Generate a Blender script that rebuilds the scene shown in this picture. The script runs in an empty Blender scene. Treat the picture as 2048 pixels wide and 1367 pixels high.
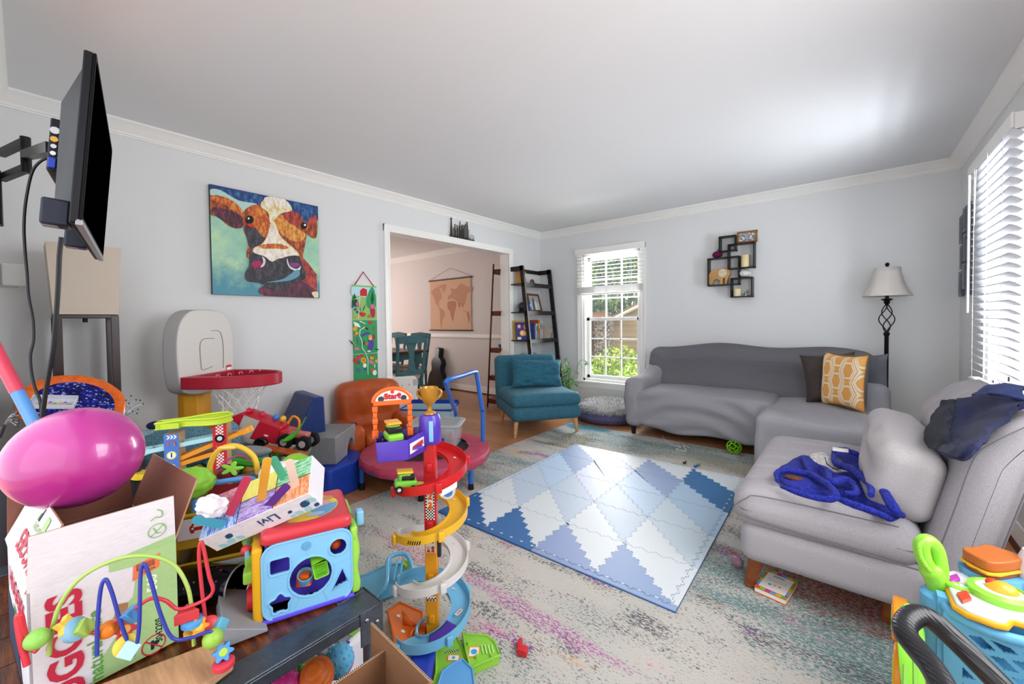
import bpy, math, random
from mathutils import Vector as V, Matrix, Euler, noise as NZ
from math import sin, cos, pi, radians as R, sqrt, hypot, atan2, tan
random.seed(7)
SC = bpy.context.scene
COL = SC.collection

# ---------------------------------------------------------------- camera
CAMZ = 1.18
FPX, CXP, CYP = 812.657, 1024.0, 660.37
YAW, PITCH, ROLL = R(-39.9245), R(-1.3018), R(-0.6563)
cf = V((sin(YAW)*cos(PITCH), cos(YAW)*cos(PITCH), sin(PITCH)))
_r = V((cos(YAW), -sin(YAW), 0)); _u = _r.cross(cf)
cr = cos(ROLL)*_r + sin(ROLL)*_u
cu = -sin(ROLL)*_r + cos(ROLL)*_u
cam = bpy.data.cameras.new('camera'); cam_o = bpy.data.objects.new('camera', cam); COL.objects.link(cam_o)
cam.sensor_width = 36; cam.lens = FPX/2048*36; cam.shift_y = -(683.5-CYP)/2048
cam.clip_start = .02; cam.clip_end = 200
cam_o.matrix_world = Matrix(((cr.x, cu.x, -cf.x, 0), (cr.y, cu.y, -cf.y, 0), (cr.z, cu.z, -cf.z, CAMZ), (0, 0, 0, 1)))
SC.camera = cam_o

# ---------------------------------------------------------------- view, world, daylight, added fill lamps
SC.view_settings.view_transform = 'Standard'; SC.view_settings.look = 'None'
SC.view_settings.exposure = 0.45; SC.view_settings.gamma = 1.0
SC.view_settings.use_curve_mapping = False
W = bpy.data.worlds.new('sky'); SC.world = W; W.use_nodes = True
W.node_tree.nodes['Background'].inputs[0].default_value = (.90, .95, 1.0, 1)
W.node_tree.nodes['Background'].inputs[1].default_value = 1.45
try:
    SC.cycles.max_bounces = 8; SC.cycles.diffuse_bounces = 5; SC.cycles.glossy_bounces = 3
    SC.cycles.transparent_max_bounces = 12; SC.cycles.sample_clamp_indirect = 6
    SC.cycles.use_denoising = True; SC.cycles.caustics_reflective = False; SC.cycles.caustics_refractive = False
except Exception: pass
def area(name, loc, direction, sx, sy, power, color=(1, 1, 1), spread=pi):
    l = bpy.data.lights.new(name, 'AREA'); l.shape = 'RECTANGLE'; l.size = sx; l.size_y = sy
    l.energy = power; l.color = color; l.spread = spread
    o = bpy.data.objects.new(name, l); COL.objects.link(o)
    o.location = loc; o.rotation_euler = V(direction).to_track_quat('-Z', 'Y').to_euler()
    return o
sun = bpy.data.lights.new('sun', 'SUN'); sun.energy = 4.0; sun.angle = R(1); sun.color = (1, .95, .85)
sun_o = bpy.data.objects.new('sun', sun); COL.objects.link(sun_o)
sun_o.rotation_euler = V((1, 0.02, -1.25)).to_track_quat('-Z', 'Y').to_euler()
area('daylight_side_window', (1.25, 3.5, 1.45), (-1, -.1, -.06), 1.2, 1.5, 160, (.90, .95, 1))
area('daylight_near_side_window', (.80, 1.3, 1.5), (-1, .1, -.55), 1.1, 1.3, 34, (.97, .98, 1))
area('daylight_back_window', (-2.45, 5.60, 1.35), (0.1, -1, -.08), 1.1, 1.8, 110, (.98, .99, 1))
area('fill_foyer', (-.4, -1.6, 1.5), (-.25, 1, -.10), 2.6, 1.9, 15, (.97, .99, 1))  # unseen fill lamp behind the camera, added to brighten the near side
area('fill_dining', (-7.9, 3.0, 1.5), (1, 0, 0), 1.8, 1.5, 26, (1, .88, .84))  # added warm fill for the dining room, no window seen there

# ---------------------------------------------------------------- pixels of the survey -> points in the room
def ray(x, y): return cf + cr*((x-CXP)/FPX) - cu*((y-CYP)/FPX)
def on(x, y, ax, val):
    d = ray(x, y); o = V((0, 0, CAMZ)); i = 'xyz'.index(ax)
    return o + d*((val-o[i])/d[i])
def dp(x, y, depth): return V((0, 0, CAMZ)) + ray(x, y)*depth

# ---------------------------------------------------------------- materials
def lin(h):
    h = h.lstrip('#'); o = []
    for i in (0, 2, 4):
        c = int(h[i:i+2], 16)/255; o.append(c/12.92 if c <= .04045 else ((c+.055)/1.055)**2.4)
    return (*o, 1)
class NT:
    def __init__(s, name):
        s.m = bpy.data.materials.new(name); s.m.use_nodes = True; s.t = s.m.node_tree; s.p = s.t.nodes['Principled BSDF']
    def n(s, typ, ins=None, **kw):
        nd = s.t.nodes.new('ShaderNode'+typ)
        for k, v in kw.items(): setattr(nd, k, v)
        for k, v in (ins or {}).items(): s.set(nd.inputs[k], v)
        return nd
    def set(s, sock, v):
        if isinstance(v, bpy.types.NodeSocket): s.t.links.new(v, sock)
        else: sock.default_value = v
    def math(s, op, a, b=0.0, c=0.0):
        nd = s.n('Math', {0: a, 1: b, 2: c}, operation=op); return nd.outputs[0]
    def mix(s, f, a, b, mode='MIX'):
        nd = s.n('Mix', data_type='RGBA', blend_type=mode); s.set(nd.inputs[0], f); s.set(nd.inputs[6], a); s.set(nd.inputs[7], b); return nd.outputs[2]
    def ramp(s, f, stops, interp='LINEAR'):
        nd = s.n('ValToRGB', {0: f}); nd.color_ramp.interpolation = interp; el = nd.color_ramp.elements
        while len(el) < len(stops): el.new(.5)
        for e, (p, c) in zip(el, stops): e.position = p; e.color = c if len(c) == 4 else (*c, 1)
        return nd.outputs[0]
    def obj(s, scale=(1, 1, 1), loc=(0, 0, 0), rot=(0, 0, 0)):
        tc = s.n('TexCoord'); return s.n('Mapping', {0: tc.outputs['Object'], 1: loc, 2: rot, 3: scale}).outputs[0]
    def noise(s, vec, scale, detail=2, rough=.5): return s.n('TexNoise', {'Vector': vec, 'Scale': scale, 'Detail': detail, 'Roughness': rough}).outputs[0]
    def bump(s, h, strength, dist=.01):
        b = s.n('Bump', {'Height': h, 'Strength': strength, 'Distance': dist}); s.t.links.new(b.outputs[0], s.p.inputs['Normal'])
    def out(s, color=None, rough=None, metal=None):
        if color is not None: s.set(s.p.inputs['Base Color'], color)
        if rough is not None: s.set(s.p.inputs['Roughness'], rough)
        if metal is not None: s.set(s.p.inputs['Metallic'], metal)
        return s.m
MATS = {}
def M(hx, r=.5, m=0., kind=None, sc=1., st=1.):
    key = (hx, r, m, kind, sc, st)
    if key in MATS: return MATS[key]
    t = NT((kind or 'plain')+'_'+hx.strip('#')); col = lin(hx)
    if m == 0: t.p.inputs['Specular IOR Level'].default_value = .5 if r < .34 else (.32 if r < .6 else .15)
    if kind == 'cloth':
        v = t.obj((1, 1, 1)); a = t.noise(v, 420*sc, 2, .7); b = t.noise(v, 40*sc, 3)
        t.bump(a, .35*st, .003)
        f = t.math('ADD', t.math('MULTIPLY', a, .6), t.math('MULTIPLY', b, .4))
        d = tuple(c*.72 for c in col[:3])+(1,)
        l = tuple(min(1, c*1.18) for c in col[:3])+(1,)
        col = t.ramp(f, [(.35, d), (.62, l)]); t.p.inputs['Sheen Weight'].default_value = .04
    elif kind == 'tweed':
        v = t.obj(); a = t.noise(v, 900*sc, 2, .8); b = t.noise(t.obj((1, 1, 1)), 340*sc, 2)
        t.bump(a, .4*st, .002)
        f = t.math('ADD', t.math('MULTIPLY', a, .7), t.math('MULTIPLY', b, .3))
        d = tuple(c*.45 for c in col[:3])+(1,)
        col = t.ramp(f, [(.30, d), (.46, lin(hx)), (.62, tuple(min(1, c*1.2) for c in col[:3])+(1,))]); t.p.inputs['Sheen Weight'].default_value = .05
    elif kind == 'waffle':
        v = t.obj(); wx = t.n('TexWave', {'Vector': v, 'Scale': 42*sc}, bands_direction='X').outputs[1]
        wz = t.n('TexWave', {'Vector': v, 'Scale': 42*sc}, bands_direction='Z').outputs[1]
        wy = t.n('TexWave', {'Vector': v, 'Scale': 42*sc}, bands_direction='Y').outputs[1]
        h = t.math('ADD', t.math('ADD', wx, wz), wy); t.bump(h, .16*st, .003); big_ = t.noise(v, 3.0, 2)
        col = t.ramp(t.math('ADD', t.math('MULTIPLY', t.math('DIVIDE', h, 3.0), .5), t.math('MULTIPLY', big_, .5)), [(.2, tuple(c*.88 for c in col[:3])+(1,)), (.8, lin(hx))])
    elif kind == 'leather':
        v = t.obj(); a = t.noise(v, 9*sc, 4, .6); b = t.n('TexVoronoi', {'Vector': v, 'Scale': 260*sc}).outputs[0]
        t.bump(t.math('ADD', t.math('MULTIPLY', a, 1.2), t.math('MULTIPLY', b, .12)), .35*st, .02)
        col = t.ramp(a, [(.3, tuple(c*.8 for c in col[:3])+(1,)), (.7, col)])
    elif kind == 'wood':
        v = t.obj((1, 1, 1)); g = t.noise(t.obj((2.5*sc, 22*sc, 22*sc)), 3, 5, .6)
        col = t.ramp(g, [(.3, tuple(c*.6 for c in col[:3])+(1,)), (.65, col)]); t.bump(g, .15*st, .002)
    elif kind == 'plaster':
        a = t.noise(t.obj(), 180, 3); t.bump(a, .05, .002)
    elif kind == 'fuzz':
        v = t.obj(); a = t.noise(v, 130*sc, 3, .7); t.bump(a, 1.0*st, .012)
        col = t.ramp(a, [(.35, tuple(c*.45 for c in col[:3])+(1,)), (.6, col)]); t.p.inputs['Sheen Weight'].default_value = .04
    elif kind == 'card':
        a = t.noise(t.obj((1, 1, 8)), 60, 3); t.bump(a, .08, .002)
        col = t.ramp(a, [(.3, tuple(c*.88 for c in col[:3])+(1,)), (.7, col)])
    elif kind == 'brushed':
        a = t.noise(t.obj(), 14, 4, .7); b = t.noise(t.obj(), 160, 2)
        col = t.ramp(t.math('ADD', t.math('MULTIPLY', a, .7), t.math('MULTIPLY', b, .3)), [(.3, tuple(c*.6 for c in col[:3])+(1,)), (.7, tuple(min(1, c*1.3) for c in col[:3])+(1,))])
    t.out(col, r, m); MATS[key] = t.m
    return t.m
def GL(hx='#ffffff', a=.12, r=.05):       # clear sheet: mostly see-through, a little gloss
    key = ('gl', hx, a, r)
    if key in MATS: return MATS[key]
    t = NT('clear_'+hx.strip('#')); tr = t.n('BsdfTransparent'); mx = t.n('MixShader', {0: a})
    t.out(lin(hx), r); t.t.links.new(tr.outputs[0], mx.inputs[1]); t.t.links.new(t.p.outputs[0], mx.inputs[2])
    t.t.links.new(mx.outputs[0], t.t.nodes['Material Output'].inputs[0]); MATS[key] = t.m
    return t.m

# ---------------------------------------------------------------- mesh building
def mrot(rx=0, ry=0, rz=0): return Euler((R(rx), R(ry), R(rz))).to_matrix().to_4x4()
def frame(o, x, y, z):
    return Matrix(((x[0], y[0], z[0], o[0]), (x[1], y[1], z[1], o[1]), (x[2], y[2], z[2], o[2]), (0, 0, 0, 1)))
def crom(pts, n=8, closed=False):
    P = [V(p) for p in pts]; out = []; m = len(P)
    for i in range(m if closed else m-1):
        g = (lambda k: P[k % m]) if closed else (lambda k: P[max(0, min(m-1, k))])
        p0, p1, p2, p3 = g(i-1), g(i), g(i+1), g(i+2)
        for k in range(n):
            t = k/n; out.append(.5*((2*p1)+(p2-p0)*t+(2*p0-5*p1+4*p2-p3)*t*t+(3*p1-p0-3*p2+p3)*t**3))
    if not closed: out.append(P[-1])
    return out
class B:
    def __init__(s, m=None, T=None): s.v = []; s.f = []; s.mi = []; s.ms = []; s.k = 0; s.T = T or Matrix(); s.fn = None; s.m(m)
    def m(s, mt):
        if mt is None: return s
        if mt not in s.ms: s.ms.append(mt)
        s.k = s.ms.index(mt); return s
    def add(s, vs, fs, T=None):
        b = len(s.v); T = s.T @ T if T is not None else s.T
        for p in vs:
            p = T @ V(p); s.v.append(s.fn(p) if s.fn else p)
        for f in fs: s.f.append([b+i for i in f]); s.mi.append(s.k)
        return s
    def box(s, c, z, T=None):
        x, y, w = z[0]/2, z[1]/2, z[2]/2
        vs = [(c[0]+a*x, c[1]+b*y, c[2]+d*w) for a in (-1, 1) for b in (-1, 1) for d in (-1, 1)]
        return s.add(vs, [(0, 1, 3, 2), (4, 6, 7, 5), (0, 4, 5, 1), (2, 3, 7, 6), (0, 2, 6, 4), (1, 5, 7, 3)], T)
    def b2(s, a, b, T=None): return s.box([(a[i]+b[i])/2 for i in range(3)], [abs(b[i]-a[i]) for i in range(3)], T)
    def rbox(s, c, z, r=.01, k=1, T=None, fn=None, e=3):
        h = [q/2 for q in z]; r = min(r, *[q*.999 for q in h])
        ks = k if isinstance(k, (tuple, list)) else (k, k, k)
        def co(hh, kk):
            ed = [-hh+r*i/e for i in range(e)]; mid = [(-hh+r)+(2*hh-2*r)*i/kk for i in range(kk+1)]
            return ed+mid+[-q for q in reversed(ed)]
        cs = [co(h[i], ks[i]) for i in range(3)]; idx = {}; vs = []; fs = []
        def vert(p):
            key = tuple(round(q, 6) for q in p)
            if key in idx: return idx[key]
            q = [max(-(h[i]-r), min(h[i]-r, p[i])) for i in range(3)]; d = V([p[i]-q[i] for i in range(3)])
            if d.length > 1e-9: d = d.normalized()*r
            w = V(q)+d
            if fn: w = V(fn(w))
            idx[key] = len(vs); vs.append((w[0]+c[0], w[1]+c[1], w[2]+c[2])); return idx[key]
        for ax in range(3):
            u, v_ = (ax+1) % 3, (ax+2) % 3
            for sg in (-1, 1):
                for i in range(len(cs[u])-1):
                    for j in range(len(cs[v_])-1):
                        q = []
                        for (a, b) in ((i, j), (i+1, j), (i+1, j+1), (i, j+1)):
                            p = [0, 0, 0]; p[ax] = sg*h[ax]; p[u] = cs[u][a]; p[v_] = cs[v_][b]; q.append(vert(p))
                        if sg < 0: q.reverse()
                        if len(set(q)) > 2: fs.append(q)
        return s.add(vs, fs, T)
    def cyl(s, a, b, r0, r1=None, n=16, cap=True, T=None):
        a, b = V(a), V(b); r1 = r0 if r1 is None else r1; d = (b-a).normalized()
        x = d.orthogonal().normalized(); y = d.cross(x); vs = []; fs = []
        for (p, r) in ((a, r0), (b, r1)):
            for i in range(n): t = 2*pi*i/n; vs.append(p+x*(r*cos(t))+y*(r*sin(t)))
        for i in range(n): fs.append((i, (i+1) % n, n+(i+1) % n, n+i))
        if cap: fs.append(tuple(reversed(range(n)))); fs.append(tuple(range(n, 2*n)))
        return s.add(vs, fs, T)
    def tube(s, pts, r, n=8, closed=False, cap=True, T=None, flat=None):
        P = [V(p) for p in pts]; m = len(P); vs = []; fs = []; pu = None
        for i in range(m):
            t = (P[(i+1) % m]-P[i-1]) if closed else (P[min(m-1, i+1)]-P[max(0, i-1)])
            t = t.normalized() if t.length > 1e-9 else V((0, 0, 1))
            x = t.orthogonal().normalized() if pu is None else (pu-t*pu.dot(t)).normalized()
            pu = x; y = t.cross(x); rr = r[i] if isinstance(r, (list, tuple)) else r
            for k in range(n): a = 2*pi*k/n; vs.append(P[i]+x*(rr*cos(a))+y*(rr*sin(a)*(flat or 1)))
        for i in range(m if closed else m-1):
            j = (i+1) % m
            for k in range(n): l = (k+1) % n; fs.append((i*n+k, i*n+l, j*n+l, j*n+k))
        if cap and not closed: fs.append(tuple(reversed(range(n)))); fs.append(tuple(range((m-1)*n, m*n)))
        return s.add(vs, fs, T)
    def lathe(s, prof, n=24, T=None, c=(0, 0, 0), wob=None):
        vs = []; fs = []; m = len(prof)
        for (r, z) in prof:
            for i in range(n):
                t = 2*pi*i/n; rr = r*(wob(t, z) if wob else 1); vs.append((c[0]+rr*cos(t), c[1]+rr*sin(t), c[2]+z))
        for j in range(m-1):
            for i in range(n): k = (i+1) % n; fs.append((j*n+i, j*n+k, (j+1)*n+k, (j+1)*n+i))
        if prof[0][0] > 1e-5: fs.append(tuple(reversed(range(n))))
        if prof[-1][0] > 1e-5: fs.append(tuple(range((m-1)*n, m*n)))
        return s.add(vs, fs, T)
    def ell(s, c, rad, nu=20, nv=12, T=None, fn=None):
        prof = [(sin(pi*j/nv), -cos(pi*j/nv)) for j in range(nv+1)]; vs = []; fs = []
        for (r, z) in prof:
            for i in range(nu):
                t = 2*pi*i/nu; p = V((r*cos(t), r*sin(t), z))
                if fn: p = V(fn(p))
                vs.append((c[0]+p.x*rad[0], c[1]+p.y*rad[1], c[2]+p.z*rad[2]))
        for j in range(nv):
            for i in range(nu): k = (i+1) % nu; fs.append((j*nu+i, j*nu+k, (j+1)*nu+k, (j+1)*nu+i))
        return s.add(vs, fs, T)
    def prism(s, o, z0, z1, T=None):
        n = len(o); vs = [(p[0], p[1], z0) for p in o]+[(p[0], p[1], z1) for p in o]
        A = sum(o[i][0]*o[(i+1) % n][1]-o[(i+1) % n][0]*o[i][1] for i in range(n))
        fs = [tuple(reversed(range(n))), tuple(range(n, 2*n))]+[(i, (i+1) % n, n+(i+1) % n, n+i) for i in range(n)]
        if A < 0: fs = [tuple(reversed(f)) for f in fs]
        return s.add(vs, fs, T)
    def poly(s, pts, T=None): return s.add(pts, [tuple(range(len(pts)))], T)
    def grid(s, fn, nu, nv, T=None, cu=False, cv=False):
        vs = [fn(i/nu, j/nv) for j in range(nv+(0 if cv else 1)) for i in range(nu+(0 if cu else 1))]
        w = nu+(0 if cu else 1); hh = nv+(0 if cv else 1)
        fs = [(j*w+i, j*w+(i+1) % w, ((j+1) % hh)*w+(i+1) % w, ((j+1) % hh)*w+i) for j in range(nv) for i in range(nu)]
        return s.add(vs, fs, T)
    def pillow(s, w, h, t, n=18, T=None, wr=.0, seed=0, p=4):
        vs = []; fs = []; N = n+1
        for sg in (1, -1):
            for j in range(N):
                for i in range(N):
                    a = -1+2*i/n; b = -1+2*j/n; e = (1-abs(a)**p)*(1-abs(b)**p)
                    ins = 1-.10*(1-abs(b)**2)*abs(a)**3; ins2 = 1-.10*(1-abs(a)**2)*abs(b)**3
                    q = V((a*w/2*ins, b*h/2*ins2, 0)); d = NZ.noise(V((a*2.2+seed, b*2.2, sg*3)))+.5*NZ.noise(V((a*5, b*5+seed, sg)))
                    vs.append((q.x, q.y, sg*(t/2*max(e, 0)**.45+wr*d*max(e, 0)**.3)))
        for g in (0, 1):
            for j in range(n):
                for i in range(n):
                    f = [g*N*N+j*N+i, g*N*N+j*N+i+1, g*N*N+(j+1)*N+i+1, g*N*N+(j+1)*N+i]
                    fs.append(f if g == 0 else f[::-1])
        return s.add(vs, fs, T)
    def torus(s, c, R0, r, n=32, k=8, T=None):
        return s.tube([(c[0]+R0*cos(2*pi*i/n), c[1]+R0*sin(2*pi*i/n), c[2]) for i in range(n)], r, k, closed=True, T=T)
    def build(s, name, parent=None, smooth=45, bevel=0, sub=0, solid=0, bseg=2):
        me = bpy.data.meshes.new(name); me.from_pydata([tuple(p) for p in s.v], [], s.f)
        for mt in s.ms: me.materials.append(mt)
        me.polygons.foreach_set('material_index', s.mi)
        me.validate()
        if smooth: me.shade_smooth(); me.set_sharp_from_angle(angle=R(smooth))
        me.update(); o = bpy.data.objects.new(name, me); COL.objects.link(o)
        if parent is not None: o.parent = parent
        if solid: md = o.modifiers.new('solid', 'SOLIDIFY'); md.thickness = solid; md.offset = 0
        if bevel:
            md = o.modifiers.new('bevel', 'BEVEL'); md.width = bevel; md.segments = bseg; md.limit_method = 'ANGLE'; md.angle_limit = R(35)
        if sub: md = o.modifiers.new('sub', 'SUBSURF'); md.levels = md.render_levels = sub
        return o
def tag(o, label, cat=None, group=None, kind=None):
    if label: o['label'] = label
    if cat: o['category'] = cat
    if group: o['group'] = group
    if kind: o['kind'] = kind
    return o
def thing(name, label, cat, loc=(0, 0, 0), rz=0, group=None, rot=None, T=None):
    o = bpy.data.objects.new(name, None); COL.objects.link(o); o.empty_display_size = .05
    if T is not None: o.matrix_world = T
    else:
        o.location = loc; o.rotation_euler = tuple(R(a) for a in rot) if rot else (0, 0, R(rz))
    return tag(o, label, cat, group)
def struct(o): o['kind'] = 'structure'; return o
def text(s, size, T, mt, parent, ext=.0006, bold=0., name='lettering', align='CENTER'):
    c = bpy.data.curves.new(name, 'FONT'); c.body = s; c.size = size; c.extrude = ext; c.offset = bold
    c.align_x = align; c.align_y = 'CENTER'; c.resolution_u = 3; c.materials.append(mt)
    tmp = bpy.data.objects.new(name, c); COL.objects.link(tmp); bpy.context.view_layer.update()
    me = bpy.data.meshes.new_from_object(tmp.evaluated_get(bpy.context.evaluated_depsgraph_get())); bpy.data.objects.remove(tmp); bpy.data.curves.remove(c)
    me.name = name; me.transform(T)
    if not me.materials: me.materials.append(mt)
    o = bpy.data.objects.new(name, me); COL.objects.link(o)
    if parent is not None: o.parent = parent
    return o
def copy_tree(o, parent=None):
    c = o.copy(); COL.objects.link(c)
    if parent is not None: c.parent = parent
    for ch in list(o.children): copy_tree(ch, c)
    return c
def circ(r, n=20, c=(0, 0), a0=0, a1=2*pi, ry=None):
    full = abs(a1-a0-2*pi) < 1e-6
    return [(c[0]+r*cos(a0+(a1-a0)*i/(n if full else n-1)), c[1]+(ry or r)*sin(a0+(a1-a0)*i/(n if full else n-1))) for i in range(n)]
def rrect(w, h, r, n=5, c=(0, 0)):
    o = []
    for (sx, sy, a) in ((1, 1, 0), (-1, 1, pi/2), (-1, -1, pi), (1, -1, 3*pi/2)):
        for i in range(n+1): t = a+pi/2*i/n; o.append((c[0]+sx*(w/2-r)+r*cos(t), c[1]+sy*(h/2-r)+r*sin(t)))
    return o
WHITE = M('#eceae6', .45); BLACK = M('#0d0d10', .35)
# ================================================================ setting
XL, XR, YB, YN, ZC = -3.48, .665, 4.82, -.105, 2.44
WALL = M('#e0e1e1', .75, 0, 'plaster'); CEIL = M('#e6e7e8', .85, 0, 'plaster'); TRIM = M('#f1f0ec', .4)
t = NT('oak_floor'); tc = t.obj()
br = t.n('TexBrick', {'Vector': tc, 'Color1': lin('#cf9362'), 'Color2': lin('#ae7044'), 'Mortar': lin('#3a1c10'), 'Scale': 1.0, 'Mortar Size': .0012, 'Bias': -.1, 'Brick Width': 1.1, 'Row Height': .062}, offset=.37)
gr = t.noise(t.obj((1.6, 26, 1)), 3.5, 6, .65); gr2 = t.noise(t.obj((.5, 9, 1)), 2, 3)
c = t.mix(t.math('MULTIPLY', gr, .75), br.outputs[0], lin('#7d4426'), 'MIX'); c = t.mix(t.math('MULTIPLY', gr2, .5), c, lin('#d9a070'))
t.bump(t.math('ADD', br.outputs[1], t.math('MULTIPLY', gr, -.3)), .12, .002)
FLOOR = t.out(c, .28)
struct(B(FLOOR).b2((-8.3, -2.2, -.1), (1.0, 5.0, 0)).build('floor'))
struct(B(CEIL).b2((-8.3, -.3, ZC), (.9, 5.0, ZC+.1)).build('ceiling'))
b = B(WALL)
DY0, DY1, DZ = 2.304, 4.105, 2.067
b.b2((-3.61, YN-.1, 0), (XL, DY0-.02, ZC)).b2((-3.61, DY1+.02, 0), (XL, YB, ZC)).b2((-3.61, DY0-.02, DZ+.02), (XL, DY1+.02, ZC))
struct(b.build('wall_left'))
WX0, WX1, WZ0, WZ1 = -2.79, -1.985, .375, 2.05
b = B(WALL)
b.b2((-3.61, YB, 0), (WX0, YB+.15, ZC)).b2((WX1, YB, 0), (.82, YB+.15, ZC)).b2((WX0, YB, 0), (WX1, YB+.15, WZ0)).b2((WX0, YB, WZ1), (WX1, YB+.15, ZC))
struct(b.build('wall_back'))
b = B(WALL); S0, S1, SZ0, SZ1 = 3.14, 3.86, .75, 2.08; N0, N1 = .75, 1.85
b.b2((XR, -.3, 0), (XR+.15, N0, ZC)).b2((XR, N1, 0), (XR+.15, S0, ZC)).b2((XR, S1, 0), (XR+.15, YB, ZC))
for (a, c_) in ((S0, S1), (N0, N1)): b.b2((XR, a, 0), (XR+.15, c_, SZ0)).b2((XR, a, SZ1), (XR+.15, c_, ZC))
struct(b.build('wall_right'))
struct(B(WALL).b2((-3.61, YN-.12, 0), (-2.35, YN, ZC)).b2((-2.35, YN-.12, 2.15), (XR+.15, YN, ZC)).build('wall_near'))
# dining room beyond the opening
DW = M('#e3dcd8', .75, 0, 'plaster')
struct(B(DW).b2((-8.2, 4.74, 0), (-3.61, 4.9, ZC)).build('wall_dining_far'))
struct(B(DW).b2((-8.2, 1.0, 0), (-3.61, 1.12, ZC)).build('wall_dining_near'))
struct(B(DW).b2((-8.3, 1.0, 0), (-8.2, 2.0, ZC)).b2((-8.3, 4.0, 0), (-8.2, 4.9, ZC)).b2((-8.3, 2.0, 0), (-8.2, 4.0, .7)).b2((-8.3, 2.0, 2.2), (-8.2, 4.0, ZC)).build('wall_dining_side'))
def crown(p0, p1, n, name, h=.085, d=.075):    # n = direction into the room
    p0, p1, n = V(p0), V(p1), V(n); u = (p1-p0).normalized(); T = frame(p0, n, (0, 0, -1), u)
    L = (p1-p0).length
    prof = [(0, 0), (d, 0), (d, .012), (d-.01, .016), (d*.62, .034), (d*.36, h*.66), (.018, h-.022), (.018, h-.012), (.010, h-.008), (.010, h), (0, h)]
    return struct(B(TRIM).prism(prof, 0, L, T).build(name, smooth=30))
crown((XL, YN, ZC), (XL, YB, ZC), (1, 0, 0), 'trim_1'); crown((XL, YB, ZC), (XR, YB, ZC), (0, -1, 0), 'trim_2')
crown((XR, -.1, ZC), (XR, YB, ZC), (-1, 0, 0), 'trim_3'); crown((XL, YN, ZC), (XR, YN, ZC), (0, 1, 0), 'trim_4')
crown((-8.2, 4.74, ZC), (-3.61, 4.74, ZC), (0, -1, 0), 'trim_5')
def base(p0, p1, n, name, h=.11, shoe=True):
    p0, p1, n = V(p0), V(p1), V(n); u = (p1-p0).normalized(); T = frame(p0, n, (0, 0, 1), u); L = (p1-p0).length
    b = B(TRIM).prism([(0, 0), (.014, 0), (.014, h-.02), (.008, h-.008), (.008, h), (0, h)], 0, L, T)
    if shoe: b.m(M('#5a2c1a', .35)).prism([(.014, 0), (.030, 0), (.028, .010), (.014, .022)], 0, L, T)
    return struct(b.build(name, smooth=30))
base((XL, YN, 0), (XL, DY0-.07, 0), (1, 0, 0), 'baseboard_left'); base((XL, DY1+.07, 0), (XL, YB, 0), (1, 0, 0), 'baseboard_left_far')
base((XL, YB, 0), (XR, YB, 0), (0, -1, 0), 'baseboard_back'); base((XR, -.1, 0), (XR, YB, 0), (-1, 0, 0), 'baseboard_right')
base((-8.2, 4.74, 0), (-3.61, 4.74, 0), (0, -1, 0), 'baseboard_dining', .12)
struct(B(TRIM).prism([(0, 0), (.012, .004), (.024, .022), (.024, .034), (.014, .05), (.010, .072), (0, .078)], 0, 4.59, frame((-8.2, 4.74, .895), (0, -1, 0), (0, 0, 1), (1, 0, 0))).build('trim_6', smooth=30))
# cased opening
b = B(TRIM)
b.b2((-3.63, DY0-.02, 0), (XL+.004, DY0, DZ)).b2((-3.63, DY1, 0), (XL+.004, DY1+.02, DZ)).b2((-3.63, DY0-.02, DZ), (XL+.004, DY1+.02, DZ+.02))
struct(b.build('trim_7'))
def casing(name, T, w, h, cw=.068, sill=False):   # opening w x h, local x along, y up, z into the room
    b = B(TRIM)
    pr = [(0, 0), (0, .010), (cw*.25, .013), (cw*.35, .010), (cw*.75, .018), (cw, .022), (cw, 0)]
    def side(o, x, y, z, L): b.prism(pr, 0, L, T @ frame(o, x, y, z))
    side((0, 0, 0), (-1, 0, 0), (0, 0, 1), (0, 1, 0), h+cw); side((w, 0, 0), (1, 0, 0), (0, 0, 1), (0, 1, 0), h+cw)
    side((-cw, h, 0), (0, 1, 0), (0, 0, 1), (1, 0, 0), w+2*cw)
    if sill:
        b.box((w/2, -.012, .018), (w+2*cw+.05, .022, .075), T).box((w/2, -.055, .006), (w+2*cw, .064, .016), T)
    return struct(b.build(name, smooth=30))
casing('trim_8', frame((XL, DY0, 0), (0, 1, 0), (0, 0, 1), (1, 0, 0)), DY1-DY0, DZ)
casing('trim_9', frame((WX0, YB, WZ0), (1, 0, 0), (0, 0, 1), (0, -1, 0)), WX1-WX0, WZ1-WZ0, .066, True)
casing('trim_10', frame((XR, S1, SZ0), (0, -1, 0), (0, 0, 1), (-1, 0, 0)), S1-S0, SZ1-SZ0, .06, True)
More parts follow.
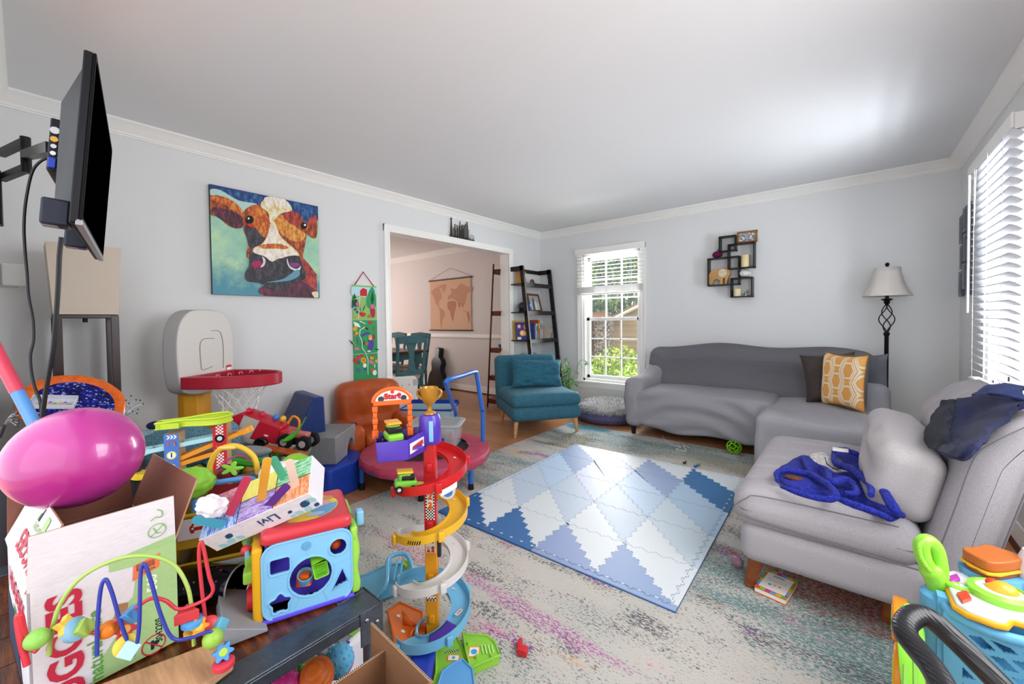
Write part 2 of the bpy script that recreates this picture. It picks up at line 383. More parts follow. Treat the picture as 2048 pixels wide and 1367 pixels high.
# windows (frame, two sashes with three by three panes each)
def window(name, T, w, h, cols=3, rows=3, label=None):
    root = bpy.data.objects.new(name, None); COL.objects.link(root); root.matrix_world = T; root['kind'] = 'structure'
    b = B(TRIM)
    b.b2((0, 0, -.14), (.03, h, .0)).b2((w-.03, 0, -.14), (w, h, 0)).b2((0, h-.03, -.14), (w, h, 0)).b2((0, 0, -.14), (w, .03, 0))
    b.build('window_frame', root, bevel=.002)
    mz = h*.49
    for (nm, y0, y1, z) in (('lower_sash', .03, mz+.02, -.075), ('upper_sash', mz-.02, h-.03, -.105)):
        s = B(TRIM); x0, x1 = .03, w-.03; f = .042
        s.b2((x0, y0, z-.02), (x0+f, y1, z+.02)).b2((x1-f, y0, z-.02), (x1, y1, z+.02)).b2((x0, y0, z-.02), (x1, y0+f, z+.02)).b2((x0, y1-f, z-.02), (x1, y1, z+.02))
        gx0, gx1, gy0, gy1 = x0+f, x1-f, y0+f, y1-f
        for i in range(1, cols): s.box((gx0+(gx1-gx0)*i/cols, (gy0+gy1)/2, z), (.016, gy1-gy0, .022))
        for j in range(1, rows): s.box(((gx0+gx1)/2, gy0+(gy1-gy0)*j/rows, z), (gx1-gx0, .016, .022))
        so = s.build(nm, root, bevel=.002)
        B(GL('#dfe8ee', .06, .02)).b2((gx0, gy0, z-.002), (gx1, gy1, z+.002)).build('window_pane', so)
        if nm == 'lower_sash':
            B(WHITE).box((w*.3, y1-.005, z+.03), (.05, .012, .025)).box((w*.7, y1-.005, z+.03), (.05, .012, .025)).build('sash_lock', so, bevel=.003)
    return root
window('window_1', frame((WX0, YB+.01, WZ0), (1, 0, 0), (0, 0, 1), (0, -1, 0)), WX1-WX0, WZ1-WZ0)
window('window_2', frame((XR+.01, S1, SZ0), (0, -1, 0), (0, 0, 1), (-1, 0, 0)), S1-S0, SZ1-SZ0)
window('window_3', frame((XR+.01, N1, SZ0), (0, -1, 0), (0, 0, 1), (-1, 0, 0)), N1-N0, SZ1-SZ0)
# ---- blind on the back window, raised half way
VIN = M('#f3f2ef', .35)
t = thing('window_blind', 'white slatted blind half raised on the narrow back wall window', 'blind', (-2.385, YB-.025, 1.56))
hw = .455
b = B(VIN); b.rbox((0, -.035, .525), (2*hw+.05, .015, .075), .006).box((0, -.012, .54), (2*hw, .045, .04)).build('valance', t)
for i in range(9):
    z = .462-i*.0465
    B(VIN).grid(lambda u, v: (-hw+2*hw*u, -.045+.046*v, z+.002*sin(pi*v)-.001*v), 1, 4).build('slat', t, solid=.0022)
b = B(VIN)
for i in range(14): b.box((0, -.022+.002*(i % 2), .058-i*.0062), (2*hw, .048, .0035))
b.build('slat_stack', t)
B(VIN).rbox((0, -.022, -.04), (2*hw, .05, .016), .005).build('bottom_rail', t)
for x in (-.30, .30): B(VIN).tube([(x, .002, .5), (x, .002, -.04), (x, -.048, -.04), (x, -.048, .5)], .0014, 5).build('ladder_cord', t)
B(VIN).cyl((-hw+.06, -.055, .5), (-hw+.06, -.055, -.30), .0022, n=6).build('lift_cord', t)
# ---- blind on the side window, lowered
t = thing('window_blind', 'white lowered slatted blind on the tall side window beside the grey lounger', 'blind', (XR-.012, 3.50, .80))
hw = .445; LX = -.055
BL = M('#eef0f6', .3)
b = B(VIN); b.rbox((LX-.012, .03, 1.315), (.014, 2*hw+.07, .075), .005).box((LX+.01, 0, 1.335), (.03, 2*hw+.02, .012))
for s in (-1, 1): b.box((LX+.015, s*(hw+.018), 1.305), (.05, .006, .075))
b.build('valance', t)
B(M('#9a9aa0', .4)).box((LX+.02, 0, 1.29), (.04, 2*hw, .04)).build('head_rail', t, bevel=.002)
for i in range(28):
    z = 1.262-i*.0455
    B(BL).grid(lambda u, v: (LX+.002+(-.022+.044*v), -hw+(2*hw-.07)*u, z+.014-.028*v+.005*sin(pi*v)), 1, 4).build('slat', t, solid=.0025)
for y in (-hw+.10, -.04, hw-.17): B(VIN).tube([(LX-.024, y, 1.29), (LX-.024, y, 0), (LX+.024, y, 0), (LX+.024, y, 1.29)], .0013, 5).build('ladder_cord', t)
B(VIN).rbox((LX, -.035, -.015), (.05, 2*hw-.07, .018), .005).build('bottom_rail', t)
B(VIN).cyl((LX-.032, hw-.085, 1.27), (LX-.032, hw-.085, .40), .006, n=8).build('tilt_wand', t)
B(VIN).cyl((LX-.030, hw-.25, 1.26), (LX-.030, hw-.22, .93), .0018, n=6).build('lift_cord', t)
# near side window: plain lowered blind is out of view and left out
# ---- garden behind the back window
G = M('#5f7a3a', .9, 0, 'fuzz')
struct(B(G).b2((-14, 5.0, -.35), (8, 26, -.3)).build('lawn'))
def leaves(b, c, rad, n, s, mats):
    for _ in range(n):
        while True:
            p = V([random.uniform(-1, 1) for _ in range(3)])
            if p.length < 1: break
        p = V((c[0]+p.x*rad[0], c[1]+p.y*rad[1], c[2]+p.z*rad[2])); e = Euler([random.uniform(0, 6.28) for _ in range(3)]).to_matrix()
        k = s*random.uniform(.6, 1.3); b.m(random.choice(mats))
        b.add([p+e@V((-k, 0, 0)), p+e@V((0, -k*.45, 0)), p+e@V((k, 0, 0)), p+e@V((0, k*.45, 0))], [(0, 1, 2, 3)])
LG = [M('#6f9436', .6), M('#a8bf4e', .6), M('#48662a', .6)]; LD = [M('#3d5a2a', .7), M('#6c8c3c', .7), M('#2b4220', .7), M('#9bb24c', .6)]
for (x, y, z, r, lab, mats, n) in ((-7.6, 14.5, 3.2, 2.0, 'dark green leafy tree behind the shed roof seen through the back window', LD, 5200), (-9.4, 20.5, 5.9, 3.0, 'tallest sunlit tree far behind the shed seen through the window blind', LG+LD, 5200), (-8.9, 10.4, 2.6, 1.25, 'shaded leafy tree left of the garden shed', LD, 2600)):
    t = thing('garden_tree', lab, 'tree', (x, y, -.3), group=None)
    b = B(LD[0]); leaves(b, (0, 0, z), (r, r, r*.95), n, .13, mats); b.build('crown', t, smooth=0)
    B(M('#4a3a2a', .9)).cyl((0, 0, 0), (0, 0, z), .16, .09, 10).build('trunk', t)
t = thing('garden_shed', 'tan clapboard garden shed with low gable roof outside the back window', 'shed', (-4.55, 9.6, -.52))
tm = NT('clapboard'); wv = tm.n('TexWave', {'Vector': tm.obj(), 'Scale': 2.2}, bands_direction='Z', wave_profile='SAW').outputs[1]
nz = tm.noise(tm.obj((1, 1, 6)), 5, 3); cc = tm.ramp(wv, [(0, lin('#7a6047')), (.12, lin('#c6a784')), (1, lin('#b79670'))]); tm.bump(wv, .5, .02)
CLAP = tm.out(tm.mix(tm.math('MULTIPLY', nz, .4), cc, lin('#8f7153')), .8)
b = B(CLAP); b.prism([(-.45, 0), (3.0, 0), (3.0, 1.55), (1.25, 2.28), (-.45, 1.55)], 0, 2.4, frame((0, 0, 0), (1, 0, 0), (0, 0, 1), (0, 1, 0))).build('shed_wall', t)
b = B(M('#c9b79c', .7)); b.add([(-.75, -.2, 1.44), (1.25, -.2, 2.34), (3.2, -.2, 1.44), (3.2, -.2, 1.36), (1.25, -.2, 2.24), (-.75, -.2, 1.36)], [(0, 1, 4, 5), (1, 2, 3, 4)])
b.build('roof_trim', t, solid=.05)
b = B(M('#6f5a48', .9)); b.add([(-.75, -.2, 1.47), (1.25, -.2, 2.37), (1.25, 2.6, 2.37), (-.75, 2.6, 1.47), (3.2, -.2, 1.47), (3.2, 2.6, 1.47)], [(0, 1, 2, 3), (1, 4, 5, 2)]); b.build('shed_roof', t, solid=.05)
t = thing('patio_pergola', 'dark brown timber posts and rails of a porch left of the shed', 'pergola', (-4.45, 8.1, -.3))
b = B(M('#5b3b2a', .8)); b.b2((-.55, 0, 0), (-.43, .12, 1.62)).b2((-.05, 0, 0), (.0, .1, 1.6)).build('post', t)
B(M('#8a5a3e', .8)).b2((-1.2, 0, 1.52), (.35, .12, 1.66)).b2((-1.2, 0, .58), (.3, .06, .66)).b2((-1.2, 0, 1.18), (.05, .05, 1.22)).build('rail', t)
tb = NT('mottled_brick'); nn = tb.noise(tb.obj(), 22, 4, .8)
MB_ = tb.out(tb.ramp(nn, [(.4, lin('#3b3230')), (.5, lin('#8e7a6e')), (.62, lin('#c8b8a8'))]), .9)
B(MB_).b2((-.40, .3, 0), (.28, .5, 1.5)).build('brick_panel', t)
for (x, y, z, r, n) in ((-3.35, 7.1, -.08, .62, 1700), (-3.60, 6.1, -.28, .40, 800), (-2.55, 6.05, -.10, .42, 800)):
    b = B(LG[0]); leaves(b, (0, 0, z+.2), (r, r*.6, r*.95), n, .045, [LG[0], LG[1], LG[1], M('#c8d278', .5)])
    o = b.build('garden_shrub', smooth=0); o.location = (x, y, 0)
    tag(o, {.62: 'tall yellow-green shrub in the middle below the back window', .40: 'low green shrub nearest the glass at the lower left of the back window', .42: 'small shrub at the right edge of the back window view'}[r], 'shrub')
# ================================================================ rug and play mat
t = NT('distressed_rug'); o1 = t.obj()
fine = t.noise(t.obj((55, 130, 1)), 1.0, 2, .8); med = t.noise(t.obj((1.5, 3.4, 1)), 1.6, 4, .65); big = t.noise(t.obj((.55, 1.5, 1), (3, 1, 0)), 1.1, 3, .6)
fine2 = t.noise(t.obj((60, 140, 1), (9, 4, 2)), 1.0, 2, .8); m2 = t.noise(t.obj((1.3, 4.0, 1), (7, 3, 0)), 1.3, 4, .7); m3 = t.noise(t.obj((1.1, 3.0, 1), (1, 8, 0)), 1.5, 4, .7)
def thr(v, a, b_): nd = t.n('MapRange', {0: v, 1: a, 2: b_, 3: 0.0, 4: 1.0}); return nd.outputs[0]
col = t.mix(thr(big, .35, .7), lin('#c4bfb6'), lin('#b0adaa'))
def lay(c, hx, zone, za, zb, sp, thz=.06, amt=1.0):      # speckles of one yarn colour, denser inside its zone
    z = thr(zone, za, zb); lim = t.math('SUBTRACT', .705, t.math('MULTIPLY', z, .27*amt))
    f = t.math('MULTIPLY', t.n('MapRange', {0: t.math('SUBTRACT', sp, lim), 1: 0.0, 2: thz, 3: 0.0, 4: 1.0}).outputs[0], .9)
    return t.mix(f, c, lin(hx))
def spot(x, y, rx, ry):
    v = t.n('Mapping', {0: o1, 1: (-x/rx, -y/ry, 0), 3: (1/rx, 1/ry, 1)}).outputs[0]
    L = t.n('VectorMath', {0: v}, operation='LENGTH').outputs['Value']
    return t.math('ADD', t.math('SUBTRACT', 1.0, L), t.math('MULTIPLY', t.math('SUBTRACT', med, .5), 2.2))
col = lay(col, '#4f7d7c', big, .38, .62, fine); col = lay(col, '#4b4f55', med, .36, .66, fine2)
col = lay(col, '#cf9468', m3, .52, .70, fine2, .06, .8); col = lay(col, '#cf7498', m2, .54, .70, fine, .06, 1.0); col = lay(col, '#c9a13a', m3, .58, .72, fine)
col = lay(col, '#7d4f8e', t.math('MULTIPLY', m2, med), .30, .40, fine2)
def spotlay(c, hx, s, sp, lo=.44): return t.mix(t.math('MULTIPLY', thr(s, 0, .5), thr(sp, lo, lo+.06)), c, lin(hx))
s = spot(-1.75, 3.62, 1.0, .34); col = t.mix(t.math('MULTIPLY', thr(s, 0, .8), .30), col, lin('#9fb0a6')); col = spotlay(col, '#3e7076', s, fine, .50)
s = spot(-2.2, 3.9, .5, .16); col = spotlay(col, '#2d7f95', s, fine2, .38)
s = spot(-2.12, 3.42, .28, .32); col = spotlay(col, '#5a552c', s, fine, .46); col = spotlay(col, '#2b2b28', s, fine2, .56)
s = spot(-.85, 3.55, .6, .28); col = t.mix(t.math('MULTIPLY', thr(s, 0, .8), .45), col, lin('#b5a184'))
s = spot(.02, 2.22, .42, .24); col = t.mix(t.math('MULTIPLY', thr(s, 0, .6), .5), col, lin('#b2613a')); col = spotlay(col, '#a32a20', s, fine, .50); col = spotlay(col, '#23231f', s, fine2, .55)
s = spot(-.95, 1.27, .62, .05); col = spotlay(col, '#b9609c', s, fine, .50); col = spotlay(col, '#7a5d94', s, fine2, .56)
s = spot(-.20, 1.06, .55, .09); col = spotlay(col, '#c9608f', s, fine2, .45); col = spotlay(col, '#2f2a30', s, fine, .60); col = spotlay(col, '#d8a23c', s, fine, .54)
s = spot(-1.75, 1.25, .3, .07); col = spotlay(col, '#c76f88', s, fine, .50)
s = spot(-.55, .78, .5, .07); col = spotlay(col, '#b5608c', s, fine, .50)
t.bump(fine, .55, .008); RUG = t.out(col, .95)
tag(B(RUG).b2((-2.48, .30, 0), (.27, 3.99, .009)).build('area_rug', bevel=.003), 'large faded cream rug with teal, pink and orange distressed speckles on the wood floor', 'rug')

t = thing('play_mat', 'blue and white interlocking foam play mat of triangles lying on the rug', 'play mat', (-1.948, 1.598, .009), 1.4)
MC = {'d': '#2f6199', 'n': '#3a6ba3', 'm': '#8ea3c8', 'g': '#8fa0c8', 'w': '#d6dce0', 'p': '#bccada', 'l': '#b4cbe3', 'v': '#c8d0e8', 's': '#c1d0da', 'q': '#a6c0d8', 'D': '#2f6b9f'}
rows = [('dw', 'nw', 'gw', 'mw'), ('wp', 'wp', 'wp', 'ws'), ('pl', 'pv', 'pl', 'sq'), ('lm', 'vv', 'lm', 'qD'), ('mw', 'vw', 'mw', 'Dw')]
mw_, mh_ = .3535, .3460; HT = .012
GX = [.03, .362, .705, 1.05, 1.385]; GY = [.03, .345, .69, 1.035, 1.37, 1.665]
def fm(hx):
    k = 'foam'+hx
    if k not in MATS:
        q = NT('foam_'+hx[1:]); q.bump(q.noise(q.obj(), 260, 2), .25, .002); q.p.inputs['Specular IOR Level'].default_value = .35; MATS[k] = q.out(lin(hx), .42)
    return MATS[k]
def jig(a, b_, n=None, amp=.011):
    a, b_ = V(a), V(b_); d = b_-a; L = d.length; n = n or max(4, int(L/.034)); d.normalize(); p = V((-d.y, d.x)); o = [a.copy()]; st = L/n
    for i in range(n):
        c0 = a+d*(i+.5)*st; sg = 1 if i % 2 else -1
        for (u, w) in ((-.22, 0), (-.30, .55), (-.16, 1), (.16, 1), (.30, .55), (.22, 0)): o.append(c0+d*(u*st)+p*(sg*w*amp))
    o.append(b_.copy()); return o
seams = []; ec = {}
def edge(a, b_, straight):
    k = (tuple(round(x, 4) for x in a), tuple(round(x, 4) for x in b_)); rk = (k[1], k[0])
    if k in ec: return ec[k]
    if rk in ec: return list(reversed(ec[rk]))
    e = [V(a), V(b_)] if straight else jig(a, b_); ec[k] = e
    if not straight: seams.append(e)
    return e
for j in range(5):
    for i in range(4):
        x0, y0, x1, y1 = GX[i], GY[j], GX[i+1], GY[j+1]
        A, Bq, C, D = (x0, y0), (x1, y0), (x1, y1), (x0, y1)
        for tri, ch in (((A, Bq, D), rows[j][i][0]), ((Bq, C, D), rows[j][i][1])):
            o = []
            for k in range(3):
                p, q = tri[k], tri[(k+1) % 3]
                o += edge(p, q, False)[:-1]
            bb = B(fm(MC[ch])).prism([(p.x, p.y) for p in o], 0, HT)
            bb.build('foam_tile', t, smooth=0)
SEAM = M('#7488a2', .8)
b = B(SEAM)
for e in seams: b.tube([(p.x, p.y, HT-.0004) for p in e], .0011, 4)
b.build('puzzle_seam', t, smooth=0)
XE, YE = 1.415, 1.695
for k, ch in enumerate('dngm'): B(fm(MC[ch])).b2((GX[k] if k else 0, 0, 0), (GX[k+1] if k < 3 else XE, .034, HT-.0014)).build('edge_strip', t, bevel=.002)
for k, ch in enumerate('wsqDw'): B(fm(MC[ch])).b2((1.381, GY[k] if k else .034, 0), (XE, GY[k+1] if k < 4 else YE, HT-.0014)).build('edge_strip', t, bevel=.002)
for k, ch in enumerate('dwplm'): B(fm(MC[ch])).b2((0, GY[k] if k else .034, 0), (.034, GY[k+1] if k < 4 else YE, HT-.0014)).build('edge_strip', t, bevel=.002)
B(fm(MC['w'])).b2((.034, 1.661, 0), (1.381, YE, HT-.0014)).build('edge_strip', t, bevel=.002)
B(fm('#2a5590')).b2((-.001, -.001, 0), (XE+.001, YE+.001, .005)).build('mat_underside', t)
B(fm('#c9d4df')).b2((.03, .03, .005), (XE-.03, YE-.03, HT-.0008)).build('foam_core', t)

# ================================================================ grey slipcovered sectional by the back wall
SL = M('#9b9a9f', .85, 0, 'waffle', 1, 1); SL_SHADED = M('#6f6e73', .85, 0, 'waffle', 1, .5)  # one slipcover grey: lit tone for the seat, painted shade for the back
t = thing('sofa', 'grey slipcovered sectional sofa with chaise along the back wall', 'sofa', (-1.80, 3.945, 0))
def wr(amp, fx, fy, fz, seed=0):
    return lambda p: p+V((NZ.noise(V((p[0]*fx+seed, p[1]*fy, p[2]*fz)))*amp, NZ.noise(V((p[0]*fx, p[1]*fy+seed+5, p[2]*fz)))*amp, NZ.noise(V((p[0]*fx, p[1]*fy, p[2]*fz+seed+9)))*amp))
# seat block with hanging skirt: hem sags in a swag towards the middle
def seatfn(p):
    x, y, z = p[0]/.70+.0, p[1], p[2]
    w = NZ.noise(V((p[0]*2.2, p[1]*2, p[2]*9)))*.014
    q = V(p)
    if y < -.25:                    # front: swag folds
        s_ = sin((z*1.0+.32*(x*x-.2))*42)*.013*max(0, min(1, (1.05-abs(x))*2.2)); q.y -= s_+.012*cos(x*3)
        if z < -.05: q.z += -.03*(1-x*x)+.015*sin(x*7)
    q.z += w*.6; q.y += w*.5
    if z > .14: q.z += .018*(1-x*x)*(1-min(1, abs(y+.05)/.45)**2)
    return q
b = B(SL); b.rbox((.66, .40, .30), (1.30, .86, .36), .055, (30, 8, 12), fn=seatfn).build('seat_cover', t)
def armfn(p):
    q = V(p); q.x += .012*sin(p[2]*18+p[1]*5)*(1 if p[2] < .1 else .3); q.y += NZ.noise(V((p[0]*5, p[1]*4, p[2]*7)))*.018
    return q
# left arm leans up into the back
def larm(p):
    q = armfn(p); f = max(0, (p[1]+.05)/.42)
    if p[2] > 0: q.z += .27*f**1.5*(p[2]/.26); q.x += .03*f
    return q
B(SL).rbox((.09, .405, .34), (.20, .86, .50), .075, (4, 14, 12), fn=larm).build('arm_cover', t)
B(SL).rbox((1.93, .50, .385), (.19, .72, .58), .075, (4, 14, 12), fn=armfn).build('arm_cover', t)
def backfn(p):
    q = V(p); x = p[0]/.98; q.z += -.05*abs(x)**3.2*(1 if p[2] > 0 else 0)-.018*(1+sin(x*6.5))*(p[2] > .2)
    f = .016*sin(p[2]*22+x*x*3+x*1.5)*(1-abs(x)**4); q.y += f*(p[1] < 0)-.06*(1-min(1, abs(p[2]+.02)/.34)**2)*(p[1] < 0)
    q.y += -.12*(p[1] < 0)*max(0, -(p[2])/.30)+NZ.noise(V((p[0]*2.4, 3, p[2]*4)))*.02
    return q
B(SL_SHADED).rbox((1.00, .70, .60), (1.96, .22, .66), .10, (34, 4, 16), fn=backfn).build('back_cover', t)
def chfn(p):
    q = V(p); q.z += .012*sin(p[0]*9+p[1]*5)*(p[2] > .1)+.006*NZ.noise(V((p[0]*8, p[1]*8, 0)))
    if p[1] < -.3 or abs(p[0]) > .3: k = .009*sin(p[0]*26+p[2]*9+p[1]*16)*(p[2] < .1); q.y -= k; q.x += k*(1 if p[0] > 0 else -1)
    return q
B(M('#a5a4a9', .85, 0, 'waffle', 1, 1)).rbox((1.615, -.02, .255), (.72, 1.02, .43), .06, (18, 20, 12), fn=chfn).build('chaise_cover', t)
for (x, y) in ((.07, .07), (.07, .74), (1.95, .76), (1.33, -.45), (1.90, -.45)):
    B(M('#15171f', .4)).cyl((x, y, 0), (x, y, .13), .022, .034, 4).build('leg', t, smooth=0)
# cushions on it
VEL = M('#4a4340', .7, 0, 'leather', 1, .5)
t = thing('throw_pillow', 'dark brown-grey velvet pillow leaning behind the yellow one on the sofa', 'pillow', T=frame((-.135, 4.24, .685), (.95, .25, .10), (-.1, .1, 1), (.2, -.95, .18)))
B(VEL).pillow(.38, .40, .15, 22, wr=.012, seed=2).build('cover', t)
t = thing('throw_pillow', 'grey velvet pillow tucked in the right corner of the slipcovered sofa', 'pillow', T=frame((.035, 4.27, .675), (.86, -.50, 0), (-.12, -.05, 1), (-.5, -.86, .1)))
B(M('#66676d', .75, 0, 'leather', 1, .5)).pillow(.42, .42, .14, 20, wr=.012, seed=5).build('cover', t)
yl = NT('hexagon_print'); VV = yl.obj((1, 1, 1))
mp = yl.n('SeparateXYZ', {0: VV}); 
def hexd(x, y):
    ax = yl.math('ABSOLUTE', x); ay = yl.math('ABSOLUTE', y)
    return yl.math('MAXIMUM', yl.math('ADD', yl.math('MULTIPLY', ax, .866), yl.math('MULTIPLY', ay, .5)), ay)
S_ = .15
def cell(ox, oy):
    px = yl.math('SUBTRACT', yl.math('MODULO', yl.math('ADD', yl.math('DIVIDE', mp.outputs[0], S_*1.732*.667), 20+ox), 1.0), .5)
    py = yl.math('SUBTRACT', yl.math('MODULO', yl.math('ADD', yl.math('DIVIDE', mp.outputs[1], S_*2*.667*.5*1.73), 20+oy), 1.0), .5)
    return hexd(yl.math('MULTIPLY', px, 1.0), yl.math('MULTIPLY', py, .62))
h1, h2 = cell(0, 0), cell(.5, .5)
def ring(h, a): return yl.math('LESS_THAN', yl.math('ABSOLUTE', yl.math('SUBTRACT', h, a)), .022)
f = yl.math('MAXIMUM', yl.math('MAXIMUM', ring(h1, .20), ring(h2, .20)), yl.math('MAXIMUM', ring(h1, .33), ring(h2, .33)))
HEX = yl.out(yl.mix(f, lin('#e0a04e'), lin('#e9dcc4')), .7)
t = thing('throw_pillow', 'yellow pillow with white hexagon lattice print on the grey sofa', 'pillow', T=frame((-.045, 4.04, .690), (.72, -.69, -.02), (.02, .05, 1), (-.69, -.72, .05)))
b = B(HEX); b.pillow(.35, .42, .14, 20, wr=.004, seed=8)
nf = len(b.f)//2; b.m(M('#5c6068', .75)); b.mi[nf:] = [b.k]*nf; b.build('cover', t)
B(M('#8d6b3a', .6)).tube([(.36*.5*x*(1-.1*(1-y*y)*abs(x)), .22*y*(1-.1*(1-x*x)*abs(y)), 0) for (x, y) in [(-1, a/6) for a in range(-6, 7)]+[(a/6, 1) for a in range(-5, 7)]+[(1, -a/6) for a in range(-5, 7)]+[(-a/6, -1) for a in range(-5, 6)]], .003, 6, closed=True).build('piping', t)

# ================================================================ light grey armless lounge chair on the right
TW = M('#a19da1', .9, 0, 'tweed', 1, 1)
t = thing('lounge_chair', 'wide light grey tweed lounge chair with reclined back and wooden legs below the side window', 'lounge chair', (-.37, 1.945, 0))
# local: x towards the wall, y along the room
Wd = 1.06
def basefn(p):
    q = V(p); q.z += NZ.noise(V((p[0]*3, p[1]*3, p[2]*5)))*.006; return q
b = B(TW); b.rbox((.31, Wd/2, .225), (.62, Wd, .17), .05, (10, 12, 3), fn=basefn).build('base', t)
def seatq(p):
    q = V(p); ch = abs(((p[1]/Wd+.5)*6.0) % 1.0-.5)*2
    if p[2] > 0: q.z -= .018*max(0, (ch-.72)/.28)**1.2*(1 if abs(p[0]) < .40 else .6)
    if p[0] < -.22: q.x += .012*max(0, (ch-.75)/.25)
    q.z += .015*(1-(p[0]/.32)**2)*(p[2] > 0)
    return q
b = B(TW); b.rbox((.27, Wd/2, .37), (.60, Wd+.02, .165), .075, (14, 60, 4), fn=seatq).build('seat_cushion', t)
SEAMM = M('#6d6a6f', .9)
b = B(SEAMM)
b.tube(crom([(-.02, -.012, .36), (.05, -.013, .34), (.35, -.013, .325), (.56, -.012, .315)], 6), .003, 6)
b.tube(crom([(-.02, -.012, .37), (.03, -.013, .42), (.10, -.005, .442), (.5, -.004, .445)], 6), .0022, 6)
b.build('piping', t)
# back: leaning slab, long side along y
ang = R(13); bx = (sin(ang), 0, cos(ang)); bn = (-cos(ang), 0, sin(ang))
TB = frame((.605, Wd/2, .17), (0, 1, 0), bx, bn)
def backq(p):
    q = V(p); ch = abs(((p[0]/Wd+.5)*6.0) % 1.0-.5)*2; dd = max(0, (p[1]-.20)/.20)
    if p[2] > -.06: q.z -= .10*dd**1.25*min(1, (p[2]+.06)/.08)
    if p[2] > 0: q.z -= .012*max(0, (ch-.75)/.25)
    return q
b = B(TW); b.rbox((0, .34, 0), (Wd+.03, .80, .165), .078, (60, 22, 3), T=TB, fn=backq).build('backrest', t)
b = B(SEAMM)
hw2 = Wd/2+.0145
for s in (-1, 1): b.tube(crom([(-hw2, .03, s*.06), (-hw2, .35, s*.06), (-hw2, .55, s*.06), (-hw2, .62, .035 if s > 0 else -.06), (-hw2+.006, .70, -.02 if s > 0 else -.055)], 6), .0024, 6, T=TB)
b.build('piping', t)
LEGW = M('#8a4b28', .35, 0, 'wood')
for (x, y) in ((.05, .07), (.05, Wd-.07), (.50, .16), (.50, Wd-.16)):
    B(LEGW).cyl((x+.01, y, .15), (x-.02, y-.005, .009), .034, .021, 14).build('leg', t, bevel=.003)
t = thing('back_cushion', 'plump light grey bolster cushion propped against the reclined back of the lounge chair', 'cushion', T=frame((.150, 2.43, .575), (0, 1, 0), (.22, 0, .975), (.975, 0, -.22)))
def cushf(p):
    q = V(p); w = .006*sin(p[1]*70+NZ.noise(V((p[0]*4, 0, 1)))*3)*max(0, 1-abs(p[0]/.43)**4)
    q.z += (w if p[2] < 0 else 0); q.z *= 1+.13*(1-(p[0]/.43)**2)*(1-(p[1]/.16)**2); q.y *= 1+.05*(1-(p[0]/.43)**2); q.z += .006*sin(p[0]*9+p[1]*5); return q
b = B(M('#a9a5a6', .9, 0, 'tweed', 1, 1)); b.rbox((0, 0, 0), (.86, .265, .19), .06, (26, 34, 3), fn=cushf).build('cover', t)

# ================================================================ teal sleeper chair
TEAL = M('#38697b', .85, 0, 'cloth', 1, .6)
t = thing('accent_chair', 'teal armless chair with pale wooden legs in front of the dark ladder shelf', 'chair', (-2.385, 3.405, 0), 54.4)
b = B(TEAL)
b.rbox((0, .33, .235), (.76, .70, .155), .06, (6, 6, 2)).build('base', t)
B(TEAL).rbox((0, .33, .36), (.76, .70, .13), .06, (10, 8, 2), fn=lambda p: V(p)+V((0, 0, .012*(1-(p[0]/.38)**2)*(p[2] > 0)))).build('seat_cushion', t)
TBk = Matrix.Translation((0, .66, .18)) @ mrot(-9)
B(TEAL).rbox((0, .075, .30), (.75, .16, .62), .06, (8, 3, 8), T=TBk).build('backrest', t)
LW = M('#d9a676', .45, 0, 'wood')
for (x, y) in ((-.32, .05), (.32, .05), (-.30, .70), (.30, .70)):
    B(LW).cyl((x, y, .165), (x*1.06, y-.01 if y < .3 else y+.02, .009 if x > 0 and y < .3 else 0), .026, .015, 12).build('leg', t, bevel=.002)
t = thing('lumbar_pillow', 'teal rectangular pillow resting on the seat of the teal chair', 'pillow', T=Matrix.Translation((-2.385, 3.405, 0)) @ mrot(0, 0, 54.4) @ Matrix.Translation((.05, .50, .575)) @ mrot(72, 3, 0))
B(M('#2f6579', .8, 0, 'cloth', 1, .5)).pillow(.62, .34, .17, 26, wr=.030, seed=3).build('cover', t)

# ================================================================ fluffy pet bed by the window
t = thing('pet_bed', 'round pet bed with shaggy light grey top and purple-grey rim below the back window', 'pet bed', (-2.22, 4.42, 0))
B(M('#5b587a', .8, 0, 'cloth')).lathe([(0, 0), (.30, 0), (.36, .03), (.375, .07), (.34, .12), (.0, .12)], 40).build('rim', t)
b = B(M('#c9c7c6', .95, 0, 'fuzz'))
b.ell((0, 0, .15), (.35, .35, .085), 40, 14, fn=lambda p: p*(1+.06*NZ.noise(p*6)))
FZ = [M('#d5d3d2', .95), M('#b5b2b2', .95), M('#e6e4e2', .95), M('#8f8c8e', .95)]
for _ in range(3800):
    a = random.uniform(0, 2*pi); ph = random.uniform(-.25, 1)*pi/2; n_ = V((cos(a)*cos(ph), sin(a)*cos(ph), sin(ph)))
    p = V((n_.x*.35, n_.y*.35, .15+n_.z*.085)); d = (n_+V([random.uniform(-.8, .8) for _ in range(3)])).normalized()*random.uniform(.02, .042); w = n_.cross(d).normalized()*.0028
    b.m(random.choice(FZ)); b.add([p-w, p+w, p+d], [(0, 1, 2)])
b.build('shaggy_top', t, smooth=0)
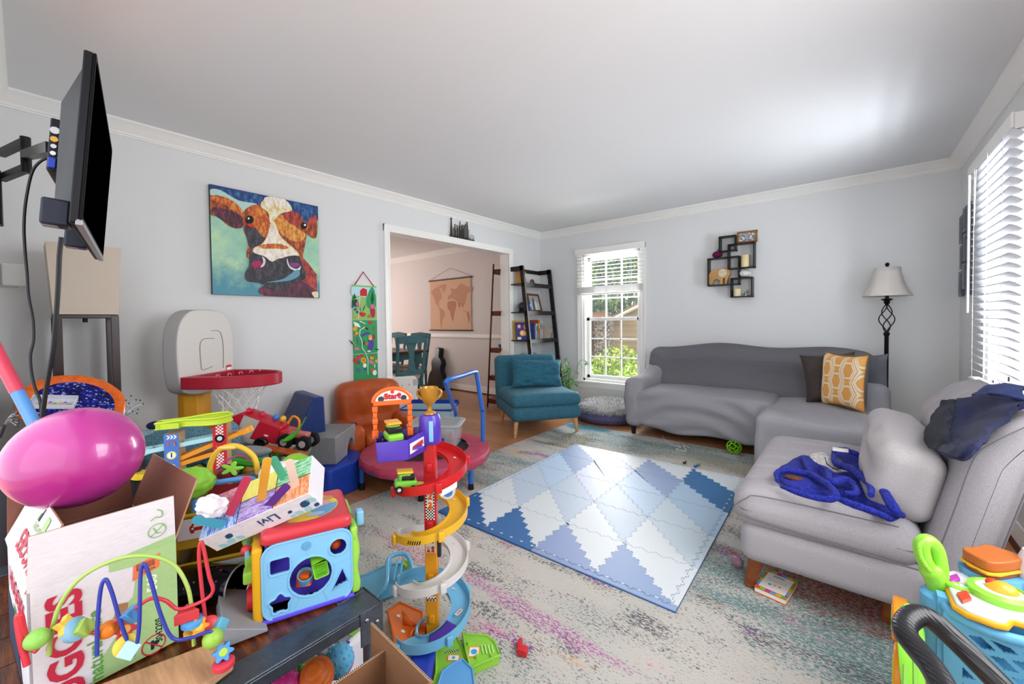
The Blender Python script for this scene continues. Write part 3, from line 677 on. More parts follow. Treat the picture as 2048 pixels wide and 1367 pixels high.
# ================================================================ things on the walls
def art(b, tf, layers, z0=.0006, dz=.00035):
    """flat painted shapes lying on a picture: layers of (material, closed outline in the survey crop, smooth)"""
    z = z0
    for (mt, pts, sm) in layers:
        P = [V((p[0], p[1], 0)) for p in pts]
        if sm and len(P) > 2: P = crom(P, 4, closed=True)
        b.m(mt); q = [tf(p.x, p.y, z) for p in P]
        b.poly(q); z += dz
    return b
def blob(cx, cy, rx, ry=None, n=12, j=.0, a=0):
    ry = ry or rx; rnd = random.Random(int(cx*13+cy*7)); o = []
    for i in range(n):
        t_ = 2*pi*i/n; k = 1+rnd.uniform(-j, j); x, y = rx*k*cos(t_), ry*k*sin(t_)
        o.append((cx+x*cos(a)-y*sin(a), cy+x*sin(a)+y*cos(a)))
    return o
# ---- cow painting
t = thing('canvas_painting', 'square canvas painting of a brown and white cow face on the left wall', 'painting', (XL, 1.22, 1.40))
CY0, CY1, CZ0, CZ1 = .846, 1.596, 1.394, 2.162
SIDE = M('#33444a', .7)
tm = NT('painted_ground'); oo = tm.obj(); n1 = tm.noise(oo, 4, 4, .6); n2 = tm.noise(oo, 14, 4, .6)
sepz = tm.n('SeparateXYZ', {0: oo}).outputs[2]; sepy = tm.n('SeparateXYZ', {0: oo}).outputs[1]
g = tm.ramp(tm.math('ADD', tm.math('MULTIPLY', n1, .6), tm.math('MULTIPLY', n2, .4)), [(.3, lin('#7db39a')), (.5, lin('#9fd0b4')), (.62, lin('#b9dcae'))])
lowb = tm.n('MapRange', {0: tm.math('ADD', sepz, tm.math('MULTIPLY', n2, .3)), 1: .22, 2: .42, 3: 1.0, 4: 0.0}).outputs[0]
g = tm.mix(lowb, g, lin('#4f93a4'))
topb = tm.n('MapRange', {0: tm.math('ADD', sepz, tm.math('MULTIPLY', n2, .25)), 1: .73, 2: .80, 3: 0.0, 4: 1.0}).outputs[0]
g = tm.mix(topb, g, lin('#123c78'))
GROUND = tm.out(g, .55)
def paintmat(a, b_, c, sc=26):
    k = ('pm', a, b_, c, sc)
    if k not in MATS:
        q = NT('brushwork'); n = q.noise(q.obj((1, 1.6, .7)), sc, 3, .7); q.bump(n, .2, .002)
        MATS[k] = q.out(q.ramp(n, [(.36, lin(a)), (.5, lin(b_)), (.62, lin(c))]), .5)
    return MATS[k]
b = B(SIDE).b2((.004, CY0-1.22, CZ0-1.40), (.034, CY1-1.22, CZ1-1.40)); b.m(GROUND).b2((.034, CY0-1.22, CZ0-1.40), (.0345, CY1-1.22, CZ1-1.40))
def cw_(x, y, z):
    p = on(320+x/4.452, 340+y/4.453, 'x', XL+.0345); return (.0345+z, min(CY1, max(CY0, p.y))-1.22, min(CZ1, max(CZ0, p.z))-1.40)
OR = paintmat('#a33d12', '#c85f1c', '#e39a3a'); ORD = paintmat('#5b1d14', '#9c3d1a', '#d0701f'); WH = paintmat('#d9c9b4', '#efe5d2', '#fbf6ec'); CR = paintmat('#d8b263', '#e8dcb0', '#f3efdf')
DK = paintmat('#191a20', '#2b2b33', '#4b4650', 20); PLM = paintmat('#2b1420', '#4b1f33', '#7c2f45'); RD = paintmat('#6f1f1f', '#a5332c', '#c9503f'); AM = paintmat('#b5641d', '#d98c32', '#efb45e'); BLU = paintmat('#0f2f6b', '#1c4a86', '#3f7ba8')
art(b, cw_, [
    (BLU, [(560, 165), (920, 235), (960, 330), (800, 345), (660, 250), (540, 200)], 1), (BLU, [(1110, 275), (1385, 335), (1385, 400), (1300, 470), (1200, 340)], 1),
    (M('#b9d8d0', .6), [(450, 170), (540, 180), (700, 270), (860, 300), (830, 345), (730, 370), (640, 290), (520, 225), (450, 225)], 1),
    (RD, [(1255, 760), (1320, 830), (1395, 930), (1400, 1140), (920, 1118), (930, 1040), (1100, 900)], 0),
    (PLM, [(920, 1030), (1240, 980), (1400, 1135), (925, 1115)], 1),
    (ORD, [(435, 235), (560, 240), (680, 300), (745, 390), (740, 500), (680, 520), (600, 490), (520, 420), (440, 385)], 1),
    (OR, [(440, 232), (560, 235), (670, 290), (735, 380), (640, 350), (560, 300), (450, 260)], 1),
    (PLM, [(470, 330), (620, 360), (735, 420), (735, 500), (660, 515), (560, 450), (480, 395)], 1),
    (ORD, [(1300, 470), (1388, 405), (1390, 600), (1310, 570)], 1), (RD, [(1320, 450), (1388, 410), (1388, 500), (1330, 500)], 1),
    (ORD, [(745, 380), (800, 325), (880, 310), (960, 370), (1020, 430), (1100, 385), (1180, 360), (1260, 420), (1300, 540), (1300, 600), (1270, 760), (1240, 800), (800, 800), (790, 640), (745, 540)], 1),
    (OR, [(790, 350), (880, 315), (970, 430), (985, 520), (930, 600), (860, 560), (800, 480)], 1),
    (AM, [(1010, 430), (1090, 400), (1150, 470), (1230, 520), (1300, 580), (1230, 640), (1120, 600), (1040, 520)], 1),
    (RD, [(1090, 395), (1190, 365), (1250, 420), (1230, 500), (1150, 470)], 1),
    (DK, [(755, 500), (830, 500), (900, 580), (940, 620), (880, 680), (800, 690), (770, 600)], 1),
    (CR, [(900, 290), (960, 240), (1080, 255), (1150, 310), (1170, 360), (1080, 385), (1030, 430), (980, 470), (960, 380), (900, 330)], 1),
    (WH, [(930, 245), (1060, 240), (1140, 290), (1165, 345), (1080, 330), (1000, 300), (940, 320)], 1),
    (CR, [(985, 470), (1020, 470), (1060, 570), (1100, 620), (1170, 680), (1230, 740), (1200, 770), (860, 770), (830, 700), (900, 660), (950, 590)], 1),
    (WH, [(1000, 480), (1040, 560), (1060, 640), (1100, 680), (930, 690), (950, 600)], 1),
    (OR, [(880, 670), (1040, 655), (1140, 690), (1060, 715), (930, 705)], 1),
    (WH, [(835, 715), (980, 700), (1130, 710), (1225, 745), (1150, 770), (1050, 790), (990, 815), (930, 770), (850, 745)], 1),
    (DK, [(800, 720), (850, 745), (930, 770), (990, 815), (1050, 795), (1150, 765), (1230, 770), (1270, 860), (1300, 930), (1270, 980), (1180, 1000), (1130, 1060), (1000, 1060), (900, 1010), (770, 985), (755, 920), (790, 850)], 1),
    (PLM, [(820, 840), (900, 800), (940, 850), (880, 890), (830, 880)], 1), (M('#b03a68', .6), [(812, 830), (880, 805), (900, 840), (850, 870)], 1),
    (M('#e8d6dd', .6), [(905, 770), (935, 800), (925, 850), (890, 865), (915, 820)], 1), (M('#e8d6dd', .6), [(1130, 785), (1150, 850), (1210, 880), (1250, 855), (1230, 900), (1160, 880), (1128, 830)], 1),
    (M('#8d4b90', .6), [(1150, 830), (1220, 825), (1240, 850), (1190, 865)], 1),
    (M('#6f9fb4', .6), [(1190, 900), (1230, 890), (1235, 940), (1140, 985), (940, 1000), (1090, 970)], 1),
    (BLACK, blob(795, 445, 34, 38), 1), (M('#e9eef2', .3), blob(785, 432, 9), 1), (BLACK, blob(1278, 497, 26, 30), 1), (M('#e9eef2', .3), blob(1285, 490, 10), 1),
    (M('#d13a2a', .6), blob(805, 495, 32, 16, a=.3), 1), (M('#e6d9b0', .6), [(1345, 1090), (1400, 1085), (1400, 1135), (1370, 1135)], 1)])
b.build('canvas', t, smooth=0)
# ---- three hanging garden panels
t = thing('hanging_height_chart', 'three joined green garden pictures hanging from a red ribbon beside the opening', 'wall chart', (XL, 2.02, .70))
def pc_(x, y, z):
    p = on(690+x/5.94, 530+y/5.94, 'x', XL+.014); return (.012+z, p.y-2.02, p.z-.70)
GRN = M('#2f9a5e', .55); GR2 = M('#8cc06a', .55)
ys = [(235, 645), (650, 1045), (1052, 1330)]
zt = [on(690+220/5.94, 530+a/5.94, 'x', XL+.014).z-.70 for a in (240, 650, 655, 1048, 1056, 1460)]
def panel(z1, z0, mt): return B(mt).b2((.003, 1.902-2.02, z0), (.011, 2.143-2.02, z1)).m(mt).b2((.011, 1.902-2.02, z0), (.0122, 2.143-2.02, z1))
def lf(cx, cy, L, a, w=.25):
    return [(cx, cy), (cx+L*.5*cos(a)-L*w*sin(a), cy+L*.5*sin(a)+L*w*cos(a)), (cx+L*cos(a), cy+L*sin(a)), (cx+L*.5*cos(a)+L*w*sin(a), cy+L*.5*sin(a)-L*w*cos(a))]
pk, rd, ppl, ylw, wt, dg, tn, bl = M('#d9709a', .6), M('#c8322c', .6), M('#5a4a9a', .6), M('#e0a832', .6), M('#f2efe8', .6), M('#1e5c3a', .6), M('#b5763c', .6), M('#3f55b0', .6)
b = panel(zt[0], zt[1], GR2)
art(b, pc_, [(M('#b9dce6', .6), [(72, 252), (372, 268), (372, 345), (230, 380), (76, 350)], 0), (dg, [(112, 330), (150, 430), (140, 500), (85, 480), (85, 420)], 0), (rd, [(180, 365), (180, 300), (215, 270), (262, 290), (262, 368)], 0),
    (GRN, [(318, 262), (350, 300), (368, 420), (360, 500), (280, 510), (250, 440), (275, 330)], 1), (dg, lf(325, 500, 200, -pi/2, .10), 0), (pk, blob(158, 462, 27, 27, j=.15), 1), (bl, blob(92, 492, 14), 1), (bl, blob(122, 525, 16), 1), (bl, blob(145, 555, 16), 1),
    (rd, [(165, 560), (245, 570), (225, 610), (190, 605)], 1), (dg, lf(205, 560, 110, -1.2, .06), 0), (dg, lf(190, 560, 120, -1.9, .06), 0), (M('#b02f55', .6), [(300, 510), (352, 520), (350, 610), (318, 612)], 1), (pk, blob(324, 490, 26, 28), 1),
    (tn, blob(290, 605, 26, 20), 1), (ylw, blob(138, 612, 18), 1), (wt, lf(85, 410, 110, -.25, .03), 0), (wt, [(172, 380), (178, 380), (168, 520), (160, 640), (154, 640)], 0)])
b.build('panel', t, smooth=0)
b = panel(zt[2], zt[3], GRN)
art(b, pc_, [(wt, [(98, 668), (160, 690), (190, 740), (120, 725)], 0), (ylw, [(92, 750), (140, 720), (142, 770), (110, 780)], 1), (rd, blob(300, 680, 26, 18), 1), (M('#5a1f2a', .6), lf(235, 735, 60, .6, .2), 0), (tn, blob(118, 832, 18), 1), (ylw, blob(145, 806, 20, j=.2), 1),
    (ppl, lf(160, 960, 130, -1.75, .05), 0), (ylw, lf(130, 970, 110, -2.1, .05), 0), (dg, lf(115, 960, 110, -2.3, .07), 0), (pk, blob(142, 992, 32, 18, j=.3), 1), (ppl, [(275, 890), (340, 900), (325, 1000), (272, 990)], 1), (M('#e8b98a', .6), blob(300, 868, 22), 1), (ylw, blob(300, 845, 24, 16), 1),
    (ppl, [(190, 830), (260, 795), (300, 810), (240, 830), (200, 850)], 1), (tn, blob(258, 930, 20, 22), 1), (M('#b02f55', .6), blob(340, 850, 15, 32), 1), (dg, lf(210, 960, 80, -1.3, .1), 0), (dg, lf(350, 990, 60, .3, .15), 0), (wt, blob(283, 1020, 22, 9), 1), (rd, lf(340, 790, 90, -1.55, .06), 0),
    (wt, [(172, 660), (240, 690), (240, 700), (168, 670)], 0), (wt, [(235, 740), (180, 770), (172, 830), (205, 910), (205, 980), (250, 1045), (243, 1045), (197, 985), (198, 915), (165, 835), (172, 765), (230, 732)], 0)])
b.build('panel', t, smooth=0)
b = panel(zt[4], zt[5], GRN)
art(b, pc_, [(rd, blob(120, 1130, 22, 26), 1), (rd, blob(158, 1095, 20, 24), 1), (rd, blob(200, 1075, 24, 18), 1), (ppl, lf(175, 1190, 80, -1.9, .2), 0), (ylw, blob(222, 1128, 32, 32, j=.12), 1), (tn, blob(222, 1128, 15), 1), (wt, blob(235, 1190, 22, 26), 1), (bl, blob(240, 1235, 16, 14), 1), (M('#4d6f9c', .6), [(135, 1215), (188, 1225), (182, 1275), (145, 1262)], 0),
    (pk, blob(310, 1150, 28, 22, j=.25), 1), (ylw, blob(318, 1100, 22), 1), (ylw, blob(372, 1140, 18, 20), 1), (rd, blob(330, 1075, 14), 1), (wt, lf(352, 1230, 70, -1.6, .1), 0), (wt, blob(350, 1275, 25, 32), 1), (tn, blob(318, 1245, 20, 26), 1), (wt, [(250, 1050), (275, 1120), (272, 1210), (275, 1300), (268, 1300), (266, 1210), (268, 1122), (244, 1052)], 0), (rd, lf(120, 1150, 50, .5, .3), 0)])
b.build('panel', t, smooth=0)
hk = on(725.5, 544, 'x', XL)-V((XL, 2.02, .70))
b = B(M('#b3182e', .6))
for yy in (1.925, 2.118): b.add([(.009, yy-2.02-.006, zt[0]), (.009, yy-2.02+.006, zt[0]), (.009, hk.y+.004, hk.z), (.009, hk.y-.004, hk.z)], [(0, 1, 2, 3)])
b.build('ribbon', t, solid=.001)
B(M('#2b2b2b', .4)).cyl((0, hk.y, hk.z), (.016, hk.y, hk.z+.004), .0025, n=6).build('nail', t)
# ---- metal skyline
t = thing('skyline_sign', 'dark metal city skyline cut-out standing on the door casing', 'wall sign', (XL+.012, 3.08, 2.140))
def sk(x, y):
    p = on(870+x/19.53, 420+y/19.53, 'x', XL+.012); return (p.y-3.08, p.z-2.140)
b = B(M('#4c4744', .4, .7, 'brushed')); TT = frame((0, 0, 0), (0, 1, 0), (0, 0, 1), (1, 0, 0))
def col_(x0, x1, ty): a = sk(x0, ty); c = sk(x1, ty); zb = a[1]; b.prism([(a[0], .006), (c[0], .006), (c[0], zb), (a[0], zb)], -.0015, .0015, TT)
for (x0, x1, ty) in ((720, 745, 680), (765, 795, 535), (845, 872, 575), (880, 900, 690), (930, 955, 600), (960, 990, 440), (1025, 1060, 600), (1060, 1085, 555), (1120, 1150, 580), (1175, 1205, 530), (1235, 1268, 450), (1268, 1285, 580), (1312, 1325, 760), (800, 820, 760), (1000, 1015, 760), (1095, 1110, 720)): col_(x0, x1, ty)
a = sk(635, 290); b.prism([(a[0]-.018, .006), (a[0]+.018, .006), (a[0]+.006, a[1]-.02), (a[0], a[1]+.01), (a[0]-.006, a[1]-.02)], -.0015, .0015, TT).prism([(a[0]-.02, a[1]-.018), (a[0]+.02, a[1]-.018), (a[0], a[1]-.002)], -.0015, .0015, TT)
l = sk(575, 960); r_ = sk(1530, 1130); b.prism([(l[0], .0), (r_[0], .0), (r_[0], .009), (l[0], .009)], -.003, .003, TT)
aa = [(r_[0]-.035+.036*cos(q*pi/10), .006+.062*sin(q*pi/10)) for q in range(11)]; b.tube([(0, p[0], p[1]) for p in aa], .0022, 6)
for k in range(4): b.tube([(0, aa[2*k+1][0], .006), (0, aa[2*k+1][0], aa[2*k+1][1])], .001, 4)
for k in range(22): b.prism([(l[0]+.018*k, .009), (l[0]+.018*k+.011, .009), (l[0]+.018*k+.005, .02+.006*(k % 3))], -.0015, .0015, TT)
b.build('skyline', t, smooth=0)
# ---- cube shelf on the back wall
BK = M('#141317', .38)
t = thing('cube_wall_shelf', 'black wall shelf of four interlocking cubes on the back wall above the sofa', 'shelf', (-1.23, YB, 1.39))
def sh(x, y, d=0): p = on(1380+x/7.194, 430+y/7.194, 'y', YB-.10+d); return (p.x+1.23, p.z-1.39)
def cube_frame(x0, y0, x1, y1, nm='cube_frame'):
    a = sh(x0, y0); c = sh(x1, y1); X0, Z1 = a; X1, Z0 = c; w = .011; b = B(BK)
    for (q, e) in (((X0, Z0), (X0+w, Z1)), ((X1-w, Z0), (X1, Z1)), ((X0, Z0), (X1, Z0+w)), ((X0, Z1-w), (X1, Z1))): b.b2((q[0], -.105, q[1]), (e[0], -.002, e[1]))
    b.build(nm, t, smooth=0, bevel=.0012); return X0, X1, Z0, Z1
f1 = cube_frame(412, 310, 655, 505); f2 = cube_frame(540, 420, 925, 748); f3 = cube_frame(250, 625, 705, 995); f4 = cube_frame(580, 905, 895, 1172)
def sx(v): return v-1.23
def sz(v): return v+1.39
# items on it
t = thing('tabletop_photo', 'small wooden photo frame standing on top of the black cube shelf', 'photo frame', T=frame((sx(f2[1])-.075, YB-.055, sz(f2[3])+.001), (1, 0, 0), (0, .2, .98), (0, -.98, .2)))
b = B(M('#9a6e3c', .5, 0, 'wood')); wf, hf = .185, .125
for (a, c) in (((-wf/2, 0), (wf/2, .02)), ((-wf/2, hf-.02), (wf/2, hf)), ((-wf/2, 0), (-wf/2+.02, hf)), ((wf/2-.02, 0), (wf/2, hf))): b.b2((a[0], a[1], -.006), (c[0], c[1], .006))
b.build('frame', t, bevel=.001)
pm = NT('photo_print'); nn = pm.noise(pm.obj((1, 1.4, 1)), 42, 3, .7)
PHO = pm.out(pm.ramp(nn, [(.40, lin('#5a6069')), (.5, lin('#8b9299')), (.58, lin('#e8e6e2'))]), .3)
B(PHO).b2((-wf/2+.018, .018, -.002), (wf/2-.018, hf-.018, .002)).build('photo', t)
def pumpkin(name, label, cat, loc, r, mt, stemm):
    t = thing(name, label, cat, loc)
    B(mt).ell((0, 0, r*.72), (r, r, r*.74), 32, 12, fn=lambda p: V((p.x*(1-.09*abs(sin(4*atan2(p.y, p.x)))), p.y*(1-.09*abs(sin(4*atan2(p.y, p.x)))), p.z*(1-.25*(1-hypot(p.x, p.y))**2)))).build('body', t)
    B(stemm).tube([(0, 0, r*1.2), (.002, 0, r*1.5), (.012, 0, r*1.85)], [r*.13, r*.1, r*.13], 7).build('stem', t)
pumpkin('decorative_pumpkin', 'small magenta pumpkin on top of the wide lower left shelf cube', 'pumpkin', (sx(f3[0])+.088, YB-.055, sz(f3[3])+.001), .052, M('#7d1450', .7, 0, 'fuzz'), M('#8f8350', .6))
pumpkin('decorative_pumpkin', 'small white pumpkin on top of the lowest shelf cube', 'pumpkin', (sx(f4[1])-.075, YB-.055, sz(f4[3])+.001), .056, M('#dcdad6', .5), M('#8a8a78', .6))
def candle(label, loc, r, h):
    t = thing('pillar_candle', label, 'candle', loc, group='cream candles in the cube shelf')
    B(M('#e6d6a6', .5)).lathe([(r, 0), (r*1.02, h*.4), (r*.98, h-.004), (r*.9, h), (r*.55, h-.008), (0, h-.01)], 24).build('wax', t)
    B(BLACK).cyl((0, 0, h-.01), (.001, 0, h+.006), .0012, n=5).build('wick', t)
candle('tall cream pillar candle in the upper right shelf cube', (sx(f2[1])-.088, YB-.055, sz(f2[2])+.012), .040, .125)
candle('short cream pillar candle in the lowest shelf cube beside a silver ornament', (sx(f4[0])+.055, YB-.055, sz(f4[2])+.012), .036, .076)
t = thing('elephant_figurine', 'carved pale wooden elephant in the wide lower left shelf cube', 'figurine', (sx(f3[0])+.105, YB-.06, sz(f3[2])+.0125))
WE = M('#c99a5e', .55, 0, 'wood')
def ez(pts): return [((x-430)/7.194*.00575, (985-y)/7.194*.0057) for x, y in pts]
b = B(WE).prism(ez([(300, 860), (340, 790), (430, 785), (500, 765), (550, 785), (575, 840), (545, 900), (530, 985), (505, 985), (505, 905), (485, 905), (480, 985), (445, 985), (445, 930), (400, 905), (365, 930), (350, 985), (315, 985), (310, 920)]), -.02, .02, frame((0, 0, 0), (1, 0, 0), (0, 0, 1), (0, -1, 0)))
b.build('body', t, smooth=0, bevel=.003)
B(M('#dccbb4', .5, 0, 'wood')).prism(ez(blob(480, 835, 52, 56)), .020, .025, frame((0, 0, 0), (1, 0, 0), (0, 0, 1), (0, -1, 0))).build('ear', t)
B(M('#b0783f', .6)).tube([(ez([(305, 870)])[0][0], 0, ez([(305, 870)])[0][1]), (ez([(285, 900)])[0][0]-.002, 0, ez([(285, 905)])[0][1])], [.002, .004], 6).build('tail', t)
t = thing('silver_ornament', 'small silver leafy ornament beside the short candle', 'ornament', (sx(f4[1])-.065, YB-.055, sz(f4[2])+.0125))
b = B(M('#b9bcc4', .25, .9))
for k in range(26):
    a = random.uniform(0, 6.28); z = random.uniform(.01, .062); r = .022*random.uniform(.2, 1)*(1 if z < .045 else .8); b.ell((r*cos(a), r*sin(a), z), (.007, .005, .008), 6, 4)
b.lathe([(.016, 0), (.016, .006), (.004, .01), (.004, .05)], 12); b.build('cluster', t)
# ---- collage frame on the right wall
t = thing('collage_picture', 'dark multi-photo collage frame on the right wall beside the blind', 'photo frame', (XR, 4.50, 1.34))
FR = M('#5b5d6e', .3, .3); PH = [M('#1c2550', .3), M('#0c0d12', .3), M('#3d3a5e', .3), M('#14161c', .25)]
for i, (y0, y1, z0, z1) in enumerate(((.12, .24, .40, .62), (-.02, .11, .47, .66), (-.16, -.03, .42, .66), (.11, .21, .20, .39), (-.02, .09, .25, .46), (-.15, -.03, .2, .41), (.12, .24, -.01, .19), (-.02, .11, .04, .24), (-.16, -.03, -.01, .19))):
    o = B(FR).b2((-.022, y0+.004, z0+.003), (-.001, y1-.004, z1-.003)).build('frame', t, bevel=.002)
    B(PH[i % 4]).b2((-.0235, y0+.022, z0+.022), (-.021, y1-.022, z1-.022)).build('photo', o)
# ---- dining room hangings
t = thing('world_map_hanging', 'canvas world map scroll hanging from a string on the dining room wall', 'wall hanging', (-5.36, 4.74, 1.03))
def mp_(x, y, z): p = on(840+x/9.117, 530+y/9.117, 'y', 4.74-.02); return (p.x+5.36, -.020-z, p.z-1.03)
MX0, MX1, MZ0, MZ1 = -5.88, -4.83, 1.035, 1.92
B(M('#e2b99a', .85)).b2((MX0+5.36, -.018, MZ0-1.03), (MX1+5.36, -.0165, MZ1-1.03)).build('map_sheet', t)
LAND = M('#cf9c80', .85); LAN2 = M('#c78d70', .85)
b = B(LAND)
art(b, lambda x, y, z: mp_(x, y, z-.0018), [(LAND, [(200, 500), (260, 430), (330, 400), (380, 480), (400, 590), (350, 660), (340, 740), (290, 700), (240, 560)], 1), (LAND, [(320, 390), (400, 355), (480, 350), (470, 430), (420, 500), (400, 430)], 1), (LAND, [(290, 690), (350, 760), (440, 830), (455, 900), (400, 1030), (385, 1160), (370, 1050), (360, 880), (350, 800)], 1),
    (LAN2, [(505, 680), (590, 650), (660, 680), (650, 770), (620, 900), (600, 1020), (570, 960), (540, 830), (505, 790)], 1), (LAND, [(520, 640), (520, 560), (580, 500), (550, 440), (590, 425), (660, 430), (740, 330), (860, 390), (940, 400), (935, 470), (860, 520), (830, 620), (800, 720), (720, 700), (650, 640), (560, 600)], 1),
    (LAN2, [(690, 690), (740, 700), (715, 780)], 1), (LAN2, [(750, 700), (790, 720), (780, 770)], 1), (LAND, [(790, 810), (840, 850), (800, 840)], 1), (LAN2, [(850, 850), (890, 860), (910, 970), (890, 1050), (870, 960)], 1)])
b.build('land_print', t, smooth=0)
for z in (MZ0, MZ1): B(M('#4a2f22', .4)).cyl((MX0+5.36-.03, -.018, z-1.03), (MX1+5.36+.03, -.018, z-1.03), .012, n=10).build('rod', t)
hp = on(900, 536, 'y', 4.735)
B(M('#b98a78', .6)).tube([(MX0+5.33, -.018, MZ1-1.02), (hp.x+5.36, -.012, hp.z-1.03), (MX1+5.39, -.018, MZ1-1.02)], .003, 5).build('string', t)
# ---- television on a swing arm
TW_ = (V((-2.342, .240, 1.905))-V((-1.549, .133, 1.869))); TH_ = V((-1.5645, .1135, 1.661))-V((-1.58, .094, 1.453))
xa = V((-TW_.x, -TW_.y, -.0)).normalized(); ya = V((.0, .085, 1)).normalized(); za = xa.cross(ya).normalized(); ya = za.cross(xa)
if za.y < 0: za = -za; xa = -xa
TC = V((-1.960, .168, 1.680)); TT_ = frame(TC, xa, ya, za)
t = thing('television', 'flat black television tilted downward on a swing arm high at the left', 'television', T=TT_)
PB = M('#0c0d14', .5); w2, h2 = .405, .232
B(PB).prism(rrect(2*w2, 2*h2, .008), -.018, 0).build('cabinet', t, bevel=.003)
B(M('#060608', .6)).prism(rrect(2*w2, 2*h2, .008), 0, .006).build('bezel', t, bevel=.002)
B(M('#9b9ca3', .3, .6)).b2((-w2, -h2-.003, -.006), (w2, -h2+.012, .008)).build('lower_trim', t, bevel=.001)
tv = NT('tv_screen'); tv.p.inputs['Specular IOR Level'].default_value = 0; SCR = tv.out(lin('#010102'), .9)
B(SCR).b2((-w2+.018, -h2+.022, .006), (w2-.018, h2-.018, .0072)).build('screen', t)
b = B(PB); b.add([(-w2*.93, -h2*.9, -.018), (w2*.93, -h2*.9, -.018), (w2*.93, h2*.86, -.018), (-w2*.93, h2*.86, -.018), (-w2*.72, -h2*.72, -.058), (w2*.72, -h2*.72, -.058), (w2*.72, h2*.5, -.062), (-w2*.72, h2*.5, -.062)], [(0, 1, 5, 4), (1, 2, 6, 5), (2, 3, 7, 6), (3, 0, 4, 7), (4, 5, 6, 7)])
b.b2((-w2*.6, -h2*.3, -.085), (w2*.6, h2*.35, -.06)); b.build('back_shell', t, bevel=.004)
nr = -1 if TT_.to_3x3()@V((1, 0, 0)) @ V((1, 0, 0)) < 0 else 1
E_ = nr*w2
for k, (dz, hx, s) in enumerate(((.045, '#c9c9cf', .010), (.02, '#d6a24a', .008), (.0, '#c9c9cf', .006), (-.02, '#d8d8dc', .006))):
    B(M(hx, .3, .6)).cyl((nr*w2*.605, dz, -.074), (nr*w2*.615, dz, -.074), s, n=10).build('connector', t)
B(M('#2b46b8', .4)).b2((nr*w2*.60, -.062, -.082), (nr*w2*.63, -.034, -.066)).build('video_plug', t, bevel=.002)
for (sx_, zz) in ((nr*(w2-.06), -.045), (-nr*(w2-.35), -.04)): B(M('#1c2030', .35)).b2((sx_-.03, -h2-.008, zz-.028), (sx_+.03, -h2+.062, zz+.026)).build('speaker_box', t, bevel=.006)
b = B(M('#8a8b92', .4))
for (sx_, zz) in ((nr*(w2-.06), -.055), (-nr*(w2-.35), -.05)): b.b2((sx_-.02, -h2-.0095, zz-.015), (sx_+.02, -h2-.0075, zz+.015))
b.build('port_plate', t, bevel=.001)
ARM = M('#0e0e11', .4, .3)
t = thing('wall_mount_arm', 'black steel swing arm bracket holding the television', 'tv bracket', (-3.0, YN, 1.76))
o3 = V((-3.0, YN, 1.76))
def L_(p): return V(p)-o3
J1 = dp(52, 310, 1.72); K1 = V((-2.95, YN+.05, J1.z)); TVB = TT_@V((nr*.12, .03, -.09))
b = B(ARM); d = (J1-K1).normalized()
for dz in (.055, -.055): b.tube([L_(K1+V((0, 0, dz))), L_(J1+V((0, 0, dz)))], .019, 4)
b.build('swing_bar', t, smooth=0)
B(ARM).cyl(L_(J1+V((0, 0, -.075))), L_(J1+V((0, 0, .075))), .016).build('pivot', t)
B(ARM).tube([L_(J1), L_(TVB)], .022, 4).build('forearm', t, smooth=0)
B(ARM).box(L_(TT_@V((nr*.12, .03, -.088))), (.10, .012, .12), None).build('mounting_plate', t, bevel=.002)
B(ARM).b2((.0, .001, -.12), (.08, .05, .12)).build('wall_plate', t, bevel=.004)
CB = M('#16161c', .4)
def pxs(L, d0, d1):
    n = len(L)-1; return [dp(x, y, d0+(d1-d0)*i/n) for i, (x, y) in enumerate(L)]
def wire(name, label, pts, r, mt, cat='cable'):
    P = crom(pts, 6); o = B(mt); base_ = P[0]; o.tube([p-base_ for p in P], r, 7); ob = o.build(name); ob.location = base_; return tag(ob, label, cat)
wire('power_cord', 'thin black cord hanging wavy from the back of the television', pxs([(112, 330), (100, 318), (82, 322), (64, 345), (52, 400), (48, 450), (50, 500), (54, 545), (57, 590), (66, 640), (67, 680), (61, 710), (63, 745), (70, 775), (80, 800), (83, 830), (82, 855)], 1.42, 1.30), .0042, CB)
wire('power_cord', 'thicker doubled black cord hanging from under the television in front of the box lamp', pxs([(123, 474), (119, 510), (117, 560), (114, 610), (110, 660), (106, 700), (99, 740), (92, 780), (87, 815), (84, 850)], 1.18, 1.22), .0058, CB)
# ---- white control box at the left edge
t = thing('wall_control_box', 'white plastic box at the far left edge of the left wall', 'control box', (XL, -.055, on(8, 549, 'x', XL).z))
b = B(M('#f4f4f2', .4)).rbox((.014, .02, .0), (.026, .085, .12), .008); b.build('housing', t)
B(M('#b9b9b9', .5)).b2((.024, -.04, -.07), (.0285, .035, -.062)).build('seam', t)
# ================================================================ dark ladder bookshelf in the corner
ESP = M('#1d1719', .35); 
t = thing('ladder_bookshelf', 'dark espresso ladder bookshelf leaning in the corner behind the teal chair', 'bookshelf', (XL, 4.13, 0))
def lx(z): return .215+(1.89-z)*.113      # how far the leaning posts stand off the wall at height z
y1 = .62
for (yy, nm) in ((0, 'post'), (y1, 'post')):
    b = B(ESP); b.add([(lx(0)-.055, yy, 0), (lx(0), yy, 0), (lx(0), yy+.03, 0), (lx(0)-.055, yy+.03, 0), (lx(1.9)-.055, yy, 1.9), (lx(1.9), yy, 1.9), (lx(1.9), yy+.03, 1.9), (lx(1.9)-.055, yy+.03, 1.9)], [(3, 2, 1, 0), (4, 5, 6, 7), (0, 1, 5, 4), (1, 2, 6, 5), (2, 3, 7, 6), (3, 0, 4, 7)])
    b.build(nm, t, bevel=.002)
for yy in (0, y1): B(ESP).b2((.003, yy, 1.835), (lx(1.87), yy+.025, 1.895)).build('top_rail', t, bevel=.002)
B(ESP).b2((.003, 0, 1.84), (.02, y1+.03, 1.89)).build('back_rail', t)
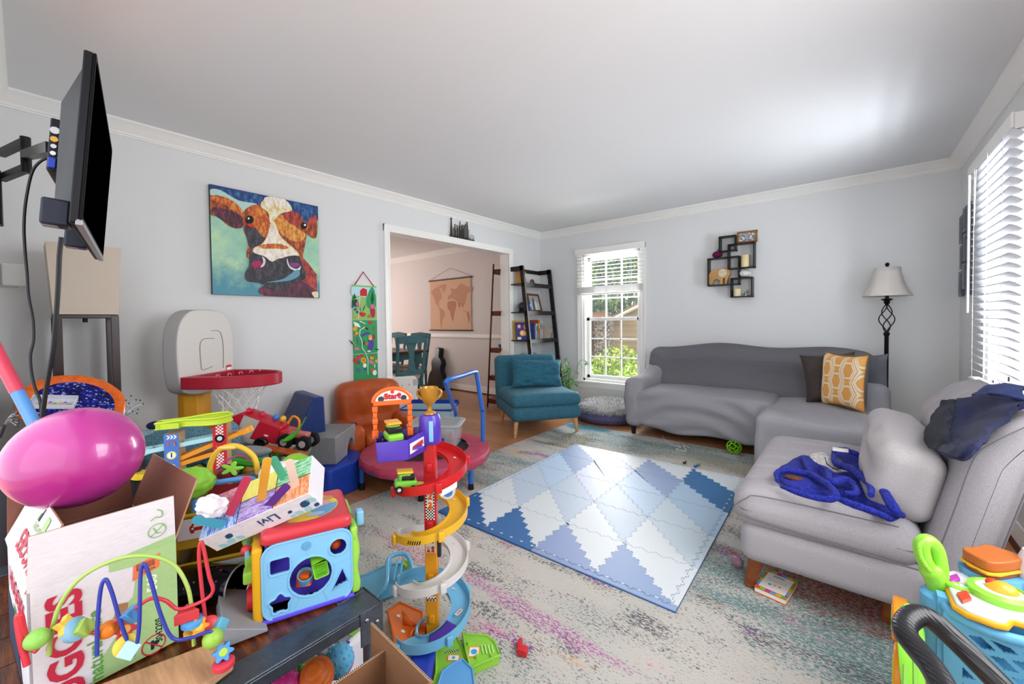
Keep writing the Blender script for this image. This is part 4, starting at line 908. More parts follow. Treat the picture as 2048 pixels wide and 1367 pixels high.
SHZ = [1.655, 1.285, .915, .545, .175]
for z in SHZ:
    b = B(ESP); b.b2((.003, .0, z), (lx(z)-.01, y1+.03, z+.014)).b2((lx(z)-.03, .0, z-.028), (lx(z)-.005, y1+.03, z+.026)); b.build('shelf', t, bevel=.0015)
def shf(name, label, cat, x, y, z, rz=0): return thing(name, label, cat, (XL+x, 4.13+y, z), rz)
def book(label, x, y, z, th, h, d, hx, lean=0, rz=0, spine='#ffffff', grp=None, nm='book'):
    t = thing(nm, label, 'book', T=Matrix.Translation((XL+x, 4.13+y, z+.0145)) @ mrot(0, 0, rz) @ mrot(lean, 0, 0)); 
    if grp: t['group'] = grp
    b = B(M(hx, .45)); b.b2((0, 0, 0), (d, .002, h)).b2((0, th-.002, 0), (d, th, h)).b2((d-.002, 0, 0), (d, th, h)); b.build('cover', t)
    B(M('#eee8dc', .8)).b2((.004, .002, .003), (d-.002, th-.002, h-.003)).build('pages', t)
    B(M(spine, .5)).b2((d, th*.2, h*.55), (d+.0006, th*.8, h*.85)).build('spine_print', t); return t
sz_ = SHZ[0]
for i in range(3): book(('tan paperback nearest the doorway on the top ladder shelf', 'lightest tan paperback, middle of three on the top ladder shelf', 'darkest tan paperback, farthest from the doorway on the top ladder shelf')[i], .05, .055+i*.024, sz_, .020, .165, .12, ('#c58f52', '#d9a862', '#b9824a')[i], grp=None)
t = shf('wood_bear_figurine', 'small brown wooden ring figurine on the top shelf of the dark ladder shelf', 'figurine', .12, .33, SHZ[0]+.0145)
B(M('#7a4a26', .4, 0, 'wood')).torus((0, 0, 0), .028, .014, 20, 8, T=Matrix.Translation((0, 0, .042)) @ mrot(0, 80, 0)).build('ring', t)
B(M('#7a4a26', .4, 0, 'wood')).ell((0, .045, .018), (.022, .03, .018)).build('base', t)
t = shf('picture_stand', 'wood-framed grey photo leaning on the second shelf of the dark ladder shelf', 'photo frame', .19, .36, SHZ[1]+.0145); t.matrix_world = frame((XL+.17, 4.13+.21, SHZ[1]+.0145), (-.10, .995, 0), (-.25, -.02, .97), (.97, .1, .25))
b = B(M('#7c4420', .35, 0, 'wood')); wf, hf = .31, .26
for (a, c) in (((0, 0), (wf, .028)), ((0, hf-.028), (wf, hf)), ((0, 0), (.028, hf)), ((wf-.028, 0), (wf, hf))): b.b2((a[0], a[1], 0), (c[0], c[1], .016))
b.build('frame', t, bevel=.002)
b = B(M('#9fa6ac', .3)); b.b2((.026, .026, .001), (wf-.026, hf-.026, .006))
def fz(x, y, z): return (x, y, .0062+z)
art(b, fz, [(M('#b9c4c6', .3), [(.03, .03), (wf-.03, .03), (wf-.03, .13), (.03, .16)], 0), (M('#565b63', .3), [(.10, .03), (.17, .03), (.175, .11), (.16, .17), (.13, .20), (.10, .15)], 1), (M('#d9dcdc', .3), [(.15, .03), (.20, .03), (.215, .10), (.19, .16), (.16, .15)], 1), (M('#a37f6b', .4), blob(.135, .205, .014, .017), 1), (M('#c09a82', .4), blob(.172, .19, .013, .016), 1)], 0, .0002)
b.build('photo', t, smooth=0)
t = shf('photo_globe', 'dark rounded snow globe on the second shelf of the dark ladder shelf', 'globe', .12, .10, SHZ[1]+.0145)
B(M('#2c2a3c', .15)).ell((0, 0, .075), (.055, .055, .055)).build('globe', t); B(M('#1b1a20', .4)).lathe([(.045, 0), (.05, .02), (.035, .03)], 20).build('base', t)
book('thin blue book standing beside the framed photo on the second shelf', .06, .165, SHZ[1], .018, .13, .14, '#4468b8')
# third shelf books
t = thing('picture_book', 'colourful dark blue picture book facing out at the left end of the third shelf', 'book', T=frame((XL+.10, 4.13+.005, SHZ[2]+.0145), (.35, .93, 0), (-.12, .02, .99), (.93, -.35, .1)))
b = B(M('#38347e', .4)); b.b2((0, 0, -.006), (.21, .235, .003)); art(b, lambda x, y, z: (x, y, .0032+z), [(M('#d85a9a', .4), blob(.05, .18, .03), 1), (M('#e9e4da', .4), blob(.05, .18, .017), 1), (M('#c9813c', .4), blob(.15, .17, .035), 1), (M('#e7a54e', .4), blob(.10, .09, .05, .04), 1), (M('#f0d9b0', .4), blob(.09, .09, .025), 1), (M('#e7a54e', .4), blob(.17, .08, .035), 1), (M('#241f4c', .4), blob(.15, .185, .012), 1), (M('#e9e4ea', .4), [(.01, .005), (.07, .005), (.07, .04), (.01, .04)], 0)], 0, .0002)
b.build('cover', t, smooth=0)
t = thing('picture_book', 'yellow-spined picture book behind the dark blue one on the third shelf', 'book', T=frame((XL+.06, 4.13+.0, SHZ[2]+.0145), (.3, .95, 0), (-.10, .02, .99), (.95, -.3, .1)))
B(M('#c9a43a', .45)).b2((0, 0, -.008), (.26, .26, .0)).build('cover', t)
cols = [('#3d4f9a', .018, .22), ('#e9e6de', .02, .215), ('#2f9a86', .02, .20), ('#d7d9da', .014, .21), ('#b95a34', .038, .265), ('#d9e2e6', .016, .25), ('#8fb7c9', .014, .24), ('#e5e2da', .016, .245)]
nmz = ['slim blue', 'cream', 'teal green', 'light grey', 'tall thick rust-brown', 'pale blue-white', 'sky blue', 'off-white']
y = .235
for (hx, th, h), n_ in zip(cols, nmz):
    book('%s book standing upright on the third shelf of the dark ladder shelf' % n_, .05, y, SHZ[2], th, h, .17, hx, lean=(-6 if th == .02 else 0), spine='#d9b24a' if hx == '#b95a34' else '#7a8a9a'); y += th+.004
book('cream book leaning diagonally at the right end of the third shelf', .05, .555, SHZ[2]+.005, .03, .20, .17, '#cfc6b4', lean=-30)
t = shf('doll_cradle_toy', 'light blue double-arched toy on the fourth shelf above the teal chair', 'toy', .12, .12, SHZ[3]+.0145)
LBm = M('#6ea7bd', .5)
for k, yy in enumerate((0, .20)): B(LBm).prism([(-.10, 0), (.10, 0)]+[(.10*cos(a*pi/12), .10+.09*sin(a*pi/12)) for a in range(13)], -.03, .03, frame((0, yy, 0), (0, 1, 0), (0, 0, 1), (1, 0, 0))).build('arch', t, bevel=.006)
t = shf('toy_bottle', 'small white and blue bottles standing on the fourth shelf', 'bottle', .2, .40, SHZ[3]+.0145)
for k, (hx, yy, h) in enumerate((('#e9ecee', -.04, .11), ('#5a8fd0', .0, .13), ('#d9e2e6', .05, .09), ('#e6e2d6', .11, .10))): B(M(hx, .4)).lathe([(.016, 0), (.017, h*.7), (.009, h*.8), (.009, h)], 14, c=(0, yy, 0)).build('bottle', t)
# ================================================================ dining room
t = thing('ladder_shelf', 'brown leaning ladder shelf with thin posts inside the dining room', 'shelf', (-3.615, 4.06, 0))
RB = M('#6b2f18', .35, 0, 'wood'); RP = M('#3a1c12', .4)
def lq(z): return .235-.075*z
for k, z in enumerate((1.86, 1.30, .80, .42, .10)):
    B(RB).b2((-lq(z)-.012, .0, z), (-.003, .60, z+.018)).b2((-lq(z)-.012, .0, z-.045), (-lq(z)+.004, .60, z)).b2((-lq(z), .0, z-.045), (-.003, .012, z)).build('shelf', t, bevel=.002)
for y in (-.005, .60): B(RP).tube([(-lq(0), y, 0), (-lq(1.95), y, 1.95)], .011, 4).build('post', t, smooth=0)
t = thing('blue_bowl', 'blue dish on the third shelf of the dining room ladder shelf', 'bowl', (-3.70, 4.20, .819)); B(M('#1f5f9e', .4)).lathe([(.03, 0), (.055, .04), (.05, .04), (.02, .008)], 20).build('dish', t)
t = thing('white_vase', 'white vase on the third shelf of the dining room ladder shelf', 'vase', (-3.70, 4.40, .819)); B(M('#d8c9c4', .4)).lathe([(.04, 0), (.05, .06), (.03, .12), (.05, .15)], 20).build('body', t)
t = thing('toy_figure', 'dark small figurine lying on top of the dining room ladder shelf', 'figurine', (-3.66, 4.22, 1.879)); B(M('#2c1c18', .5)).ell((0, 0, .015), (.05, .02, .015)).ell((.05, 0, .03), (.015, .015, .02)).build('body', t)
DT = M('#4f7a80', .6, 0, 'wood'); TT3 = M('#5b3526', .3, 0, 'wood')
t = thing('dining_table', 'dining table with dark brown top and blue-green legs', 'table', (-5.37, 3.35, .011))
B(TT3).b2((-.95, -.42, .73), (.62, .42, .765)).build('tabletop', t, bevel=.004)
B(DT).b2((-.88, -.36, .64), (.54, .36, .73)).build('apron', t)
for (x, y) in ((.48, .30), (.48, -.30), (-.82, .30), (-.82, -.30)): B(DT).lathe([(.03, 0), (.035, .04), (.026, .08), (.045, .2), (.05, .42), (.03, .5), (.045, .54), (.045, .65)], 14, c=(x, y, 0)).build('leg', t)
def dchair(lab, T):
    t = thing('dining_chair', lab, 'chair', T=T, group='painted dining chairs')
    W = .205
    for s in (-1, 1):
        B(DT).tube([(s*W*.92, -.01, 0), (s*W*.92, 0, .45), (s*W*1.06, -.07, 1.0)], .020, 4).build('rear_leg', t, smooth=0); B(DT).tube([(s*W*.9, .40, 0), (s*W*.9, .40, .44)], .02, 4).build('front_leg', t, smooth=0)
    B(DT).prism([(-W*1.05, .92), (W*1.05, .92), (W*1.1, 1.0), (0, 1.02), (-W*1.1, 1.0)], -.012, .012, frame((0, -.065, 0), (1, 0, 0), (0, 0, 1), (0, -1, 0))).build('top_rail', t, bevel=.003)
    B(DT).prism([(-W, .52), (W, .52), (W, .58), (-W, .58)], -.01, .01, frame((0, -.015, 0), (1, 0, 0), (0, 0, 1), (0, -1, 0))).build('lower_rail', t, bevel=.003)
    sp = [(-.06, .57), (-.045, .68), (-.035, .76), (-.05, .84), (-.085, .93), (.085, .93), (.05, .84), (.035, .76), (.045, .68), (.06, .57)]
    B(DT).prism(sp, -.008, .008, frame((0, -.04, 0), (1, 0, 0), (0, 0, 1), (0, -1, 0))).build('splat', t, bevel=.002)
    B(DT).b2((-W, .0, .38), (W, .42, .45)).build('seat_frame', t); B(M('#c9b6b0', .8)).rbox((0, .22, .475), (.44, .40, .06), .025).build('seat', t)
dchair('blue-green dining chair seen from behind in front of the table', Matrix.Translation((-4.25, 3.07, 0)) @ mrot(0, 0, 92))
dchair('dining chair on the far side of the table by the dining wall', Matrix.Translation((-5.32, 4.0, 0)) @ mrot(0, 0, 182))
dchair('dining chair at the left end of the table behind the casing', Matrix.Translation((-5.90, 3.98, 0)) @ mrot(0, 0, 178))
t = thing('guitar_case', 'black guitar case leaning against the dining room wall', 'guitar case', (-5.60, 4.60, 0))
pf = [(-.18, 0), (.18, 0), (.20, .08), (.17, .26), (.12, .34), (.14, .46), (.10, .54), (.05, .58), (.05, .72), (-.05, .72), (-.05, .58), (-.10, .54), (-.14, .46), (-.12, .34), (-.17, .26), (-.20, .08)]
B(M('#0e0d10', .2)).prism([(p.x, p.y) for p in crom([(x, y, 0) for x, y in pf], 3, True)], -.06, .05, frame((0, 0, 0), (1, 0, 0), (0, .12, .99), (0, -.99, .12))).build('case', t, bevel=.01)
t = thing('plastic_playboard', 'white moulded plastic panel with a grey latch standing just inside the dining room opening', 'panel', (-3.93, 2.40, 0), 0)
PW = M('#e6e0dc', .45)
T9 = frame((0, 0, 0), (.12, .99, 0), (-.05, 0, 1), (.99, -.12, .05))
b = B(PW).prism([(-.35, 0), (.50, 0), (.50, .52), (.47, .56), (.20, .575), (-.35, .60)], 0, .05, T9).build('panel', t, bevel=.012)
B(PW).prism([(-.33, .58), (.22, .565)]+[(.22-.55*k/10, .585+.05*sin(pi*k/10)) for k in range(11)], .01, .04, T9).build('handle_bulge', t, bevel=.008)
b = B(M('#cfc8c4', .5))
for x in (.30, .39): b.prism(circ(.014, 12, (x, .47)), .0501, .053, T9)
b.build('rivet', t); B(M('#b9b4b2', .5)).prism(rrect(.06, .07, .01, 3, (.47, .49)), .0501, .056, T9).build('latch', t, bevel=.002)
tr = NT('dining_rug'); nn = tr.noise(tr.obj((1, 1, 1), (0, 0, 0), (0, 0, .6)), 16, 4, .8)
DR = tr.out(tr.ramp(nn, [(.36, lin('#5a4c3c')), (.48, lin('#9b9080')), (.56, lin('#6f7d74')), (.66, lin('#c2b49c'))]), .95)
tag(B(DR).add([(-6.6, 2.2, .001), (-4.75, 2.2, .001), (-4.52, 4.08, .001), (-6.4, 4.3, .001), (-6.6, 2.2, .010), (-4.75, 2.2, .010), (-4.52, 4.08, .010), (-6.4, 4.3, .010)], [(3, 2, 1, 0), (4, 5, 6, 7), (0, 1, 5, 4), (1, 2, 6, 5), (2, 3, 7, 6), (3, 0, 4, 7)]).build('dining_rug', smooth=0), 'grey-brown patterned rug under the dining table', 'rug')
t = thing('toy_chest', 'open fabric toy chest printed with a toddler and blocks by the dining opening', 'toy chest', (-3.52, 2.80, 0), 35)
LBL = M('#a9c9d6', .6); NV = M('#1f3a9e', .5)
for (a, c) in (((-.27, -.17), (.27, -.165)), ((-.27, .165), (.27, .17)), ((-.27, -.17), (-.265, .17)), ((.265, -.17), (.27, .17))): B(LBL).b2((a[0], a[1], 0), (c[0], c[1], .26)).build('side_panel', t)
B(NV).tube([(-.275, -.175, .26), (.275, -.175, .26), (.275, .175, .26), (-.275, .175, .26)], .010, 4, closed=True).build('rim_binding', t, smooth=0)
B(NV).b2((-.275, .18, .25), (.275, .20, .30)).build('lid', t)
b = B(M('#d8452c', .6)); art(b, lambda x, y, z: (x, -.1715-z, y), [(M('#d8452c', .6), [(.0, .01), (.03, .01), (.045, .07), (.02, .075)], 0), (M('#e9b23a', .6), [(.01, .075), (.05, .07), (.06, .12), (.03, .125)], 0), (M('#c8442c', .6), [(.03, .12), (.06, .115), (.07, .17), (.045, .18)], 0), (M('#2a1d1c', .6), blob(.125, .16, .05, .045, a=.5), 1), (M('#b5705a', .6), blob(.125, .145, .032, .026), 1), (M('#e0a23c', .6), blob(.175, .06, .028), 1)], 0, .0006)
b.build('print', t, smooth=0)
# ================================================================ orange child recliner
OL = M('#b4501f', .38, 0, 'leather', 1, 1)
t = thing('child_recliner', 'small orange-brown leather child recliner against the left wall', 'recliner', (-3.14, 1.905, 0), 78)
# local: -y front, +x its left ; seen from the front
def pf2(p):
    q = V(p); 
    if q.y < 0:
        tuft = .022*abs(sin(q.z*9+.5))*(1-abs(q.x/.28)**2) if q.z > -.2 else 0
        q.y -= tuft; q.y += .010*sin(q.x*34+q.z*9)*(1 if abs(q.z-.02) < .16 else .4)
    q.z += .03*(1-(q.x/.30)**2)*(q.z > .1); return q
B(OL).rbox((0, .17, .44), (.56, .20, .42), .085, (18, 3, 16), fn=pf2).build('backrest', t)
B(OL).rbox((0, -.06, .23), (.32, .40, .14), .05, (8, 8, 2), fn=lambda p: V(p)+V((0, 0, .012*sin(p[0]*20)*(p[2] > 0)))).build('seat_cushion', t)
for s in (-1, 1):
    b = B(OL); b.rbox((s*.235, -.02, .20), (.14, .50, .34), .05, (3, 8, 6), fn=lambda p: V(p)+V((0, -.012*(1-(p[2]/.17)**2)*(p[1] < 0), .006*sin(p[1]*20)))); b.build('armrest', t)
B(M('#1a1716', .4)).prism(circ(.038, 18, (-.235, -.14), ry=.032), .3685, .378).build('cup_holder', t)
B(OL).rbox((0, -.20, .09), (.34, .10, .16), .03, (6, 2, 3)).build('footrest', t)
B(M('#2a2422', .6)).b2((-.28, -.22, .0), (.28, .22, .035)).build('base', t, bevel=.005)
# ================================================================ foam blocks
NVY = M('#16306e', .42, 0, 'leather', 1, .25); RBL = M('#1c3ea8', .40, 0, 'leather', 1, .25); GRF = M('#86878a', .45, 0, 'leather', 1, .25)
t = thing('foam_wedge', 'navy blue vinyl foam wedge standing on end against the left wall', 'foam block', T=frame((-3.34, 1.385, .2135), (.995, -.10, 0), (.10, .995, 0), (0, 0, 1)))
B(NVY).add([(0, -.26, 0), (.44, -.26, 0), (.44, .03, 0), (0, .03, 0), (0, -.05, .44), (.44, -.05, .44), (.44, .02, .44), (0, .02, .44)], [(3, 2, 1, 0), (4, 5, 6, 7), (0, 1, 5, 4), (1, 2, 6, 5), (2, 3, 7, 6), (3, 0, 4, 7)]).build('foam', t, bevel=.012)
B(M('#2a4aa8', .4)).tube([(.4405, -.25, .01), (.4405, -.05, .43), (.4405, .015, .43)], .002, 5).build('piping', t)
t = thing('foam_seat_block', 'royal blue vinyl foam block with a rounded end under the grey arch', 'foam block', (-2.635, 1.262, 0))
o = [(0, 0), (-.035, .20), (-.10, .29), (-.22, .33), (-.40, .32), (-.72, .26), (-.72, -.10), (-.25, -.22)]
B(RBL).prism([(p.x, p.y) for p in ([V((0, 0, 0))]+crom([(x, y, 0) for x, y in o[1:6]], 5)+[V((-.74, -.18, 0)), V((-.24, -.22, 0))])], .0, .213).build('foam', t, bevel=.018, bseg=3)
t = thing('foam_arch_block', 'grey vinyl foam arch block stacked on the royal blue block', 'foam block', T=frame((-2.695, 1.335, .2135), (-.66, .75, 0), (-.75, -.66, 0), (0, 0, 1)))
ar = [(0, 0), (.20, 0)]+[(.275-.068*cos(a*pi/10), .105*sin(a*pi/10)) for a in range(11)]+[(.38, 0), (.38, .19), (0, .19)]
B(GRF).prism(ar, 0, .235, frame((0, 0, 0), (1, 0, 0), (0, 0, 1), (0, 1, 0))).build('foam', t, smooth=30, bevel=.010)
# ================================================================ toy basketball hoop
t = thing('basketball_hoop', 'toddler basketball hoop with off-white backboard, red rim and yellow post by the left wall', 'basketball hoop', (-3.22, .70, 0))
YEL = M('#d6961c', .45); HB = M('#cfccc6', .5); HBS = M('#a9a7a8', .5); HR = M('#a81f33', .35)
nb = V((.80, .60, 0)).normalized(); sb = V((-nb.y, nb.x, 0))
TBd = frame(V((.055, .045, 1.01)), tuple(sb), (0, 0, 1), tuple(nb))     # local x along the board, y up, z out of it
outl = [(p.x, p.y) for p in crom([(-.205, -.20, 0), (-.225, .0, 0), (-.205, .16, 0), (-.13, .25, 0), (0, .265, 0), (.13, .25, 0), (.205, .16, 0), (.225, 0, 0), (.205, -.20, 0), (.13, -.255, 0), (0, -.265, 0), (-.13, -.255, 0)], 5, True)]
b = B(HB, TBd); b.prism(outl, -.10, .0); b.mi = [1 if len(f) == 4 else 0 for f in b.f]; b.ms.append(HBS); b.build('backboard', t, bevel=.012, bseg=3)
b = B(M('#8f8b86', .6), TBd)
b.tube([(p.x, p.y, .0015) for p in crom([(-.06, -.10, 0), (-.065, .04, 0), (-.03, .08, 0), (.05, .08, 0)], 5)], .0022, 5).tube([(p.x, p.y, .0015) for p in crom([(.03, .13, 0), (.10, .12, 0), (.125, .02, 0), (.12, -.12, 0)], 5)], .0022, 5).tube([(p.x, p.y, .0015) for p in crom([(-.06, -.10, 0), (-.045, -.115, 0), (.03, -.10, 0)], 5)], .0022, 5)
b.build('moulded_square', t)
b = B(M('#b12836', .4), TBd); b.prism(rrect(.05, .05, .012, 3, (.17, -.13)), .0005, .003).m(WHITE).prism(rrect(.045, .018, .003, 2, (.17, -.13)), .003, .004); b.build('badge', t)
# rim: D-shape deck in board axes (x sideways, z outwards), at height -.215
def D_(r, w, z0): return [(-w, z0), (w, z0)]+[(w*cos(a*pi/24)*1.0, z0+.12+(r)*sin(a*pi/24)) for a in range(25)]
TR = frame(tuple(TBd@V((0, -.20, 0))), tuple(sb), tuple(nb), (0, 0, 1))
b = B(HR, TR); o1 = D_(.34, .215, .0); o2 = D_(.29, .165, .035)
n1 = len(o1)
vs = [(x, y, z) for z in (.06, -.012) for (x, y) in o1]+[(x, y, z) for z in (.06, -.012) for (x, y) in o2]
fs = []
for i in range(n1):
    j = (i+1) % n1; fs += [(i, n1+i, n1+j, j), (2*n1+i, 2*n1+j, 3*n1+j, 3*n1+i), (i, j, 2*n1+j, 2*n1+i), (n1+i, 3*n1+i, 3*n1+j, n1+j)]
b.add(vs, [tuple(reversed(f)) for f in fs]); b.build('rim', t, bevel=.006)
# net of knotted cords
NW = M('#e8e6e2', .7); b = B(NW, TR); NN = 12
def npt(k, j):
    a = 2*pi*(k+.5*(j % 2))/NN; rr = [.165, .135, .108, .092, .082, .082][j]; zz = [0, -.05, -.10, -.155, -.205, -.25][j]
    return V((rr*cos(a)*1.0, .20+rr*sin(a)*1.05, zz+.008*sin(k*3.1)))
for k in range(NN):
    for j in range(5):
        p = npt(k, j)
        for q in (npt(k if j % 2 == 0 else k, j+1), npt(k-1 if j % 2 == 0 else k+1, j+1)):
            m = (p+q)/2+V((0, 0, -.006)); b.tube([p, m, q], .0033, 5, cap=False)
b.build('net', t)
b = B(M('#d98f98', .5), TR)
for k in range(5): b.tube([(-.14+.07*k, .16+.02*k, .052), (-.135+.07*k, .16+.02*k, .064), (-.12+.07*k, .165+.02*k, .064), (-.115+.07*k, .165+.02*k, .052)], .003, 5)
b.build('net_hook', t)
b = B(YEL); Tp = frame((.005, -.005, 0), tuple(sb), tuple(nb), (0, 0, 1))
pp = [(-.075, -.07), (.075, -.07), (.085, -.02), (.055, .045), (-.055, .045), (-.085, -.02)]
b.prism(pp, .05, .74, Tp); b.add([(x, y, .735) for x, y in pp]+[(x*1.0, y+.01, .80) for x, y in pp], [(i, (i+1) % 6, 6+(i+1) % 6, 6+i) for i in range(6)]+[tuple(range(6, 12))], Tp); b.build('post', t, bevel=.006)
B(BLACK, Tp).prism(rrect(.46, .40, .1, 5), 0, .06).build('base', t, bevel=.02)
# ================================================================ small trampoline
t = thing('trampoline', 'small round red toddler trampoline with blue handle standing by the recliner', 'trampoline', (-2.44, 1.90, 0))
PK = M('#b83e5c', .35, 0, 'leather', 2, .8); BT = M('#2a66c0', .3); BR = M('#101014', .5)
def sk_(a): return .004*sin(a*22)+.003*sin(a*9)
rr = .465
b = B(PK); b.grid(lambda u, v: ((rr-.150*v)*cos(2*pi*u), (rr-.150*v)*sin(2*pi*u), .235+.012*v+.010*sin(pi*v)+.006*NZ.noise(V((cos(2*pi*u)*9, sin(2*pi*u)*9, v*5)))), 96, 8, cu=True)
b.grid(lambda u, v: ((rr+.012*sin(pi*v)+sk_(2*pi*u)*v)*cos(2*pi*u), (rr+.012*sin(pi*v)+sk_(2*pi*u)*v)*sin(2*pi*u), .235-.062*v), 96, 5, cu=True); b.build('safety_pad', t)
b = B(M('#3b3032', .8)); b.prism(circ(.318, 48), .225, .232); b.build('jumping_mat', t, smooth=0)
b = B(BT); b.torus((0, 0, .185), rr-.012, .017, 96, 8); b.m(M('#2e6b4e', .5)); b.mi = [b.k if (q//16) % 2 else 0 for q in range(len(b.f))]; b.build('ring', t)
for i, (x, y) in enumerate(((-2.167, 1.637), (-2.039, 1.969), (-2.66, 1.50), (-2.35, 2.35), (-2.80, 2.15), (-2.86, 1.72))):
    x += 2.44; y -= 1.90; z0 = .009 if i in (0, 1) else 0
    l = B(BT).cyl((x, y, z0), (x, y, .20), .017, n=14).build('leg', t); B(BR).cyl((x, y, z0-.0005), (x, y, .05), .021, .018, 14).build('rubber_foot', l)
pr = on(966, 884, 'z', .235)-V((-2.44, 1.90, 0)); pl = on(912, 872, 'z', .235)-V((-2.44, 1.90, 0))
# handle posts rise from the rim, kink, and lean to the crossbar
def up(px, py, p): 
    d = ray(px, py); h = V((p.x-2.44, p.y+1.90, 0)); tt = (h.x*d.x+h.y*d.y)/(d.x*d.x+d.y*d.y); return V((p.x, p.y, CAMZ+tt*d.z))
r1 = up(968, 825, pr); l1 = up(906, 825, pl)
lean = V((.05, -.045, 0))
r2 = up(954, 745, pr+lean*.0)+V((0, 0, 0)); l2 = up(893, 765, pl)
r2 = on(953, 746, 'z', r2.z)-V((-2.44, 1.90, 0)); l2 = on(891, 765, 'z', r2.z)-V((-2.44, 1.90, 0))
hb = crom([pr-V((0, 0, .04)), pr+(r1-pr)*.6, r1, r1+(r2-r1)*.35, r1+(r2-r1)*.92, r2+V((0, 0, .015))+(l2-r2)*.06, r2+(l2-r2)*.5+V((0, 0, .015)), l2+V((0, 0, .012))+(r2-l2)*.06, l1+(l2-l1)*.9, l1+(l2-l1)*.35, l1, pl+(l1-pl)*.6, pl-V((0, 0, .04))], 5)
B(BT).tube(hb, .0165, 12).build('handle_bar', t)
b = B(BR)
for q in (r1, l1): b.cyl(q+V((.012, -.012, .02)), q+V((.020, -.018, .02)), .006, n=8)
b.build('adjusting_knob', t)
# clear bin on the trampoline
t = thing('storage_bin', 'clear plastic storage bin with light grey lid sitting on the trampoline', 'storage bin', T=frame((-2.46, 2.02, .247), (.82, .57, 0), (-.57, .82, 0), (0, 0, 1)))
CLP = GL('#dfe6e6', .35, .12)
o = rrect(.34, .22, .04, 4); o2 = rrect(.38, .26, .045, 4); n = len(o)
B(CLP).add([(x, y, 0) for x, y in o]+[(x, y, .15) for x, y in o2], [(i, (i+1) % n, n+(i+1) % n, n+i) for i in range(n)]+[tuple(reversed(range(n)))]).build('tub', t)
b = B(M('#a9afae', .4)); b.prism(rrect(.41, .29, .05, 5), .150, .166).m(M('#979e9d', .45)).prism(rrect(.36, .24, .04, 5), .160, .1668); b.build('lid', t, bevel=.004)
for (lab, hx, c, r) in (('red toy piece seen through the side of the clear bin', '#c23040', (.13, -.05, .06), (.03, .03, .03)), ('green toy piece inside the clear bin', '#3a8f4a', (-.08, -.04, .05), (.04, .03, .025)), ('yellow toy piece inside the clear bin', '#d8b040', (.0, -.03, .045), (.03, .02, .02))):
    o = B(M(hx, .4)).ell((0, 0, 0), r, 14, 8).build('toy_piece'); o.matrix_world = t.matrix_world @ Matrix.Translation(c); tag(o, lab, 'toy')
# toy playset on the trampoline (purple fence and green bits)
t = thing('purple_play_fence', 'purple plastic fence piece lying on the black middle of the trampoline', 'toy', (-2.33, 1.83, .248), 35)
PU = M('#4b2596', .4)
B(PU).prism([(-.10, 0), (.12, 0), (.12, .10), (.03, .10), (.03, .17), (-.02, .17), (-.02, .09), (-.05, .06), (-.10, .06)], -.008, .008, frame((0, 0, 0), (1, 0, 0), (0, 0, 1), (0, -1, 0))).build('fence', t, bevel=.003)
t = thing('toy_garden_playset', 'green and teal toy playset piece lying on the trampoline', 'toy', (-2.40, 2.02-.16, .248), 20)
b = B(M('#35a050', .4)); b.ell((.05, 0, .02), (.06, .04, .02)).m(M('#3fa0a8', .4)).rbox((-.07, .02, .03), (.08, .06, .06), .01).m(M('#c8324c', .4)).ell((.11, -.04, .015), (.03, .02, .015)); b.build('body', t)
# ================================================================ left box-shade floor lamp
t = thing('shelf_floor_lamp', 'floor lamp with square beige shade on a dark four-post wooden stand at the left', 'floor lamp', (-3.215, .2075, 0))
ESW = M('#2a1114', .3)
for (sx_, sy) in ((-1, -1), (1, -1), (1, 1), (-1, 1)):
    B(ESW).prism([(-.016, -.016), (.016, -.016), (.016, .016), (-.016, .016)], 0, 1.235, Matrix.Translation((sx_*.105, sy*.105, 0))).build('post', t, bevel=.002)
for z in (.06, .46, .80): B(ESW).b2((-.12, -.12, z), (.12, .12, z+.018)).build('shelf', t)
B(ESW).b2((-.12, -.12, 1.222), (.12, .12, 1.240)).build('top_frame', t, bevel=.002)
SHD = NT('linen_shade'); SHD.p.inputs['Subsurface Weight'].default_value = 0
wv = SHD.n('TexWave', {'Vector': SHD.obj(), 'Scale': 60.0, 'Distortion': 2.0}, bands_direction='Y').outputs[1]
SHDM = SHD.out(SHD.mix(SHD.math('MULTIPLY', wv, .25), lin('#cfc2b2'), lin('#bcae9d')), .8)
b = B(SHDM); a_, c_ = .118, .136
b.add([(sx_*a_, sy*a_, 1.242) for sx_, sy in ((-1, -1), (1, -1), (1, 1), (-1, 1))]+[(sx_*c_, sy*c_, 1.605) for sx_, sy in ((-1, -1), (1, -1), (1, 1), (-1, 1))], [(0, 1, 5, 4), (1, 2, 6, 5), (2, 3, 7, 6), (3, 0, 4, 7)])
b.build('lamp_shade', t, smooth=0, solid=.003)
B(BLACK).cyl((.0, 0, 1.20), (0, 0, 1.24), .01).build('switch', t)
# ================================================================ right floor lamp
t = thing('floor_lamp', 'dark bronze floor lamp with off-white bell shade and twisted cage behind the sofa', 'floor lamp', (.222, 4.60, 0))
BZ = M('#1b1416', .35, .4)
B(BZ).lathe([(.13, 0), (.13, .012), (.09, .03), (.03, .05), (.018, .09)], 32).build('base', t)
B(BZ).lathe([(.0145, .08), (.0145, 1.02), (.020, 1.03), (.022, 1.045), (.014, 1.055)], 16).build('pole', t)
b = B(BZ)
for k in range(4):
    b.tube([((.006+.044*sin(pi*s/16)**1.1)*cos(k*pi/2+s/16*pi*1.1), (.006+.044*sin(pi*s/16)**1.1)*sin(k*pi/2+s/16*pi*1.1), 1.05+.235*(s/16)) for s in range(17)], .0042, 6)
b.build('twisted_cage', t)
B(BZ).lathe([(.010, 1.28), (.022, 1.30), (.018, 1.31), (.040, 1.325), (.036, 1.33), (.012, 1.335), (.012, 1.60), (.006, 1.605)], 20).build('neck', t)
SH2 = M('#d3ccc5', .8)
